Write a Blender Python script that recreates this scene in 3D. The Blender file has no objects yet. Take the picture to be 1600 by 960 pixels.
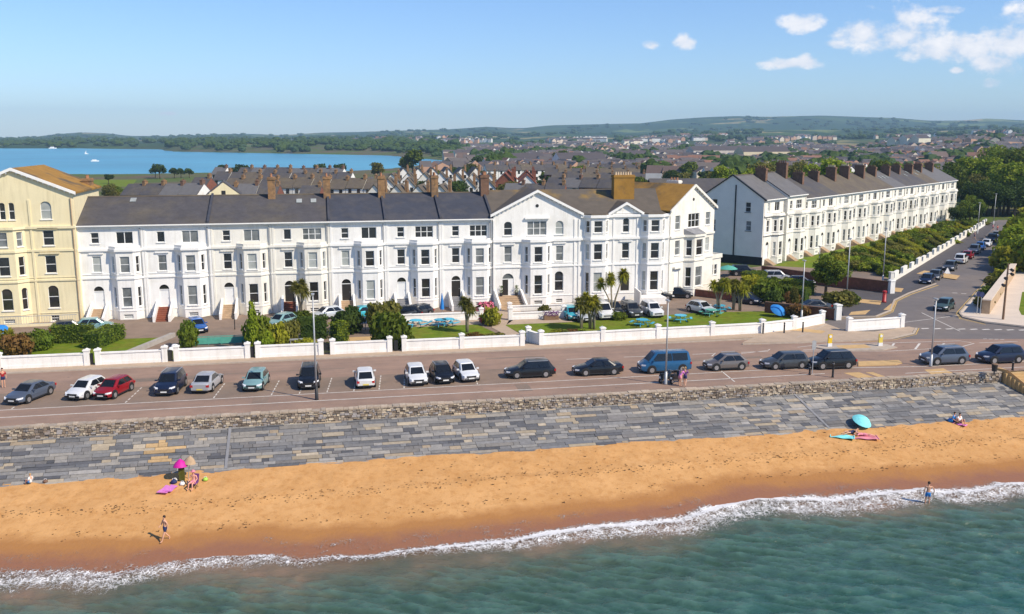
import bpy, bmesh, math, random
import numpy as np
from mathutils import Vector, Matrix
R = math.radians
random.seed(7); rng = np.random.default_rng(7)
C = bpy.context.scene.collection
SC = bpy.context.scene

# ------------------------------------------------------------------ camera
F, HOR, H = 1450.0, 212.0, 22.0
TH = math.atan((480 - HOR) / F); A = R(11.4)
cam = bpy.data.cameras.new('camera'); cam.sensor_width = 36; cam.lens = 36 * F / 1600
cam.clip_end = 30000; cam.clip_start = 1
co = bpy.data.objects.new('camera', cam); C.objects.link(co)
co.location = (0, 0, H); co.rotation_euler = (R(90) - TH, 0, -A)
SC.camera = co
Rv = (math.cos(A), -math.sin(A), 0)
Fv = (math.sin(A) * math.cos(TH), math.cos(A) * math.cos(TH), -math.sin(TH))
Dv = (-math.sin(A) * math.sin(TH), -math.cos(A) * math.sin(TH), -math.cos(TH))
def g(x, y, z=0.0):
    """ground position (at height z) of a survey point of the photograph"""
    a = (x - 800) / F; b = (y - 480) / F
    r = [a * Rv[i] + b * Dv[i] + Fv[i] for i in range(3)]
    t = (z - H) / r[2]
    return (r[0] * t, r[1] * t)

# ------------------------------------------------------------------ light
SUN_AZ = math.atan2(0.74, -0.67)      # compass angle from +Y towards +X
SUN_EL = R(43)
w = bpy.data.worlds.new('World'); SC.world = w; w.use_nodes = True
nt = w.node_tree; nt.nodes.clear(); N = nt.nodes; L = nt.links
out = N.new('ShaderNodeOutputWorld'); bg = N.new('ShaderNodeBackground'); bg.inputs[1].default_value = 0.12
sky = N.new('ShaderNodeTexSky'); sky.sky_type = 'NISHITA'; sky.sun_disc = False
sky.sun_elevation = SUN_EL; sky.sun_rotation = SUN_AZ; sky.altitude = 0; sky.air_density = 1.0; sky.dust_density = 0.2; sky.ozone_density = 2.6
L.new(bg.outputs[0], out.inputs[0])
tc = N.new('ShaderNodeTexCoord')
def vdot(vec):
    n = N.new('ShaderNodeVectorMath'); n.operation = 'DOT_PRODUCT'; L.new(tc.outputs['Generated'], n.inputs[0]); n.inputs[1].default_value = vec
    return n.outputs['Value']
def wm(op, a, b=None, c=None, clamp=False):
    n = N.new('ShaderNodeMath'); n.operation = op; n.use_clamp = clamp
    for i, q in enumerate((a, b, c)):
        if q is None: continue
        if isinstance(q, (int, float)): n.inputs[i].default_value = q
        else: L.new(q, n.inputs[i])
    return n.outputs[0]
fw = wm('MAXIMUM', vdot((math.sin(A), math.cos(A), 0)), 0.02)
u_ = wm('DIVIDE', vdot((math.cos(A), -math.sin(A), 0)), fw)
v_ = wm('DIVIDE', vdot((0, 0, 1)), fw)
cmb = N.new('ShaderNodeCombineXYZ'); L.new(u_, cmb.inputs[0]); L.new(v_, cmb.inputs[1])
nz = N.new('ShaderNodeTexNoise'); nz.inputs['Scale'].default_value = 32; nz.inputs['Detail'].default_value = 8; nz.inputs['Roughness'].default_value = .58
mp = N.new('ShaderNodeMapping'); mp.inputs['Scale'].default_value = (1, 1.5, 1); L.new(cmb.outputs[0], mp.inputs[0]); L.new(mp.outputs[0], nz.inputs['Vector'])
# clouds of the sky: direction (right/forward, up/forward) and size of each
CL = []
def uv(x, y):
    r = [(x - 800) / F * Rv[i] + (y - 480) / F * Dv[i] + Fv[i] for i in range(3)]
    f = r[0] * math.sin(A) + r[1] * math.cos(A)
    return ((r[0] * math.cos(A) - r[1] * math.sin(A)) / f, r[2] / f)
for x, y, rx, ry in [(1018, 69, 17, 9), (1070, 67, 21, 13), (1255, 36, 42, 18), (1238, 100, 52, 10), (1262, 96, 20, 12), (1345, 50, 55, 24), (1420, 45, 62, 42), (1395, 62, 70, 28),
                     (1500, 72, 120, 24), (1580, 65, 70, 40), (1470, 82, 90, 18), (1560, 98, 50, 22), (1480, 14, 40, 8), (1548, 130, 20, 9), (1306, 70, 22, 9), (1496, 110, 14, 6),
                     (262, 178, 18, 5), (1620, 40, 60, 40)]:
    a0, b0 = uv(x, y); CL.append((a0, b0, rx / F * 1.0, ry / F * 1.0))
def cloud_field(dx=0.0, dy=0.0):
    best = None
    for a0, b0, ra, rb in CL:
        s = N.new('ShaderNodeVectorMath'); s.operation = 'SUBTRACT'; L.new(cmb.outputs[0], s.inputs[0]); s.inputs[1].default_value = (a0 - dx, b0 - dy, 0)
        m = N.new('ShaderNodeVectorMath'); m.operation = 'MULTIPLY'; L.new(s.outputs[0], m.inputs[0]); m.inputs[1].default_value = (1 / ra, 1 / rb, 0)
        d = N.new('ShaderNodeVectorMath'); d.operation = 'DOT_PRODUCT'; L.new(m.outputs[0], d.inputs[0]); L.new(m.outputs[0], d.inputs[1])
        o = wm('SUBTRACT', 1.0, d.outputs['Value'])
        best = o if best is None else wm('SMOOTH_MAX', best, o, 0.35)
    return wm('MAXIMUM', best, -1.5)
cf = cloud_field()
dens = wm('ADD', wm('MINIMUM', cf, 1.0), wm('MULTIPLY', wm('SUBTRACT', nz.outputs[0], 0.50), 4.0))
mr = N.new('ShaderNodeMapRange'); mr.interpolation_type = 'SMOOTHSTEP'; mr.inputs['From Min'].default_value = 0.0; mr.inputs['From Max'].default_value = 1.15; L.new(dens, mr.inputs[0])
shade = N.new('ShaderNodeMapRange'); shade.inputs['From Min'].default_value = 0.3; shade.inputs['From Max'].default_value = .75; L.new(nz.outputs[0], shade.inputs[0])
mixc = N.new('ShaderNodeMix'); mixc.data_type = 'RGBA'; mixc.inputs[6].default_value = (5.2, 5.8, 6.9, 1); mixc.inputs[7].default_value = (8.4, 8.2, 8.2, 1)
L.new(shade.outputs[0], mixc.inputs[0])
mixs = N.new('ShaderNodeMix'); mixs.data_type = 'RGBA'; L.new(wm('MULTIPLY', mr.outputs[0], 0.97), mixs.inputs[0]); tint = N.new('ShaderNodeVectorMath'); tint.operation = 'MULTIPLY'; tint.inputs[1].default_value = (.76, .92, 1.2); L.new(sky.outputs[0], tint.inputs[0]); L.new(tint.outputs[0], mixs.inputs[6]); L.new(mixc.outputs[2], mixs.inputs[7])
L.new(mixs.outputs[2], bg.inputs[0])
sd = bpy.data.lights.new('sun', 'SUN'); sd.energy = 5.0; sd.angle = R(0.5); sd.color = (1, .89, .72)
so = bpy.data.objects.new('sun', sd); C.objects.link(so)
sdir = Vector((math.sin(SUN_AZ) * math.cos(SUN_EL), math.cos(SUN_AZ) * math.cos(SUN_EL), math.sin(SUN_EL)))
so.rotation_euler = sdir.to_track_quat('Z', 'Y').to_euler(); so.location = (60, -60, 90)
SC.view_settings.view_transform = 'Standard'; SC.view_settings.look = 'None'; SC.view_settings.exposure = 0.16; SC.view_settings.gamma = 1
SC.render.engine = 'CYCLES'
SC.cycles.use_denoising = True; SC.cycles.max_bounces = 6; SC.cycles.diffuse_bounces = 4; SC.cycles.glossy_bounces = 2
SC.cycles.transmission_bounces = 2; SC.cycles.volume_bounces = 0; SC.cycles.transparent_max_bounces = 6
SC.cycles.caustics_reflective = False; SC.cycles.caustics_refractive = False; SC.cycles.sample_clamp_indirect = 4

# ------------------------------------------------------------------ helpers
class MB:
    def __init__(s): s.v = []; s.f = []; s.c = []; s.col = (1, 1, 1)
    def poly(s, pts, col=None):
        b = len(s.v); s.v += [tuple(p) for p in pts]; s.f.append(tuple(range(b, b + len(pts)))); s.c.append(col or s.col)
    def box(s, x0, x1, y0, y1, z0, z1, col=None):
        b = len(s.v); s.v += [(x, y, z) for z in (z0, z1) for x, y in ((x0, y0), (x1, y0), (x1, y1), (x0, y1))]
        for q in ((3, 2, 1, 0), (4, 5, 6, 7), (0, 1, 5, 4), (1, 2, 6, 5), (2, 3, 7, 6), (3, 0, 4, 7)): s.f.append(tuple(b + i for i in q)); s.c.append(col or s.col)
        return s
    def prism(s, pts, d, col=None):
        """closed polygon pts extruded by vector d"""
        n = len(pts); b = len(s.v); s.v += [tuple(p) for p in pts] + [(p[0] + d[0], p[1] + d[1], p[2] + d[2]) for p in pts]
        s.f.append(tuple(range(b + n - 1, b - 1, -1))); s.f.append(tuple(range(b + n, b + 2 * n)))
        for i in range(n): j = (i + 1) % n; s.f.append((b + i, b + j, b + n + j, b + n + i))
        s.c += [col or s.col] * (n + 2); return s
    def ring(s, secs, n=8, cap=True, col=None):
        """loft of circles: secs = [(centre, radius, axis?)] """
        b = len(s.v); k = len(secs)
        for i, (p, r) in enumerate(secs):
            p = Vector(p); q0 = Vector(secs[max(i - 1, 0)][0]); q1 = Vector(secs[min(i + 1, k - 1)][0]); ax = (q1 - q0)
            ax = ax.normalized() if ax.length > 1e-6 else Vector((0, 0, 1))
            e1 = ax.orthogonal().normalized() if abs(ax.z) < .999 else Vector((1, 0, 0)); e2 = ax.cross(e1)
            if abs(ax.z) >= .3:
                e1 = (Vector((1, 0, 0)) - ax * ax.x).normalized(); e2 = ax.cross(e1)
            for j in range(n): a = 2 * math.pi * j / n; s.v.append(tuple(p + (e1 * math.cos(a) + e2 * math.sin(a)) * r))
        for i in range(k - 1):
            for j in range(n): j2 = (j + 1) % n; s.f.append((b + i * n + j, b + i * n + j2, b + (i + 1) * n + j2, b + (i + 1) * n + j)); s.c.append(col or s.col)
        if cap:
            s.f.append(tuple(b + j for j in range(n - 1, -1, -1))); s.f.append(tuple(b + (k - 1) * n + j for j in range(n))); s.c += [col or s.col] * 2
        return s
    def tube(s, p0, p1, r0, r1=None, n=8, col=None): return s.ring([(p0, r0), (p1, r1 if r1 is not None else r0)], n, True, col)
    def cylx(s, c, r, hw, axis=1, n=16, r2=None):
        p0 = list(c); p1 = list(c); p0[axis] -= hw; p1[axis] += hw
        return s.ring([(p0, r), (p1, r2 or r)], n)
    def mesh(s, name, mats, smooth=False, usecol=False):
        me = bpy.data.meshes.new(name); me.from_pydata(s.v, [], s.f)
        for m in (mats if isinstance(mats, (list, tuple)) else [mats]): me.materials.append(m)
        if smooth: me.polygons.foreach_set('use_smooth', [True] * len(me.polygons))
        if usecol:
            a = me.color_attributes.new('Col', 'FLOAT_COLOR', 'CORNER'); arr = []
            for f, c in zip(s.f, s.c): arr += [c[0], c[1], c[2], 1.0] * len(f)
            a.data.foreach_set('color', arr)
        return me
    def obj(s, name, mats, parent=None, smooth=False, usecol=False):
        return link(name, s.mesh(name, mats, smooth, usecol), parent)
def link(name, me, parent=None, loc=None, rz=0, sc=None):
    o = bpy.data.objects.new(name, me); C.objects.link(o)
    if parent: o.parent = parent
    if loc is not None: o.location = loc
    if rz: o.rotation_euler = (0, 0, rz)
    if sc is not None: o.scale = sc if isinstance(sc, (tuple, list)) else (sc, sc, sc)
    return o
def tag(o, label, cat, group=None, kind=None):
    o['label'] = label; o['category'] = cat
    if group: o['group'] = group
    if kind: o['kind'] = kind
    return o
def thing(name, label, cat, loc=(0, 0, 0), rz=0, group=None, sc=None):
    return tag(link(name, None, None, loc, rz, sc), label, cat, group)
def struct(o, kind='structure'): o['kind'] = kind; return o
def place(parts, name, label, cat, loc, rz=0, group=None, sc=None):
    """a thing from shared part meshes: parts = [(name, mesh, index of parent part or None)]"""
    if len(parts) == 1:
        return tag(link(name, parts[0][1], None, loc, rz, sc), label, cat, group)
    t = thing(name, label, cat, loc, rz, group, sc); made = []
    for nm, me, pi in parts: made.append(link(nm, me, t if pi is None else made[pi]))
    return t

# ------------------------------------------------------------------ materials
def mat(name, col, rough=.7, var=.12, scale=1.5, bump=0.0, bscale=None, metal=0.0, spec=.4, col2=None, c2scale=.5, c2pos=(.45, .6), objrand=0.0, coat=0.0, usecol=False, detail=5, trans=0.0, streak=0.0):
    m = bpy.data.materials.new(name); m.use_nodes = True; n = m.node_tree.nodes; l = m.node_tree.links
    p = n['Principled BSDF']; p.inputs['Roughness'].default_value = rough; p.inputs['Metallic'].default_value = metal
    p.inputs['Specular IOR Level'].default_value = spec; p.inputs['Coat Weight'].default_value = coat; p.inputs['Coat Roughness'].default_value = .06
    geo = n.new('ShaderNodeTexCoord'); ge = n.new('ShaderNodeNewGeometry')
    pos = ge.outputs['Position']
    def noise(sc, det=detail, rg=.6):
        q = n.new('ShaderNodeTexNoise'); q.inputs['Scale'].default_value = sc; q.inputs['Detail'].default_value = det; q.inputs['Roughness'].default_value = rg; l.new(pos, q.inputs['Vector']); return q.outputs[0]
    def mx(fac, a, b, bt='MIX'):
        q = n.new('ShaderNodeMix'); q.data_type = 'RGBA'; q.blend_type = bt
        for i, s_ in ((0, fac), (6, a), (7, b)):
            if isinstance(s_, (int, float)): q.inputs[i].default_value = s_
            elif isinstance(s_, tuple): q.inputs[i].default_value = s_ if len(s_) == 4 else (*s_, 1)
            else: l.new(s_, q.inputs[i])
        return q.outputs[2]
    def ramp(val, lo, hi, a=0.0, b=1.0):
        q = n.new('ShaderNodeMapRange'); q.inputs['From Min'].default_value = lo; q.inputs['From Max'].default_value = hi; q.inputs['To Min'].default_value = a; q.inputs['To Max'].default_value = b
        if isinstance(val, (int, float)): q.inputs[0].default_value = val
        else: l.new(val, q.inputs[0])
        return q.outputs[0]
    m_ = dict(n=n, l=l, p=p, noise=noise, mx=mx, ramp=ramp, pos=pos, geo=geo, m=m)
    base = (*col, 1)
    if usecol:
        at = n.new('ShaderNodeVertexColor'); at.layer_name = 'Col'; base = at.outputs[0]
    if col2 is not None: base = mx(ramp(noise(c2scale), *c2pos), base, (*col2, 1))
    if var > 0:
        f = ramp(noise(scale), .3, .7, 1 - var, 1 + var)
        if objrand:
            oi = n.new('ShaderNodeObjectInfo'); q = n.new('ShaderNodeMath'); q.operation = 'MULTIPLY'; l.new(f, q.inputs[0]); l.new(ramp(oi.outputs['Random'], 0, 1, 1 - objrand, 1 + objrand), q.inputs[1]); f = q.outputs[0]
        cb = n.new('ShaderNodeVectorMath'); cb.operation = 'SCALE'
        if isinstance(base, tuple): cb.inputs[0].default_value = base[:3]
        else: l.new(base, cb.inputs[0])
        l.new(f, cb.inputs['Scale']); base = cb.outputs[0]
    if streak:
        sv = n.new('ShaderNodeVectorMath'); sv.operation = 'MULTIPLY'; sv.inputs[1].default_value = (2.6, 2.6, .22); l.new(pos, sv.inputs[0]); sq = n.new('ShaderNodeTexNoise'); sq.inputs['Scale'].default_value = 1; sq.inputs['Detail'].default_value = 6; sq.inputs['Roughness'].default_value = .65; l.new(sv.outputs[0], sq.inputs['Vector'])
        base = mx(ramp(sq.outputs[0], .50, .78, 0, streak), base, tuple(c * q for c, q in zip(col, (.62, .60, .54))))
    if isinstance(base, tuple): p.inputs['Base Color'].default_value = base
    else: l.new(base, p.inputs['Base Color'])
    if bump > 0:
        b = n.new('ShaderNodeBump'); b.inputs['Strength'].default_value = bump; b.inputs['Distance'].default_value = .05
        l.new(noise(bscale or scale * 4), b.inputs['Height']); l.new(b.outputs[0], p.inputs['Normal'])
    m['_'] = 0
    MI[name] = m_
    if trans:
        tr = n.new('ShaderNodeBsdfTranslucent'); ms = n.new('ShaderNodeMixShader'); ms.inputs[0].default_value = trans
        if isinstance(base, tuple): tr.inputs[0].default_value = base
        else: l.new(base, tr.inputs[0])
        l.new(p.outputs[0], ms.inputs[1]); l.new(tr.outputs[0], ms.inputs[2]); l.new(ms.outputs[0], n['Material Output'].inputs[0])
    return m
MI = {}
M = {}
def mk(k, *a, **kw): M[k] = mat(k, *a, **kw); return M[k]
mk('white_render', (.84, .82, .78), .75, .045, .8, .08, 3, col2=(.72, .70, .65), c2scale=.35, c2pos=(.52, .75), streak=.5)
mk('warm_render', (.80, .77, .69), .75, .04, .8, .08, 3, col2=(.68, .64, .55), c2scale=.35, c2pos=(.5, .75), streak=.5)
mk('cream_render', (.80, .70, .45), .75, .04, .8, .08, 3, col2=(.73, .62, .38), c2scale=.4, c2pos=(.5, .75), streak=.5)
mk('grey_render', (.85, .80, .71), .8, .05, .6, .08, 3)
mk('trim_white', (.85, .83, .79), .6, .05)
mk('black_paint', (.015, .016, .02), .5, .1)
mk('frame_white', (.78, .78, .76), .5, .02)
mk('glass_dark', (.028, .026, .024), .08, .5, .35, spec=.7)
mk('glass_blind', (.36, .38, .36), .25, .25, .5, spec=.6)
mk('glass_half', (.16, .17, .17), .15, .5, .6, spec=.6)
mk('door_white', (.78, .78, .76), .45, .02)
mk('door_dark', (.03, .025, .02), .4, .1)
mk('slate', (.075, .070, .074), .75, .16, .9, .25, 6, col2=(.105, .090, .070), c2scale=.25, c2pos=(.45, .7), streak=.6)
mk('slate_brown', (.105, .085, .065), .8, .16, .9, .25, 6, col2=(.13, .105, .07), c2scale=.3, c2pos=(.4, .65))
mk('slate_new', (.050, .054, .070), .65, .12, .9, .2, 6, col2=(.07, .068, .075), c2scale=.5, streak=.5)
mk('slate_light', (.125, .12, .12), .75, .12, .9, .2, 6)
mk('lichen_roof', (.30, .16, .030), .9, .2, .8, .3, 5, col2=(.12, .085, .045), c2scale=.22, c2pos=(.5, .62))
mk('slate_lichen', (.105, .088, .070), .8, .16, .9, .25, 6, col2=(.24, .15, .035), c2scale=.14, c2pos=(.56, .68))
mk('brick_orange', (.29, .165, .075), .85, .25, 2.5, .3, 8, col2=(.18, .115, .065), c2scale=1.2)
mk('brick_red', (.20, .075, .045), .85, .25, 2, .3, 8)
mk('brick_brown', (.17, .095, .060), .85, .25, 2, .3, 8)
mk('pot', (.36, .17, .09), .8, .2)
mk('pot_pale', (.60, .48, .33), .8, .15)
mk('lead', (.30, .30, .31), .6, .1)
mk('pipe', (.35, .36, .37), .5, .1)
mk('stone_tan', (.42, .30, .19), .85, .18, 1.5, .2, 8)
mk('stone_grey', (.22, .22, .23), .85, .18, 1.5, .2, 8)
mk('tile_red', (.24, .075, .040), .75, .2, 1.5, .2, 8)
mk('asphalt_pink', (.31, .205, .150), .9, .10, .6, .2, 14, col2=(.26, .175, .13), c2scale=.12, c2pos=(.42, .62))
I = MI['asphalt_pink']; n, l, p = I['n'], I['l'], I['p']; src = p.inputs['Base Color'].links[0].from_socket; sv = n.new('ShaderNodeVectorMath'); sv.operation = 'MULTIPLY'; sv.inputs[1].default_value = (.035, .9, 1); l.new(I['pos'], sv.inputs[0]); sq = n.new('ShaderNodeTexNoise'); sq.inputs['Scale'].default_value = 1; sq.inputs['Detail'].default_value = 7; sq.inputs['Roughness'].default_value = .7; l.new(sv.outputs[0], sq.inputs['Vector'])
w1_ = I['mx'](I['ramp'](sq.outputs[0], .45, .68, 0, .55), src, (.19, .135, .110, 1)); w2_ = I['mx'](I['ramp'](I['noise'](.9, 3), .66, .74, 0, .6), w1_, (.13, .10, .085, 1)); l.new(w2_, p.inputs['Base Color'])
mk('asphalt', (.150, .132, .125), .9, .10, .6, .2, 14, col2=(.185, .155, .135), c2scale=.10, c2pos=(.45, .62))
mk('asphalt_dark', (.085, .077, .078), .9, .12, .5, .2, 14)
mk('lane', (.235, .168, .125), .92, .14, .5, .25, 9, col2=(.18, .14, .11), c2scale=.13, c2pos=(.45, .62))
mk('paving', (.42, .32, .23), .9, .1, .8, .1, 9)
mk('paving_pale', (.62, .52, .42), .85, .06, .5, .05, 9)
mk('kerb', (.42, .35, .28), .85, .15, 2)
mk('tactile', (.52, .34, .15), .85, .12, 1.5, .1, 12)
mk('paint_white', (.62, .58, .52), .7, .22, 2.2)
mk('paint_yellow', (.58, .38, .10), .7, .2, 2.2)
mk('grass', (.125, .185, .014), .95, .22, 1.2, .6, 22, col2=(.165, .180, .022), c2scale=.35, c2pos=(.45, .65), spec=.1)
mk('soil', (.16, .12, .07), .95, .2, 1)
mk('wood', (.20, .12, .07), .8, .2, 3)
mk('bark', (.12, .085, .055), .9, .25, 3, .4, 9)
mk('bark_pale', (.30, .25, .17), .9, .25, 3, .4, 9)
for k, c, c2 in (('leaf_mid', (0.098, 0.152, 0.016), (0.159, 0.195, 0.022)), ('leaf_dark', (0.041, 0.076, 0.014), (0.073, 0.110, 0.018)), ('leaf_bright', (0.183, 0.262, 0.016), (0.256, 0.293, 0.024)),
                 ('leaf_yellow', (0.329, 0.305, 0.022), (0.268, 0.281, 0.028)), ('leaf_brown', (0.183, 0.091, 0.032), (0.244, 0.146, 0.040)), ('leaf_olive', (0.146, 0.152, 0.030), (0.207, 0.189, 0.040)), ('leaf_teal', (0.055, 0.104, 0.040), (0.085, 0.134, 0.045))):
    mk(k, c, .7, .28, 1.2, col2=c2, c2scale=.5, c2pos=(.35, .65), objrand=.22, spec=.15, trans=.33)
mk('flower_pink', (.62, .14, .22), .7, .3, 4)
mk('flower_red', (.55, .05, .05), .7, .3, 4)
mk('metal_grey', (.42, .43, .44), .45, .08, metal=.3)
mk('metal_black', (.02, .02, .022), .5, .1)
mk('rubber', (.012, .012, .012), .85, .2)
mk('rim', (.45, .45, .46), .3, .1, 8, metal=.7)
mk('car_trim', (.018, .018, .02), .6, .1)
mk('car_glass', (.010, .012, .015), .10, .2, spec=.45)
mk('head_light', (.75, .76, .78), .1, .1, 8, spec=.8)
mk('tail_light', (.40, .015, .015), .15, .1, 8, spec=.7)
mk('plate_white', (.75, .75, .72), .4, .05)
mk('plate_yellow', (.70, .55, .10), .4, .05)
def paint(k, c, metal=.25): return mk('paint_' + k, c, .30, .04, 3, metal=metal, coat=.35, spec=.4)
for k, c in dict(car_white=(.78, .78, .77), black=(.010, .011, .014), navy=(.012, .020, .050), red=(.30, .010, .016), silver=(.42, .43, .45), teal=(.22, .38, .38), greyblue=(.09, .11, .15),
                 vanblue=(.018, .10, .22), brown=(.16, .14, .13), blue=(.03, .12, .38), cyan=(.05, .42, .50), graphite=(.06, .065, .07), palegrey=(.55, .58, .60), darkgreen=(.06, .10, .10)).items(): paint(k, c)
mk('teal_paint', (.04, .34, .50), .5, .12, 3)
mk('aqua_paint', (.07, .44, .60), .5, .12, 3)
mk('green_paint', (.10, .38, .30), .5, .12, 3)
mk('blue_cloth', (.02, .20, .55), .8, .12, 3)
mk('navy_cloth', (.02, .03, .10), .8, .12, 3)
mk('skin', (.62, .34, .22), .55, .06, 6)
mk('skin_red', (.66, .32, .24), .55, .06, 6)
mk('hair', (.025, .014, .010), .7, .2, 9)
mk('hair_fair', (.40, .26, .12), .7, .2, 9)
mk('magenta', (.55, .01, .28), .6, .1, 4)
mk('magenta_light', (.70, .22, .58), .7, .1, 4)
mk('aqua_cloth', (.22, .72, .74), .7, .12, 6)
mk('pink_cloth', (.72, .26, .32), .7, .1, 6)
mk('white_cloth', (.75, .75, .75), .7, .05, 6)
mk('lime', (.35, .60, .08), .6, .1, 6)
mk('yellow_plastic', (.75, .50, .03), .4, .05, 6)
mk('red_paint', (.35, .02, .02), .4, .08, 4)
mk('purple_cloth', (.16, .05, .20), .8, .1, 4)
mk('concrete', (.36, .33, .30), .85, .12, 1.5)
# ------------------------------------------------------------------ terrain
SKY = np.array([(-400, 219), (0, 218), (50, 216), (90, 211), (130, 208.5), (170, 210), (200, 214), (260, 214), (300, 213), (350, 211), (400, 211), (440, 213), (500, 209), (560, 208), (620, 206), (700, 204), (760, 200),
                (800, 202), (820, 202), (860, 198), (950, 196), (1000, 195), (1050, 189), (1100, 186), (1150, 184), (1200, 185), (1280, 183), (1340, 185), (1400, 187), (1450, 191), (1500, 191), (1540, 188), (1600, 191), (2200, 190)], float)
SHF = np.array([(-400, 231), (0, 232), (130, 232), (250, 234), (265, 237), (330, 238), (440, 240), (560, 242), (600, 243), (640, 246), (700, 252), (712, 256)], float)
SHN = np.array([(-400, 277), (0, 277), (200, 276), (340, 274), (480, 273), (560, 271), (600, 268), (640, 263), (690, 258), (712, 256)], float)
def bear(X, Y):
    D = X * math.sin(A) + Y * math.cos(A); D = np.maximum(D, 1.0)
    return 800 + F * (X * math.cos(A) - Y * math.sin(A)) / (D * math.cos(TH)), D
def vnoise(x, y, seed=0):
    def h(i, j): return np.modf(np.abs(np.sin(i * 127.1 + j * 311.7 + seed * 17.3) * 43758.5453))[0]
    xi = np.floor(x); yi = np.floor(y); fx = x - xi; fy = y - yi; fx = fx * fx * (3 - 2 * fx); fy = fy * fy * (3 - 2 * fy)
    return (h(xi, yi) * (1 - fx) + h(xi + 1, yi) * fx) * (1 - fy) + (h(xi, yi + 1) * (1 - fx) + h(xi + 1, yi + 1) * fx) * fy
def fbm(x, y, o=4, seed=0):
    s = 0; a = .5
    for k in range(o): s = s + a * vnoise(x * 2 ** k, y * 2 ** k, seed + k); a *= .5
    return s
def sst(a, b, x): t = np.clip((x - a) / (b - a), 0, 1); return t * t * (3 - 2 * t)
FK = 1475.0
def terr(X, Y):
    X = np.asarray(X, float); Y = np.asarray(Y, float)
    px, D = bear(X, Y)
    wob = (fbm(X / 130, Y / 130, 3, 5) - .5)
    Df = 24 * FK / (np.interp(px, SHF[:, 0], SHF[:, 1]) - HOR) * (1 + .05 * wob); Dn = 24 * FK / (np.interp(px, SHN[:, 0], SHN[:, 1]) - HOR) * (1 + .05 * wob)
    D0 = np.where(px < 712, Df, 1500)
    s = np.clip((D - D0) / (5400 - D0), 0, 1)
    zs = 22 + (HOR - np.interp(px, SKY[:, 0], SKY[:, 1])) * 5400 / FK
    prof = .10 * sst(0, .12, s) + .22 * sst(.15, .45, s) + .68 * sst(.5, 1, s)
    prof = prof + (fbm(X / 420, Y / 420, 4, 2) - .5) * .24 * np.sin(np.pi * s)
    z = (zs + 5) * prof
    # the wooded headland across the water
    hd = np.exp(-((px - 420) / 260.) ** 2) * sst(0, .06, s) * (1 - sst(.25, .5, s)) * 6
    hd2 = np.exp(-((px - 60) / 120.) ** 2) * sst(0, .05, s) * (1 - sst(.2, .5, s)) * 3
    z = z + hd + hd2 + 16 * sst(1330, 1580, px) * sst(500, 1300, D) * (1 - s)
    z = np.where(D > 5400, zs * np.exp(-(D - 5400) / 1500.), z)
    # estuary
    inw = (px < 712) & (D > Dn) & (D < Df)
    edge = np.minimum(D - Dn, Df - D)
    z = np.where(inw, -np.clip(edge * .08, 0, 4.5) - .3, z)
    return z - .02
rows = np.concatenate([[74.2], np.geomspace(93, 500, 18), np.geomspace(510, 900, 60), np.geomspace(912, 2100, 90), np.geomspace(2130, 7500, 70)])
ts = np.linspace(-.95, 1.75, 330)
Xg = np.outer(rows, ts); Yg = np.repeat(rows[:, None], len(ts), 1)
Zg = terr(Xg, Yg); Zg[Yg < 420] = -.02
nr, nc = Xg.shape
me = bpy.data.meshes.new('ground')
idx = np.arange(nr * nc).reshape(nr, nc)
fc = np.stack([idx[:-1, :-1], idx[:-1, 1:], idx[1:, 1:], idx[1:, :-1]], -1).reshape(-1, 4)
me.from_pydata(np.stack([Xg, Yg, Zg], -1).reshape(-1, 3).tolist(), [], fc.tolist())
me.polygons.foreach_set('use_smooth', [True] * len(me.polygons))
# patchwork of fields, woods and built-up land
gm = mat('ground', (.075, .085, .035), .95, .15, .02)
I = MI['ground']; n, l, p = I['n'], I['l'], I['p']
vo = n.new('ShaderNodeTexVoronoi'); vo.inputs['Scale'].default_value = .0042; wv = n.new('ShaderNodeVectorMath'); wv.operation = 'MULTIPLY'; wv.inputs[1].default_value = (1, .62, 0)
l.new(I['pos'], wv.inputs[0]); l.new(wv.outputs[0], vo.inputs['Vector'])
cr = n.new('ShaderNodeValToRGB'); e = cr.color_ramp; e.interpolation = 'CONSTANT'
cols = [(0, (0.062, 0.101, 0.028)), (.22, (0.132, 0.178, 0.046)), (.38, (0.046, 0.078, 0.025)), (.55, (0.295, 0.248, 0.101)), (.68, (0.155, 0.186, 0.054)), (.82, (0.046, 0.074, 0.025)), (.92, (0.372, 0.295, 0.139))]
e.elements[0].color = (*cols[0][1], 1); e.elements[1].position = cols[1][0]; e.elements[1].color = (*cols[1][1], 1)
for q, c in cols[2:]: el = e.elements.new(q); el.color = (*c, 1)
sx = n.new('ShaderNodeSeparateColor'); l.new(vo.outputs['Color'], sx.inputs[0]); l.new(sx.outputs[0], cr.inputs[0])
wood = I['mx'](I['ramp'](I['noise'](.0035, 5), .44, .48), cr.outputs[0], (.030, .060, .020))
near = n.new('ShaderNodeSeparateXYZ'); l.new(I['pos'], near.inputs[0])
town = I['mx'](I['ramp'](I['noise'](.02, 4), .4, .6), (.13, .10, .07), (.09, .125, .03))
fin = I['mx'](I['ramp'](near.outputs[1], 1300, 1900), town, wood)
l.new(fin, p.inputs['Base Color']); p.inputs['Specular IOR Level'].default_value = .1
me.materials.append(gm); struct(link('ground', me))

# estuary water
ew = mat('estuary_water', (.045, .25, .36), .30, .25, .004, bump=.25, bscale=.25, spec=.35, col2=(.07, .32, .43), c2scale=.0022)
mb = MB(); mb.poly([(-1900, 380, -1.4), (900, 380, -1.4), (900, 2600, -1.4), (-1900, 2600, -1.4)])
# keep the water only where the ground dips: the sheet lies below the land everywhere else
struct(mb.obj('estuary_water', ew))

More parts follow.
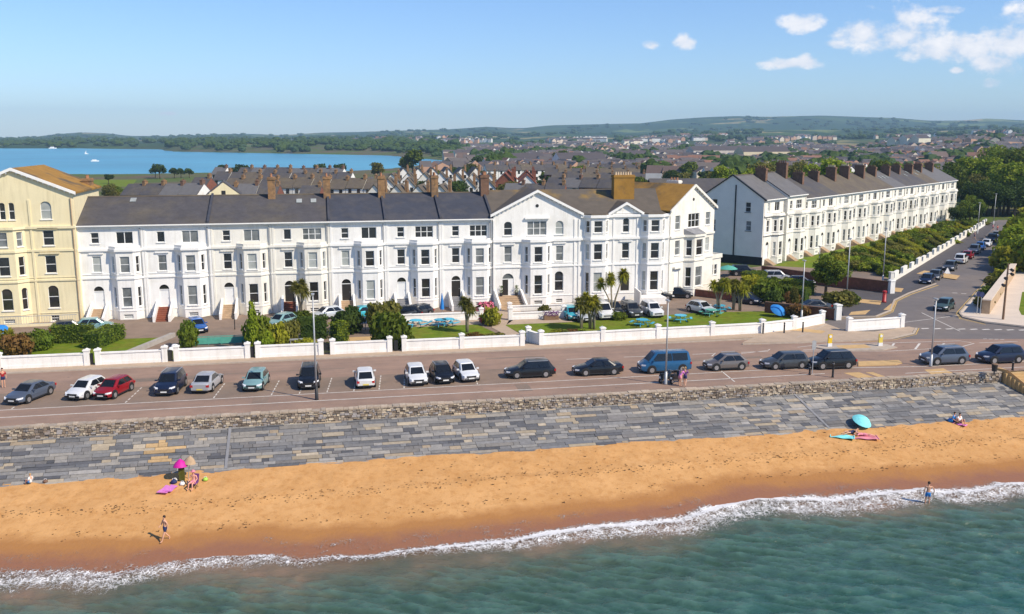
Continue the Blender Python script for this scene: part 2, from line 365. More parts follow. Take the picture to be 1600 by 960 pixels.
# ------------------------------------------------------------------ beach and sea
SEAZ = -4.6
wl_px = [(-250, 905), (-60, 897), (0, 893), (60, 893), (120, 890), (135, 896), (180, 897), (260, 880), (340, 868), (420, 866), (470, 874), (520, 868), (580, 868), (640, 858), (720, 850), (800, 843), (860, 832), (930, 822), (1000, 817),
         (1060, 812), (1090, 800), (1130, 788), (1180, 778), (1230, 780), (1300, 779), (1350, 772), (1400, 768), (1430, 762), (1470, 768), (1520, 766), (1560, 756), (1600, 753), (1700, 750), (1900, 738)]
wl = np.array([g(x, y, SEAZ) for x, y in wl_px])
def Yw(X): return np.interp(X, wl[:, 0], wl[:, 1])
def Yws(X): return sum(Yw(X + d) for d in (-6, -3, 0, 3, 6)) / 5
toe_px = [(0, 758), (200, 742), (400, 728), (600, 716), (800, 701), (1000, 690), (1200, 678), (1400, 666), (1600, 656)]
TOEZ = -2.75
toe = np.array([g(x, y, TOEZ) for x, y in toe_px]); TOEY = float(np.median(toe[:, 1]))
def beach_z(X, Y):
    yw = Yws(X); t = (Y - yw) / (TOEY - yw)
    z = SEAZ + (TOEZ - SEAZ) * np.where(t > 0, 1.0 * t, .7 * t)
    z = z + .12 * (fbm(X / 2.2, Y / 1.6, 3, 9) - .45) * np.clip(t * 2 - .3, 0, 1) + .08 * (fbm(X / .6, Y / .7, 2, 19) - .45) * np.clip(t * 2.5 - .6, 0, 1)
    z = z + .16 * np.exp(-((t - .62) / .06) ** 2) * (fbm(X / 5, Y / 5, 2, 3))
    return z
def grid_mesh(name, xs, ys, zf, mats, attrs=None):
    X, Y = np.meshgrid(xs, ys); Z = zf(X, Y); k, m_ = X.shape
    me = bpy.data.meshes.new(name); ii = np.arange(k * m_).reshape(k, m_)
    f = np.stack([ii[:-1, :-1], ii[:-1, 1:], ii[1:, 1:], ii[1:, :-1]], -1).reshape(-1, 4)
    me.from_pydata(np.stack([X, Y, Z], -1).reshape(-1, 3).tolist(), [], f.tolist()); me.polygons.foreach_set('use_smooth', [True] * len(me.polygons))
    for nm, fn in (attrs or {}).items():
        a = me.attributes.new(nm, 'FLOAT', 'POINT'); a.data.foreach_set('value', fn(X, Y).reshape(-1).astype(float))
    for q in mats: me.materials.append(q)
    return link(name, me)
xs = np.concatenate([np.linspace(-140, -34, 20)[:-1], np.arange(-34, 72, .2), np.linspace(72, 260, 25)[1:]])
ys = np.concatenate([np.arange(44, 70.6, .16)])
sm = mat('sand', (.62, .335, .115), .9, .09, .8, bump=.75, bscale=3.6, spec=.15)
I = MI['sand']; n, l, p = I['n'], I['l'], I['p']
at = n.new('ShaderNodeAttribute'); at.attribute_name = 'wet'; at2 = n.new('ShaderNodeAttribute'); at2.attribute_name = 'up'
base = I['mx'](I['ramp'](I['noise'](.35, 4), .35, .68), (.52, .275, .102), (.61, .340, .138))
base = I['mx'](I['ramp'](I['noise'](1.6, 7, .7), .48, .72, 0, .75), base, (.40, .185, .055))
w1 = n.new('ShaderNodeMath'); w1.operation = 'ADD'; l.new(at.outputs['Fac'], w1.inputs[0]); l.new(I['ramp'](I['noise'](.45, 6), 0, 1, -.8, .8), w1.inputs[1])
base = I['mx'](I['ramp'](w1.outputs[0], .55, 1.25), base, (.37, .175, .060))
base = I['mx'](I['ramp'](w1.outputs[0], 1.5, 2.35), base, (.27, .125, .070))
# strands of weed left by the tide
q = n.new('ShaderNodeMath'); q.operation = 'MULTIPLY'; l.new(at2.outputs['Fac'], q.inputs[0]); l.new(I['ramp'](I['noise'](2.6, 6, .7), .60, .66), q.inputs[1])
base = I['mx'](q.outputs[0], base, (.13, .075, .03))
l.new(base, p.inputs['Base Color'])
rr = I['ramp'](w1.outputs[0], 1.6, 2.2, .9, .42); l.new(rr, p.inputs['Roughness'])
def tpos(X, Y): yw = Yw(X); return (Y - yw) / (TOEY - yw)
beach = grid_mesh('beach', xs, ys, beach_z, [sm], {'wet': lambda X, Y: np.clip(3.0 - 8.0 * np.clip((Y - (Yw(X)*.45+Yws(X)*.55)) / 13.5, -.5, 1), 0, 3),
     'up': lambda X, Y: np.clip(np.exp(-((tpos(X, Y) - .62 - .03 * np.sin(X / 7)) / .035) ** 2) + .55 * np.exp(-((tpos(X, Y) - .36 - .03 * np.sin(X / 5 + 1)) / .02) ** 2) + .75 * sst(.62, .8, tpos(X, Y)) * sst(18, 40, X) + .25 * sst(.6, .9, tpos(X, Y)), 0, 1)})
struct(beach)

# sea
CREST = {}
def sea_z(X, Y):
    d = Yw(X) - Y
    a = sst(.5, 6, d)
    wx = X + 1.2 * fbm(X / 6, Y / 6, 2, 31) * 3; wy = Y + 2.0 * fbm(X / 5, Y / 5, 2, 37)
    z0_ = .035 * np.sin(wx * .55 + wy * 1.6) + .030 * np.sin(wx * 1.35 + wy * 2.7 + 1) + .025 * np.sin(-wx * .6 + wy * 3.7 + 2) + .03 * np.sin(wx * 2.6 + wy * 4.3) + .02 * np.sin(wx * 3.1 + wy * 6.3) + .20 * (fbm(X / .8 + Y / 1.4, Y / .38 + X / 2.2, 4, 41) - .5)
    z = 0
    for th_, la, lb, am, sd_ in ((-32, 3.4, .80, .10, 41), (-20, 2.2, .46, .085, 47), (-42, 1.5, .36, .07, 53), (-8, 2.4, .7, .04, 59), (-30, .9, .22, .04, 61)):
        ct, s_t = math.cos(math.radians(th_)), math.sin(math.radians(th_)); u1 = (X * ct + Y * s_t) / la; v1 = (-X * s_t + Y * ct) / lb + .6 * vnoise(u1 * .7, X * 0 + sd_, sd_)
        nv = vnoise(u1, v1, sd_) * .7 + vnoise(u1 * 1.9 + 7, v1 * 1.7, sd_ + 1) * .3; z = z + am * ((1 - np.abs(2 * nv - 1)) ** 1.6 - .4)
    z = z * 1.15 + z0_ * .5; CREST['z'] = z
    brk = .16 * np.exp(-((d - .8) / .55) ** 2) * (0.5 + fbm(X / 3, Y / 3, 2, 43))
    return SEAZ + z * (.3 + .9 * a) + brk + np.where(d < 0, -d * .0, 0) + np.where(d < .15, .16 * (.15 - d), 0)
xs2 = np.concatenate([np.linspace(-400, -34, 25)[:-1], np.arange(-34, 72, .14), np.linspace(72, 500, 25)[1:]])
ys2 = np.concatenate([np.linspace(-120, 42, 30)[:-1], np.arange(42, 63.5, .12)])
swm = bpy.data.materials.new('sea_water'); swm.use_nodes = True
wt = mat('sea_water', (.03, .13, .12), .14, 0, 1, spec=.5)
I = MI['sea_water']; n, l, p = I['n'], I['l'], I['p']; p.inputs['IOR'].default_value = 1.33
def attr(nm): q = n.new('ShaderNodeAttribute'); q.attribute_name = nm; return q.outputs['Fac']
def mth(op, a, b=None, cl=False):
    q = n.new('ShaderNodeMath'); q.operation = op; q.use_clamp = cl
    for i, s_ in enumerate((a, b)):
        if s_ is None: continue
        if isinstance(s_, (int, float)): q.inputs[i].default_value = s_
        else: l.new(s_, q.inputs[i])
    return q.outputs[0]
dd = mth('ADD', attr('depth'), I['ramp'](I['noise'](.14, 3), .3, .7, -1.6, 1.6))
c1 = I['mx'](I['ramp'](dd, .8, 3.6), (.26, .165, .105), (.150, .130, .085))
c1 = I['mx'](I['ramp'](dd, 2.0, 6.0), c1, (.050, .092, .066))
c1 = I['mx'](I['ramp'](dd, 6, 16), c1, (.026, .092, .080))
c1 = I['mx'](I['ramp'](I['noise'](.12, 3), .45, .65, 0, .6), c1, (.030, .072, .050))
c1 = I['mx'](I['ramp'](attr('crest'), .04, .20, 0, .55), c1, (.10, .20, .165))  # wave crests lightened: light through thin water painted into the colour
# foam: bubbles gathered on the breaking edge, lace behind it
foam_v = n.new('ShaderNodeTexVoronoi'); foam_v.feature = 'DISTANCE_TO_EDGE'; foam_v.inputs['Scale'].default_value = 3.4
dist = n.new('ShaderNodeVectorMath'); dist.operation = 'ADD'; l.new(I['pos'], dist.inputs[0])
nn = n.new('ShaderNodeTexNoise'); nn.inputs['Scale'].default_value = 1.2; nn.inputs['Detail'].default_value = 4; l.new(I['pos'], nn.inputs['Vector'])
ns = n.new('ShaderNodeVectorMath'); ns.operation = 'SCALE'; ns.inputs['Scale'].default_value = 1.6; l.new(nn.outputs['Color'], ns.inputs[0]); l.new(ns.outputs[0], dist.inputs[1])
l.new(dist.outputs[0], foam_v.inputs['Vector'])
lace = I['ramp'](foam_v.outputs['Distance'], .0, .16, 1, 0)
fpat = mth('ADD', mth('MULTIPLY', lace, .34), mth('MULTIPLY', I['noise'](1.5, 9, .74), 1.2))
fm = mth('SUBTRACT', mth('ADD', fpat, attr('foam')), 1.10)
fmask = I['ramp'](fm, -.02, .34)
crest = I['ramp'](I['noise'](.55, 9, .7), .72, .78, 0, .0)
l.new(I['mx'](fmask, c1, (.80, .79, .78)), p.inputs['Base Color']); l.new(I['ramp'](fmask, 0, 1, .13, .8), p.inputs['Roughness'])
b = n.new('ShaderNodeBump'); b.inputs['Strength'].default_value = .9; b.inputs['Distance'].default_value = .09
mp_ = n.new('ShaderNodeMapping'); mp_.inputs['Rotation'].default_value = (0, 0, R(32)); mp_.inputs['Scale'].default_value = (.55, 1.7, 1); l.new(I['pos'], mp_.inputs[0])
bn = n.new('ShaderNodeTexNoise'); bn.inputs['Scale'].default_value = 3.0; bn.inputs['Detail'].default_value = 6; bn.inputs['Roughness'].default_value = .6; l.new(mp_.outputs[0], bn.inputs['Vector'])
l.new(mth('ADD', bn.outputs[0], mth('MULTIPLY', fmask, .8)), b.inputs['Height']); l.new(b.outputs[0], p.inputs['Normal'])
tr = n.new('ShaderNodeBsdfTransparent'); ms = n.new('ShaderNodeMixShader')
alpha = mth('MAXIMUM', I['ramp'](attr('d'), -.15, 1.6), mth('MULTIPLY', fmask, I['ramp'](attr('d'), -2.4, -1.8)), True)
l.new(alpha, ms.inputs[0]); l.new(tr.outputs[0], ms.inputs[1]); l.new(p.outputs[0], ms.inputs[2]); l.new(ms.outputs[0], n['Material Output'].inputs[0])
def foam_f(X, Y):
    d = Yw(X) - Y
    wdt = np.interp(X, [-30, -20, -12, -6, 0, 5, 12, 20, 27, 33, 42, 52, 60], [2.6, 2.8, 2.2, 1.9, 1.0, 1.2, 1.9, 2.4, 3.2, 3.4, 3.0, 2.6, 2.1])
    core = np.exp(-((d - .35) / (.32 + .17 * wdt)) ** 2) * np.interp(X, [-30, -10, 0, 10, 60], [.66, .62, .66, .92, .92]) * (.72 + .55 * fbm(X / 2.5, Y / 1.2, 3, 91))
    lace_ = sst(-.1, .25, d) * (1 - sst(wdt * .5, wdt * 1.5, d)) * .56
    runup = sst(-2.2, -1.7, d) * (1 - sst(-.4, .0, d)) * (fbm(X / 4, Y / 1.2, 3, 55) - .1) * .62
    caps = .0 * sst(2, 5, d) * fbm(X / 2, Y / 1, 3, 77)
    return np.maximum.reduce([core, lace_, runup]) + caps
sea = grid_mesh('sea', xs2, ys2, sea_z, [wt], {'d': lambda X, Y: Yw(X) - Y, 'depth': lambda X, Y: (Yw(X) - Y) * (1 - .30 * (1 - sst(-18, 16, X))), 'foam': foam_f, 'crest': lambda X, Y: CREST['z'] * sst(1, 5, Yw(X) - Y)})
struct(sea)
# deep seabed under the sea sheet is the beach itself; a far sheet carries the sea bed out
mb = MB(); mb.poly([(-400, -130, -7), (500, -130, -7), (500, 45, -7), (-400, 45, -7)]); struct(mb.obj('seabed', M['soil']))

# ------------------------------------------------------------------ sea wall: sloping stone apron under a rubble wall
XE = g(1573, 600, -.9)[0]      # right end of the stone apron
sw = thing('sea_wall', 'long sea wall of grey and tan stone slabs sloping down to the sand under a rough rubble wall', 'sea wall', (0, TOEY, TOEZ))
def wl_(p): return (p[0], p[1] - TOEY, p[2] - TOEZ)
WY = 74.15; WZ = -.95
colm = mat('apron_stone', (.2, .2, .2), .85, .16, 3, bump=.5, bscale=12, usecol=True)
pal = [(.105, .110, .122), (.135, .138, .148), (.175, .175, .180), (.215, .21, .205), (.26, .245, .225), (.155, .150, .150), (.085, .088, .100), (.32, .27, .20), (.19, .18, .17), (.12, .125, .14)]
mb = MB(); slope = math.hypot(WY - TOEY, WZ - TOEZ); uy, uz = (WY - TOEY) / slope, (WZ - TOEZ) / slope
s = -.5; mb.poly([wl_((-120, TOEY - 1.5 * uy, TOEZ - 1.5 * uz - .06)), wl_((XE + 2.6, TOEY - 1.5 * uy, TOEZ - 1.5 * uz - .06)), wl_((XE, WY, WZ - .06)), wl_((-120, WY, WZ - .06))], (.10, .095, .09))
rn = random.Random(3); r0 = 0
while s < slope - .02:
    hgt = rn.choice([.34, .42, .5]); hgt = min(hgt, slope - s); x = -60 + rn.random(); e0 = XE + 2.2 * (1 - s / slope)
    while x < e0:
        far = x > 30
        ln = rn.choice([.45, .6, .8, 1.1, 1.5, 2.0]) * (1.15 if not far else 1.0); x1 = min(x + ln, e0)
        cn = fbm(np.array(x / 2.6), np.array(s / .8), 2, 61)
        warm = .25 if x > 25 else .05
        c = pal[min(9, int(abs(rn.gauss(0, 1)) * 3.2 + cn * 3)) % 10] if rn.random() > .1 + warm * .4 else rn.choice([(.36, .31, .24), (.32, .26, .19), (.30, .27, .23), (.27, .26, .25)])
        if -14.2 < x < -13 and s > 1.2 and s < 3.6: c = (.42, .29, .15)
        k = (0.80 + .35 * rn.random()) * 1.02; c = tuple(q * k * t_ for q, t_ in zip(c, (1.02, 1.0, .97)))
        lift = rn.uniform(0, .05); sk = .25 if far else .05
        def P(xx, ss, h): return wl_((xx, TOEY + uy * ss - uz * h, TOEZ + uz * ss + uy * h))
        a, b_ = x + .015, x1 - .015; s0, s1 = s + .012, s + hgt - .012
        q = [P(a, s0, lift), P(b_, s0, lift), P(b_ - sk * hgt, s1, lift), P(a - sk * hgt, s1, lift)]; q2 = [P(a, s0, -.05), P(b_, s0, -.05), P(b_ - sk * hgt, s1, -.05), P(a - sk * hgt, s1, -.05)]
        mb.poly(q, c)
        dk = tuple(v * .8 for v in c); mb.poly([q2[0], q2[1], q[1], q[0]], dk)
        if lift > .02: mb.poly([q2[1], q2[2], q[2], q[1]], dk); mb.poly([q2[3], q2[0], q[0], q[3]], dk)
        x = x1
    s += hgt
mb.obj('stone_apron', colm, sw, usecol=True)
# rubble wall
rubm = mat('rubble_stone', (.2, .2, .2), .9, .2, 5, bump=.6, bscale=16, usecol=True)
mb = MB(); mb.box(-120, XE, WY - TOEY + .10, WY - TOEY + .45, WZ - TOEZ - .3, -TOEZ - .02, (.16, .12, .09))
z = WZ - .05
rp = [(.20, .155, .115), (.25, .20, .15), (.15, .115, .085), (.30, .25, .19), (.18, .15, .13), (.11, .085, .065), (.34, .28, .2), (.22, .2, .19)]
while z < -.06:
    hgt = rn.uniform(.13, .19); x = -58
    while x < XE:
        ln = rn.uniform(.16, .42); pr = rn.uniform(0, .10); c = rn.choice(rp); k = rn.uniform(1.05, 1.75); c = tuple(q * k for q in c)
        dz = rn.uniform(-.025, .025); x1 = min(x + ln - .03, XE)
        y0 = WY - TOEY + .1 - pr - .02
        za, zb = z - TOEZ + dz, z - TOEZ + hgt - .025 + dz
        if x1 > x: mb.poly([(x, y0, za), (x1, y0, za), (x1, y0 + .02, zb), (x, y0 + .02, zb)], c); mb.poly([(x, y0 + .02, zb), (x1, y0 + .02, zb), (x1, y0 + .2, zb), (x, y0 + .2, zb)], c)
        if x1 > x: mb.poly([(x1, y0, za), (x1, y0 + .15, za), (x1, y0 + .15, zb), (x1, y0 + .02, zb)], c)
        x += ln
    z += hgt
mb.obj('rubble_wall', rubm, sw, usecol=True)
mb = MB(); x = -58
while x < XE:
    ln = rn.uniform(.35, .8); c = rn.choice([(.40, .32, .24), (.46, .37, .28), (.35, .29, .23)])
    mb.box(x, min(x + ln - .02, XE), WY - TOEY + .03 + rn.uniform(-.03, .03), WY - TOEY + .62 + rn.uniform(-.04, .04), -TOEZ - .03, -TOEZ + .07 + rn.uniform(-.03, .05), c); x += ln
mb.obj('coping', rubm, sw, usecol=True)
# concrete joints running down the apron
for x in (-8.0, 41.8):
    mb = MB(); 
    q = [(x - .11, 0), (x + .11, 0), (x + .11 - (.9 if x > 30 else 0), slope), (x - .11 - (.9 if x > 30 else 0), slope)]
    mb.poly([(a, uy * s_ - uz * .07, uz * s_ + uy * .07) for a, s_ in q]); mb.obj('drain_strip', M['stone_grey'], sw)

# steps down to the beach at the right end
st = thing('beach_steps', 'wide tan stone steps leading down to the sand beside the end of the sea wall', 'steps', (XE, WY, TOEZ))
mb = MB(); nst = 13
mb.box(26, 60, -5, .9, -.6, -TOEZ - .02)
for i in range(nst):
    z1 = -TOEZ * (1 - i / nst) ; y = -i * .36
    mb.box(.15 + (.17 * i), 26, y - .36, y + (.02 if i else .9), -.6, z1 - .02)
mb.obj('treads', M['tactile'], st)
mb = MB(); mb.prism([(0, .9, -TOEZ + .25), (.5, .9, -TOEZ + .25), (.5, -.1, -TOEZ + .25), (2.55, -4.9, .22), (2.3, -4.9, .22), (.25, -.1, -TOEZ + .25)], (0, 0, -.6)); mb.obj('side_kerb', M['tactile'], st)
for k in (3.2, 9):
    hr = MB()
    for a in (0, .5, 1): hr.tube((k + 2 * a, -4.6 * a, -TOEZ * (1 - a)), (k + 2 * a, -4.6 * a, -TOEZ * (1 - a) + 1), .03)
    hr.tube((k, 0, -TOEZ + 1), (k + 2, -4.6, 1), .03); hr.obj('handrail', M['metal_black'], st)
# ------------------------------------------------------------------ roads, pavements, markings (pixel survey -> ground)
def sheet(name, pts, z, m, px=True):
    q = [(*(g(*p) if px else p), z) for p in pts]; mb = MB(); mb.poly(q); return struct(mb.obj(name, m))
def slab(name, pts, z, m, px=True, ztop=None):
    q = [(*(g(*p) if px else p), -.1) for p in pts]
    a = sum(q[i][0] * q[(i + 1) % len(q)][1] - q[(i + 1) % len(q)][0] * q[i][1] for i in range(len(q)))
    if a < 0: q.reverse()
    mb = MB(); mb.prism(q, (0, 0, z + .1)); return struct(mb.obj(name, m))
XR = 190.0
sheet('promenade', [(-140, 74.5), (XR, 74.5), (XR, 78.6), (-140, 78.6)], .004, M['asphalt_pink'], False)
sheet('road', [(-140, 78.6), (XR, 78.6), (XR, 92.2), (-140, 92.2)], .006, M['asphalt_pink'], False)
slab('pavement', [(-140, 92.3), (20.4, 92.3), (48.5, 92.9), (48.5, 94.6), (-140, 94.2)], .11, M['paving'], False)
# tarmac patches mended in the road
for i, (x, y, w_, h_) in enumerate([(160, 600, 9, 1.2), (393, 632, 1.3, 2.6), (760, 562, 6, .5), (1060, 566, 9, .7), (812, 612, 1.2, 2.4), (300, 588, 14, .4), (1440, 555, 5, .8)]):
    X, Y = g(x, y); sheet('tarmac_patch', [(X, Y), (X + w_, Y), (X + w_, Y + h_), (X, Y + h_)], .010, M['lane'], False)
# bay floor where the cars stand, darker
sheet('parking_bays', [(-60, 79.7), (17, 79.7), (17, 84.9), (-60, 84.9)], .009, M['lane'], False)
junction = sheet('side_road', [(1190, 530), (1228, 492), (1300, 489), (1330, 478), (1385, 445), (1543, 349), (1560, 344), (1800, 344), (1700, 353), (1604, 372), (1550, 432), (1500, 489), (1512, 497), (1560, 508), (1700, 516), (1900, 530)], .008, M['asphalt'])
g_ = sheet('driveway', [(-60, 100), (20, 100), (20, 118.2), (-60, 118.2)], .002, M['lane'], False)
sheet('driveway', [(20, 100), (50, 100), (62, 101), (62, 127), (20, 118.2)], .002, M['lane'], False)
sheet('driveway', [(1110, 470), (1230, 520), (1340, 455), (1390, 436), (1365, 425), (1200, 415), (1120, 425)], .003, M['lane'])
def corner_strip(name, pts, wd, z, m, zt=None):
    """a strip of given width along a surveyed line"""
    P = [Vector((*g(*p), 0)) if len(p) == 2 else Vector(p) for p in pts]; mb = MB()
    off = []
    for i in range(len(P)):
        d = (P[min(i + 1, len(P) - 1)] - P[max(i - 1, 0)]).normalized(); off.append(Vector((-d.y, d.x, 0)) * wd / 2)
    for i in range(len(P) - 1):
        q = [P[i] + off[i], P[i] - off[i], P[i + 1] - off[i + 1], P[i + 1] + off[i + 1]]
        if zt: mb.prism([(v.x, v.y, 0) for v in q][::-1], (0, 0, zt))
        else: mb.poly([(v.x, v.y, z) for v in q])
    return struct(mb.obj(name, m))
pavL = slab('pavement', [(1318, 495), (1368, 494), (1390, 485), (1396, 470), (1418, 458), (1460, 444), (1530, 380), (1556, 351), (1543, 350), (1482, 384), (1390, 442), (1330, 452), (1310, 472)], .11, M['asphalt_dark'])
slab('pavement', [(1160, 537), (1190, 523), (1240, 515), (1290, 507), (1322, 519), (1366, 520), (1420, 512), (1430, 514), (1424, 522), (1390, 529), (1330, 533), (1240, 536)], .115, M['paving'])
plaza = slab('plaza', [(1500, 490), (1506, 496), (1540, 504), (1600, 511), (1760, 520), (1900, 430), (1700, 400), (1592, 418), (1575, 418), (1548, 438), (1530, 455)], .13, M['paving_pale'])
sheet('lawn', [(1597, 458), (1592, 486), (1596, 494), (1700, 503), (1700, 450)], .14, M['grass'])
corner_strip('kerb', [(1574, 419), (1548, 437), (1530, 455), (1499, 490), (1505, 497), (1540, 505.5), (1600, 512.5), (1760, 521)], .22, 0, M['kerb'], .15)
corner_strip('kerb', [(1310, 496), (1368, 495.5), (1391, 486), (1397.5, 470), (1420, 459), (1462, 444)], .2, 0, M['kerb'], .135)
for o_ in (0, 1): corner_strip('yellow_line', [(1300, 497.5 + o_ * 1.2), (1369 + o_, 497 + o_ * 1.2), (1393 + o_ * 2, 487 + o_), (1399.5 + o_ * 2.4, 471), (1422 + o_ * 2, 460.5), (1465 + o_ * 2, 446)], .10, .016, M['paint_yellow'])
for o_ in (0, 1): corner_strip('yellow_line', [(1546 - o_ * 2, 437), (1528 - o_ * 2.5, 455), (1496.5 - o_ * 2.4, 490), (1502 - o_ * 2, 498 + o_ * .7), (1540, 507 + o_)], .10, .016, M['paint_yellow'])
corner_strip('kerb', [(1160, 539), (1240, 537), (1330, 534), (1392, 530), (1427, 522), (1432, 514)], .2, 0, M['kerb'], .135)
for o_ in (0,): corner_strip('yellow_line', [(1436, 513), (1431, 523), (1395, 532), (1330, 536)], .10, .016, M['paint_yellow'])
mb = MB(); mb.box(-140, 46, 92.1, 92.3, 0, .13); struct(mb.obj('kerb', M['kerb']))
for pts in ([(1292, 508), (1262, 523), (1245, 529)], ): corner_strip('kerb', pts, .18, 0, M['kerb'], .12)
# tactile paving
for pts in ([(1305, 452 + 20), (1332, 474), (1326, 480), (1298, 477)], [(1350, 447), (1412, 452), (1408, 458), (1346, 453)], [(1330, 489), (1360, 486), (1352, 493), (1326, 494)], [(1336, 468), (1378, 472), (1375, 478), (1333, 473)], [(1392, 476), (1400, 476), (1390, 486), (1380, 486)],
            [(1444, 424), (1500, 432), (1494, 438), (1432, 429)]): sheet('tactile_paving', pts, .121, M['tactile'])
sheet('tactile_paving', [(1235, 513), (1290, 519), (1284, 523), (1228, 517)], .121, M['tactile'])
sheet('tactile_paving', [(1318, 583), (1342, 582), (1366, 590), (1341, 591)], .012, M['tactile']); sheet('tactile_paving', [(1352, 582), (1364, 582), (1384, 589), (1374, 590)], .012, M['tactile'])
sheet('tactile_paving', [(1444, 578), (1474, 576), (1490, 584), (1456, 586)], .012, M['tactile'])
# traffic island
slab('traffic_island', [(1268, 543), (1290, 540), (1385, 539), (1402, 544), (1380, 548), (1300, 549)], .10, M['kerb'])
sheet('tactile_paving', [(1306, 541.5), (1352, 540), (1362, 545), (1312, 547)], .106, M['tactile'])
slab('traffic_island', [(1341, 566), (1404, 564), (1410, 568), (1400, 571), (1341, 573)], .08, M['tactile'])
def line(pts, wd=.12, m='paint_white', nm='road_marking', z=.014): return corner_strip(nm, pts, wd, z, M[m])
line([(-140, 79.6, 0), (42, 79.5, 0), (57, 77.6, 0), (XR, 77.3, 0)], .13); line([(-140, 77.75, 0), (45.5, 77.1, 0)], .15)
line([(53, 75.7, 0), (95, 75.4, 0)], .12)
for x in (40, 203, 338, 425, 468, 511, 553, 593, 633, 753): # bay divisions, dashed
    X, Y = g(x, 612 if x > 300 else 620)
    X, Y = X, 79.8
    for k in range(6): line([(X + .08 * k, 79.8 + k * .85, 0), (X + .08 * k + .05, 79.8 + k * .85 + .55, 0)], .10)
for a, b_ in ((885, 935), (975, 1030), (1082, 1118), (1158, 1200), (1255, 1290), (1530, 1590)): # centre line
    P0 = g(a, 562 - (a - 885) * .04); P1 = g(b_, 562 - (b_ - 885) * .04); line([(*P0, 0), (*P1, 0)], .12)
line([(1118, 552), (1112, 557)], .1); line([(1158, 553), (1200, 548), (1203, 546)], .1); line([(1127, 580), (1148, 597)], .12)
line([(1246, 543), (1290, 538), (1400, 536), (1500, 533), (1518, 536)], .12); line([(1250, 549), (1390, 549), (1500, 543), (1522, 537)], .12)
for x in (1390, 1430, 1468): line([(x, 546), (x + 7, 537)], .22)
line([(1405, 505), (1500, 493)], .12); line([(1440, 489), (1500, 518)], .12)
for i in range(9): X = 1440 + i * 19; line([(X, 514 + i * .3), (X + 11, 513.4 + i * .3)], .35)
for (x, y) in ((1488, 458), (1502, 459), (1530, 415), (1545, 396), (1556, 383)): line([(x, y), (x + 8, y + .3)], .3)
for i in range(4): line([(1536 + i * 9, 530 + .3 * i), (1542 + i * 9, 529.8 + .3 * i)], .12)

# gardens behind the white sea-front wall
gd = [([(-60, 95), (-29, 95), (-21.5, 95), (-17.5, 106), (-60, 107)], 'grass'), ([(7.5, 94.6), (20.0, 94.6), (17.3, 106.2), (7, 106.2)], 'grass'), ([(22.3, 94.8), (48, 95.6), (56.5, 98.5), (60, 101), (58, 107), (47, 108), (37, 106.8), (28, 105.3), (20.2, 105.5)], 'grass'),
      ([(-6.8, 95), (-.6, 95), (-.6, 103), (-6.8, 103)], 'soil'), ([(.6, 95), (6.5, 95), (6.5, 102), (.6, 102)], 'tactile')]
for pts, mm in gd: sheet('garden_lawn' if mm == 'grass' else 'garden_bed', pts, .03, M[mm], False)
sheet('garden_path', [(20.4, 94.2), (21.9, 94.2), (20.4, 105), (24, 112), (24, 117.6), (20.5, 117.6), (18.6, 104)], .034, M['paving'], False)
sheet('terrace_patio', [(7.5, 106.2), (17.8, 106.2), (17.8, 109.0), (7.5, 109.0)], .034, M['paving'], False)
sheet('terrace_patio', [(20.6, 105.4), (29, 105.4), (29, 108), (21.4, 108)], .034, M['paving'], False)
sheet('garden_ground', [(1230, 470), (1345, 475), (1330, 452), (1390, 440), (1540, 350), (1508, 343), (1195, 418), (1240, 440)], .0025, M['grass'])

# ------------------------------------------------------------------ white garden walls
WG = 'white rendered garden walls along the seafront road'
def white_wall(pts, label, h=1.25, piers=None, ph=1.6, name='garden_wall', m='white_render', pierw=.5, pm=None, group=WG, z0=0.05):
    P = [Vector((*g(*p, z0), 0)) if p[1] > 200 else Vector((p[0], p[1], 0)) for p in pts]
    o = P[0]; t = thing(name, label, 'wall', (o.x, o.y, z0), 0, group)
    wl2 = MB(); cp = MB()
    for a, b_ in zip(P, P[1:]):
        d = (b_ - a).normalized(); nn_ = Vector((-d.y, d.x, 0)) * .14; a_, c_ = a - o, b_ - o
        wl2.prism([tuple(v) for v in (a_ - nn_, c_ - nn_, c_ + nn_, a_ + nn_)], (0, 0, h - .1)); wl2.prism([tuple(v) for v in (a_ - nn_ * 1.25, c_ - nn_ * 1.25, c_ - nn_, a_ - nn_)], (0, 0, .35))
        nn2 = nn_ * 1.5; cp.prism([(v.x, v.y, h - .1) for v in (a_ - nn2, c_ - nn2, c_ + nn2, a_ + nn2)], (0, 0, .12))
    wl2.obj('wall_face', M[m], t); cp.obj('coping', M[m if m != 'brick_red' else 'brick_brown'], t)
    for q in (P if piers is None else [P[i] for i in piers]):
        pr = MB(); v = q - o; w_ = pierw / 2
        pr.box(v.x - w_, v.x + w_, v.y - w_, v.y + w_, 0, ph - .12); pr.box(v.x - w_ - .06, v.x + w_ + .06, v.y - w_ - .06, v.y + w_ + .06, ph - .12, ph)
        pr.prism([(v.x - w_, v.y - w_, ph), (v.x + w_, v.y - w_, ph), (v.x, v.y - w_, ph + .12)], (0, pierw, 0)); pr.obj('pier', M[pm or m], t)
    return t
GY = 93.9
def gx(x, y): return g(x, y)[0]
segs = [(5, 140, 'white garden wall in front of the cream building, farthest left along the road'), (157, 260, 'white garden wall in front of the bare drive and parking ground, second from the left'),
        (278, 388, 'white garden wall in front of the teal railing, behind the light teal parked car'), (404, 502, 'white garden wall in front of the clipped conifers, crossed by the lamp post'),
        (520, 609, 'short white garden wall in front of the tan paved terrace')]
for a, b_, lb in segs: white_wall([(gx(a, 575 - a * .04), GY), (gx(b_, 575 - b_ * .04), GY)], lb)
white_wall([(gx(632, 551), GY), (gx(723, 548), GY), (gx(817, 543), GY)], 'white garden wall with three piers in front of the left hotel lawn', 1.2)
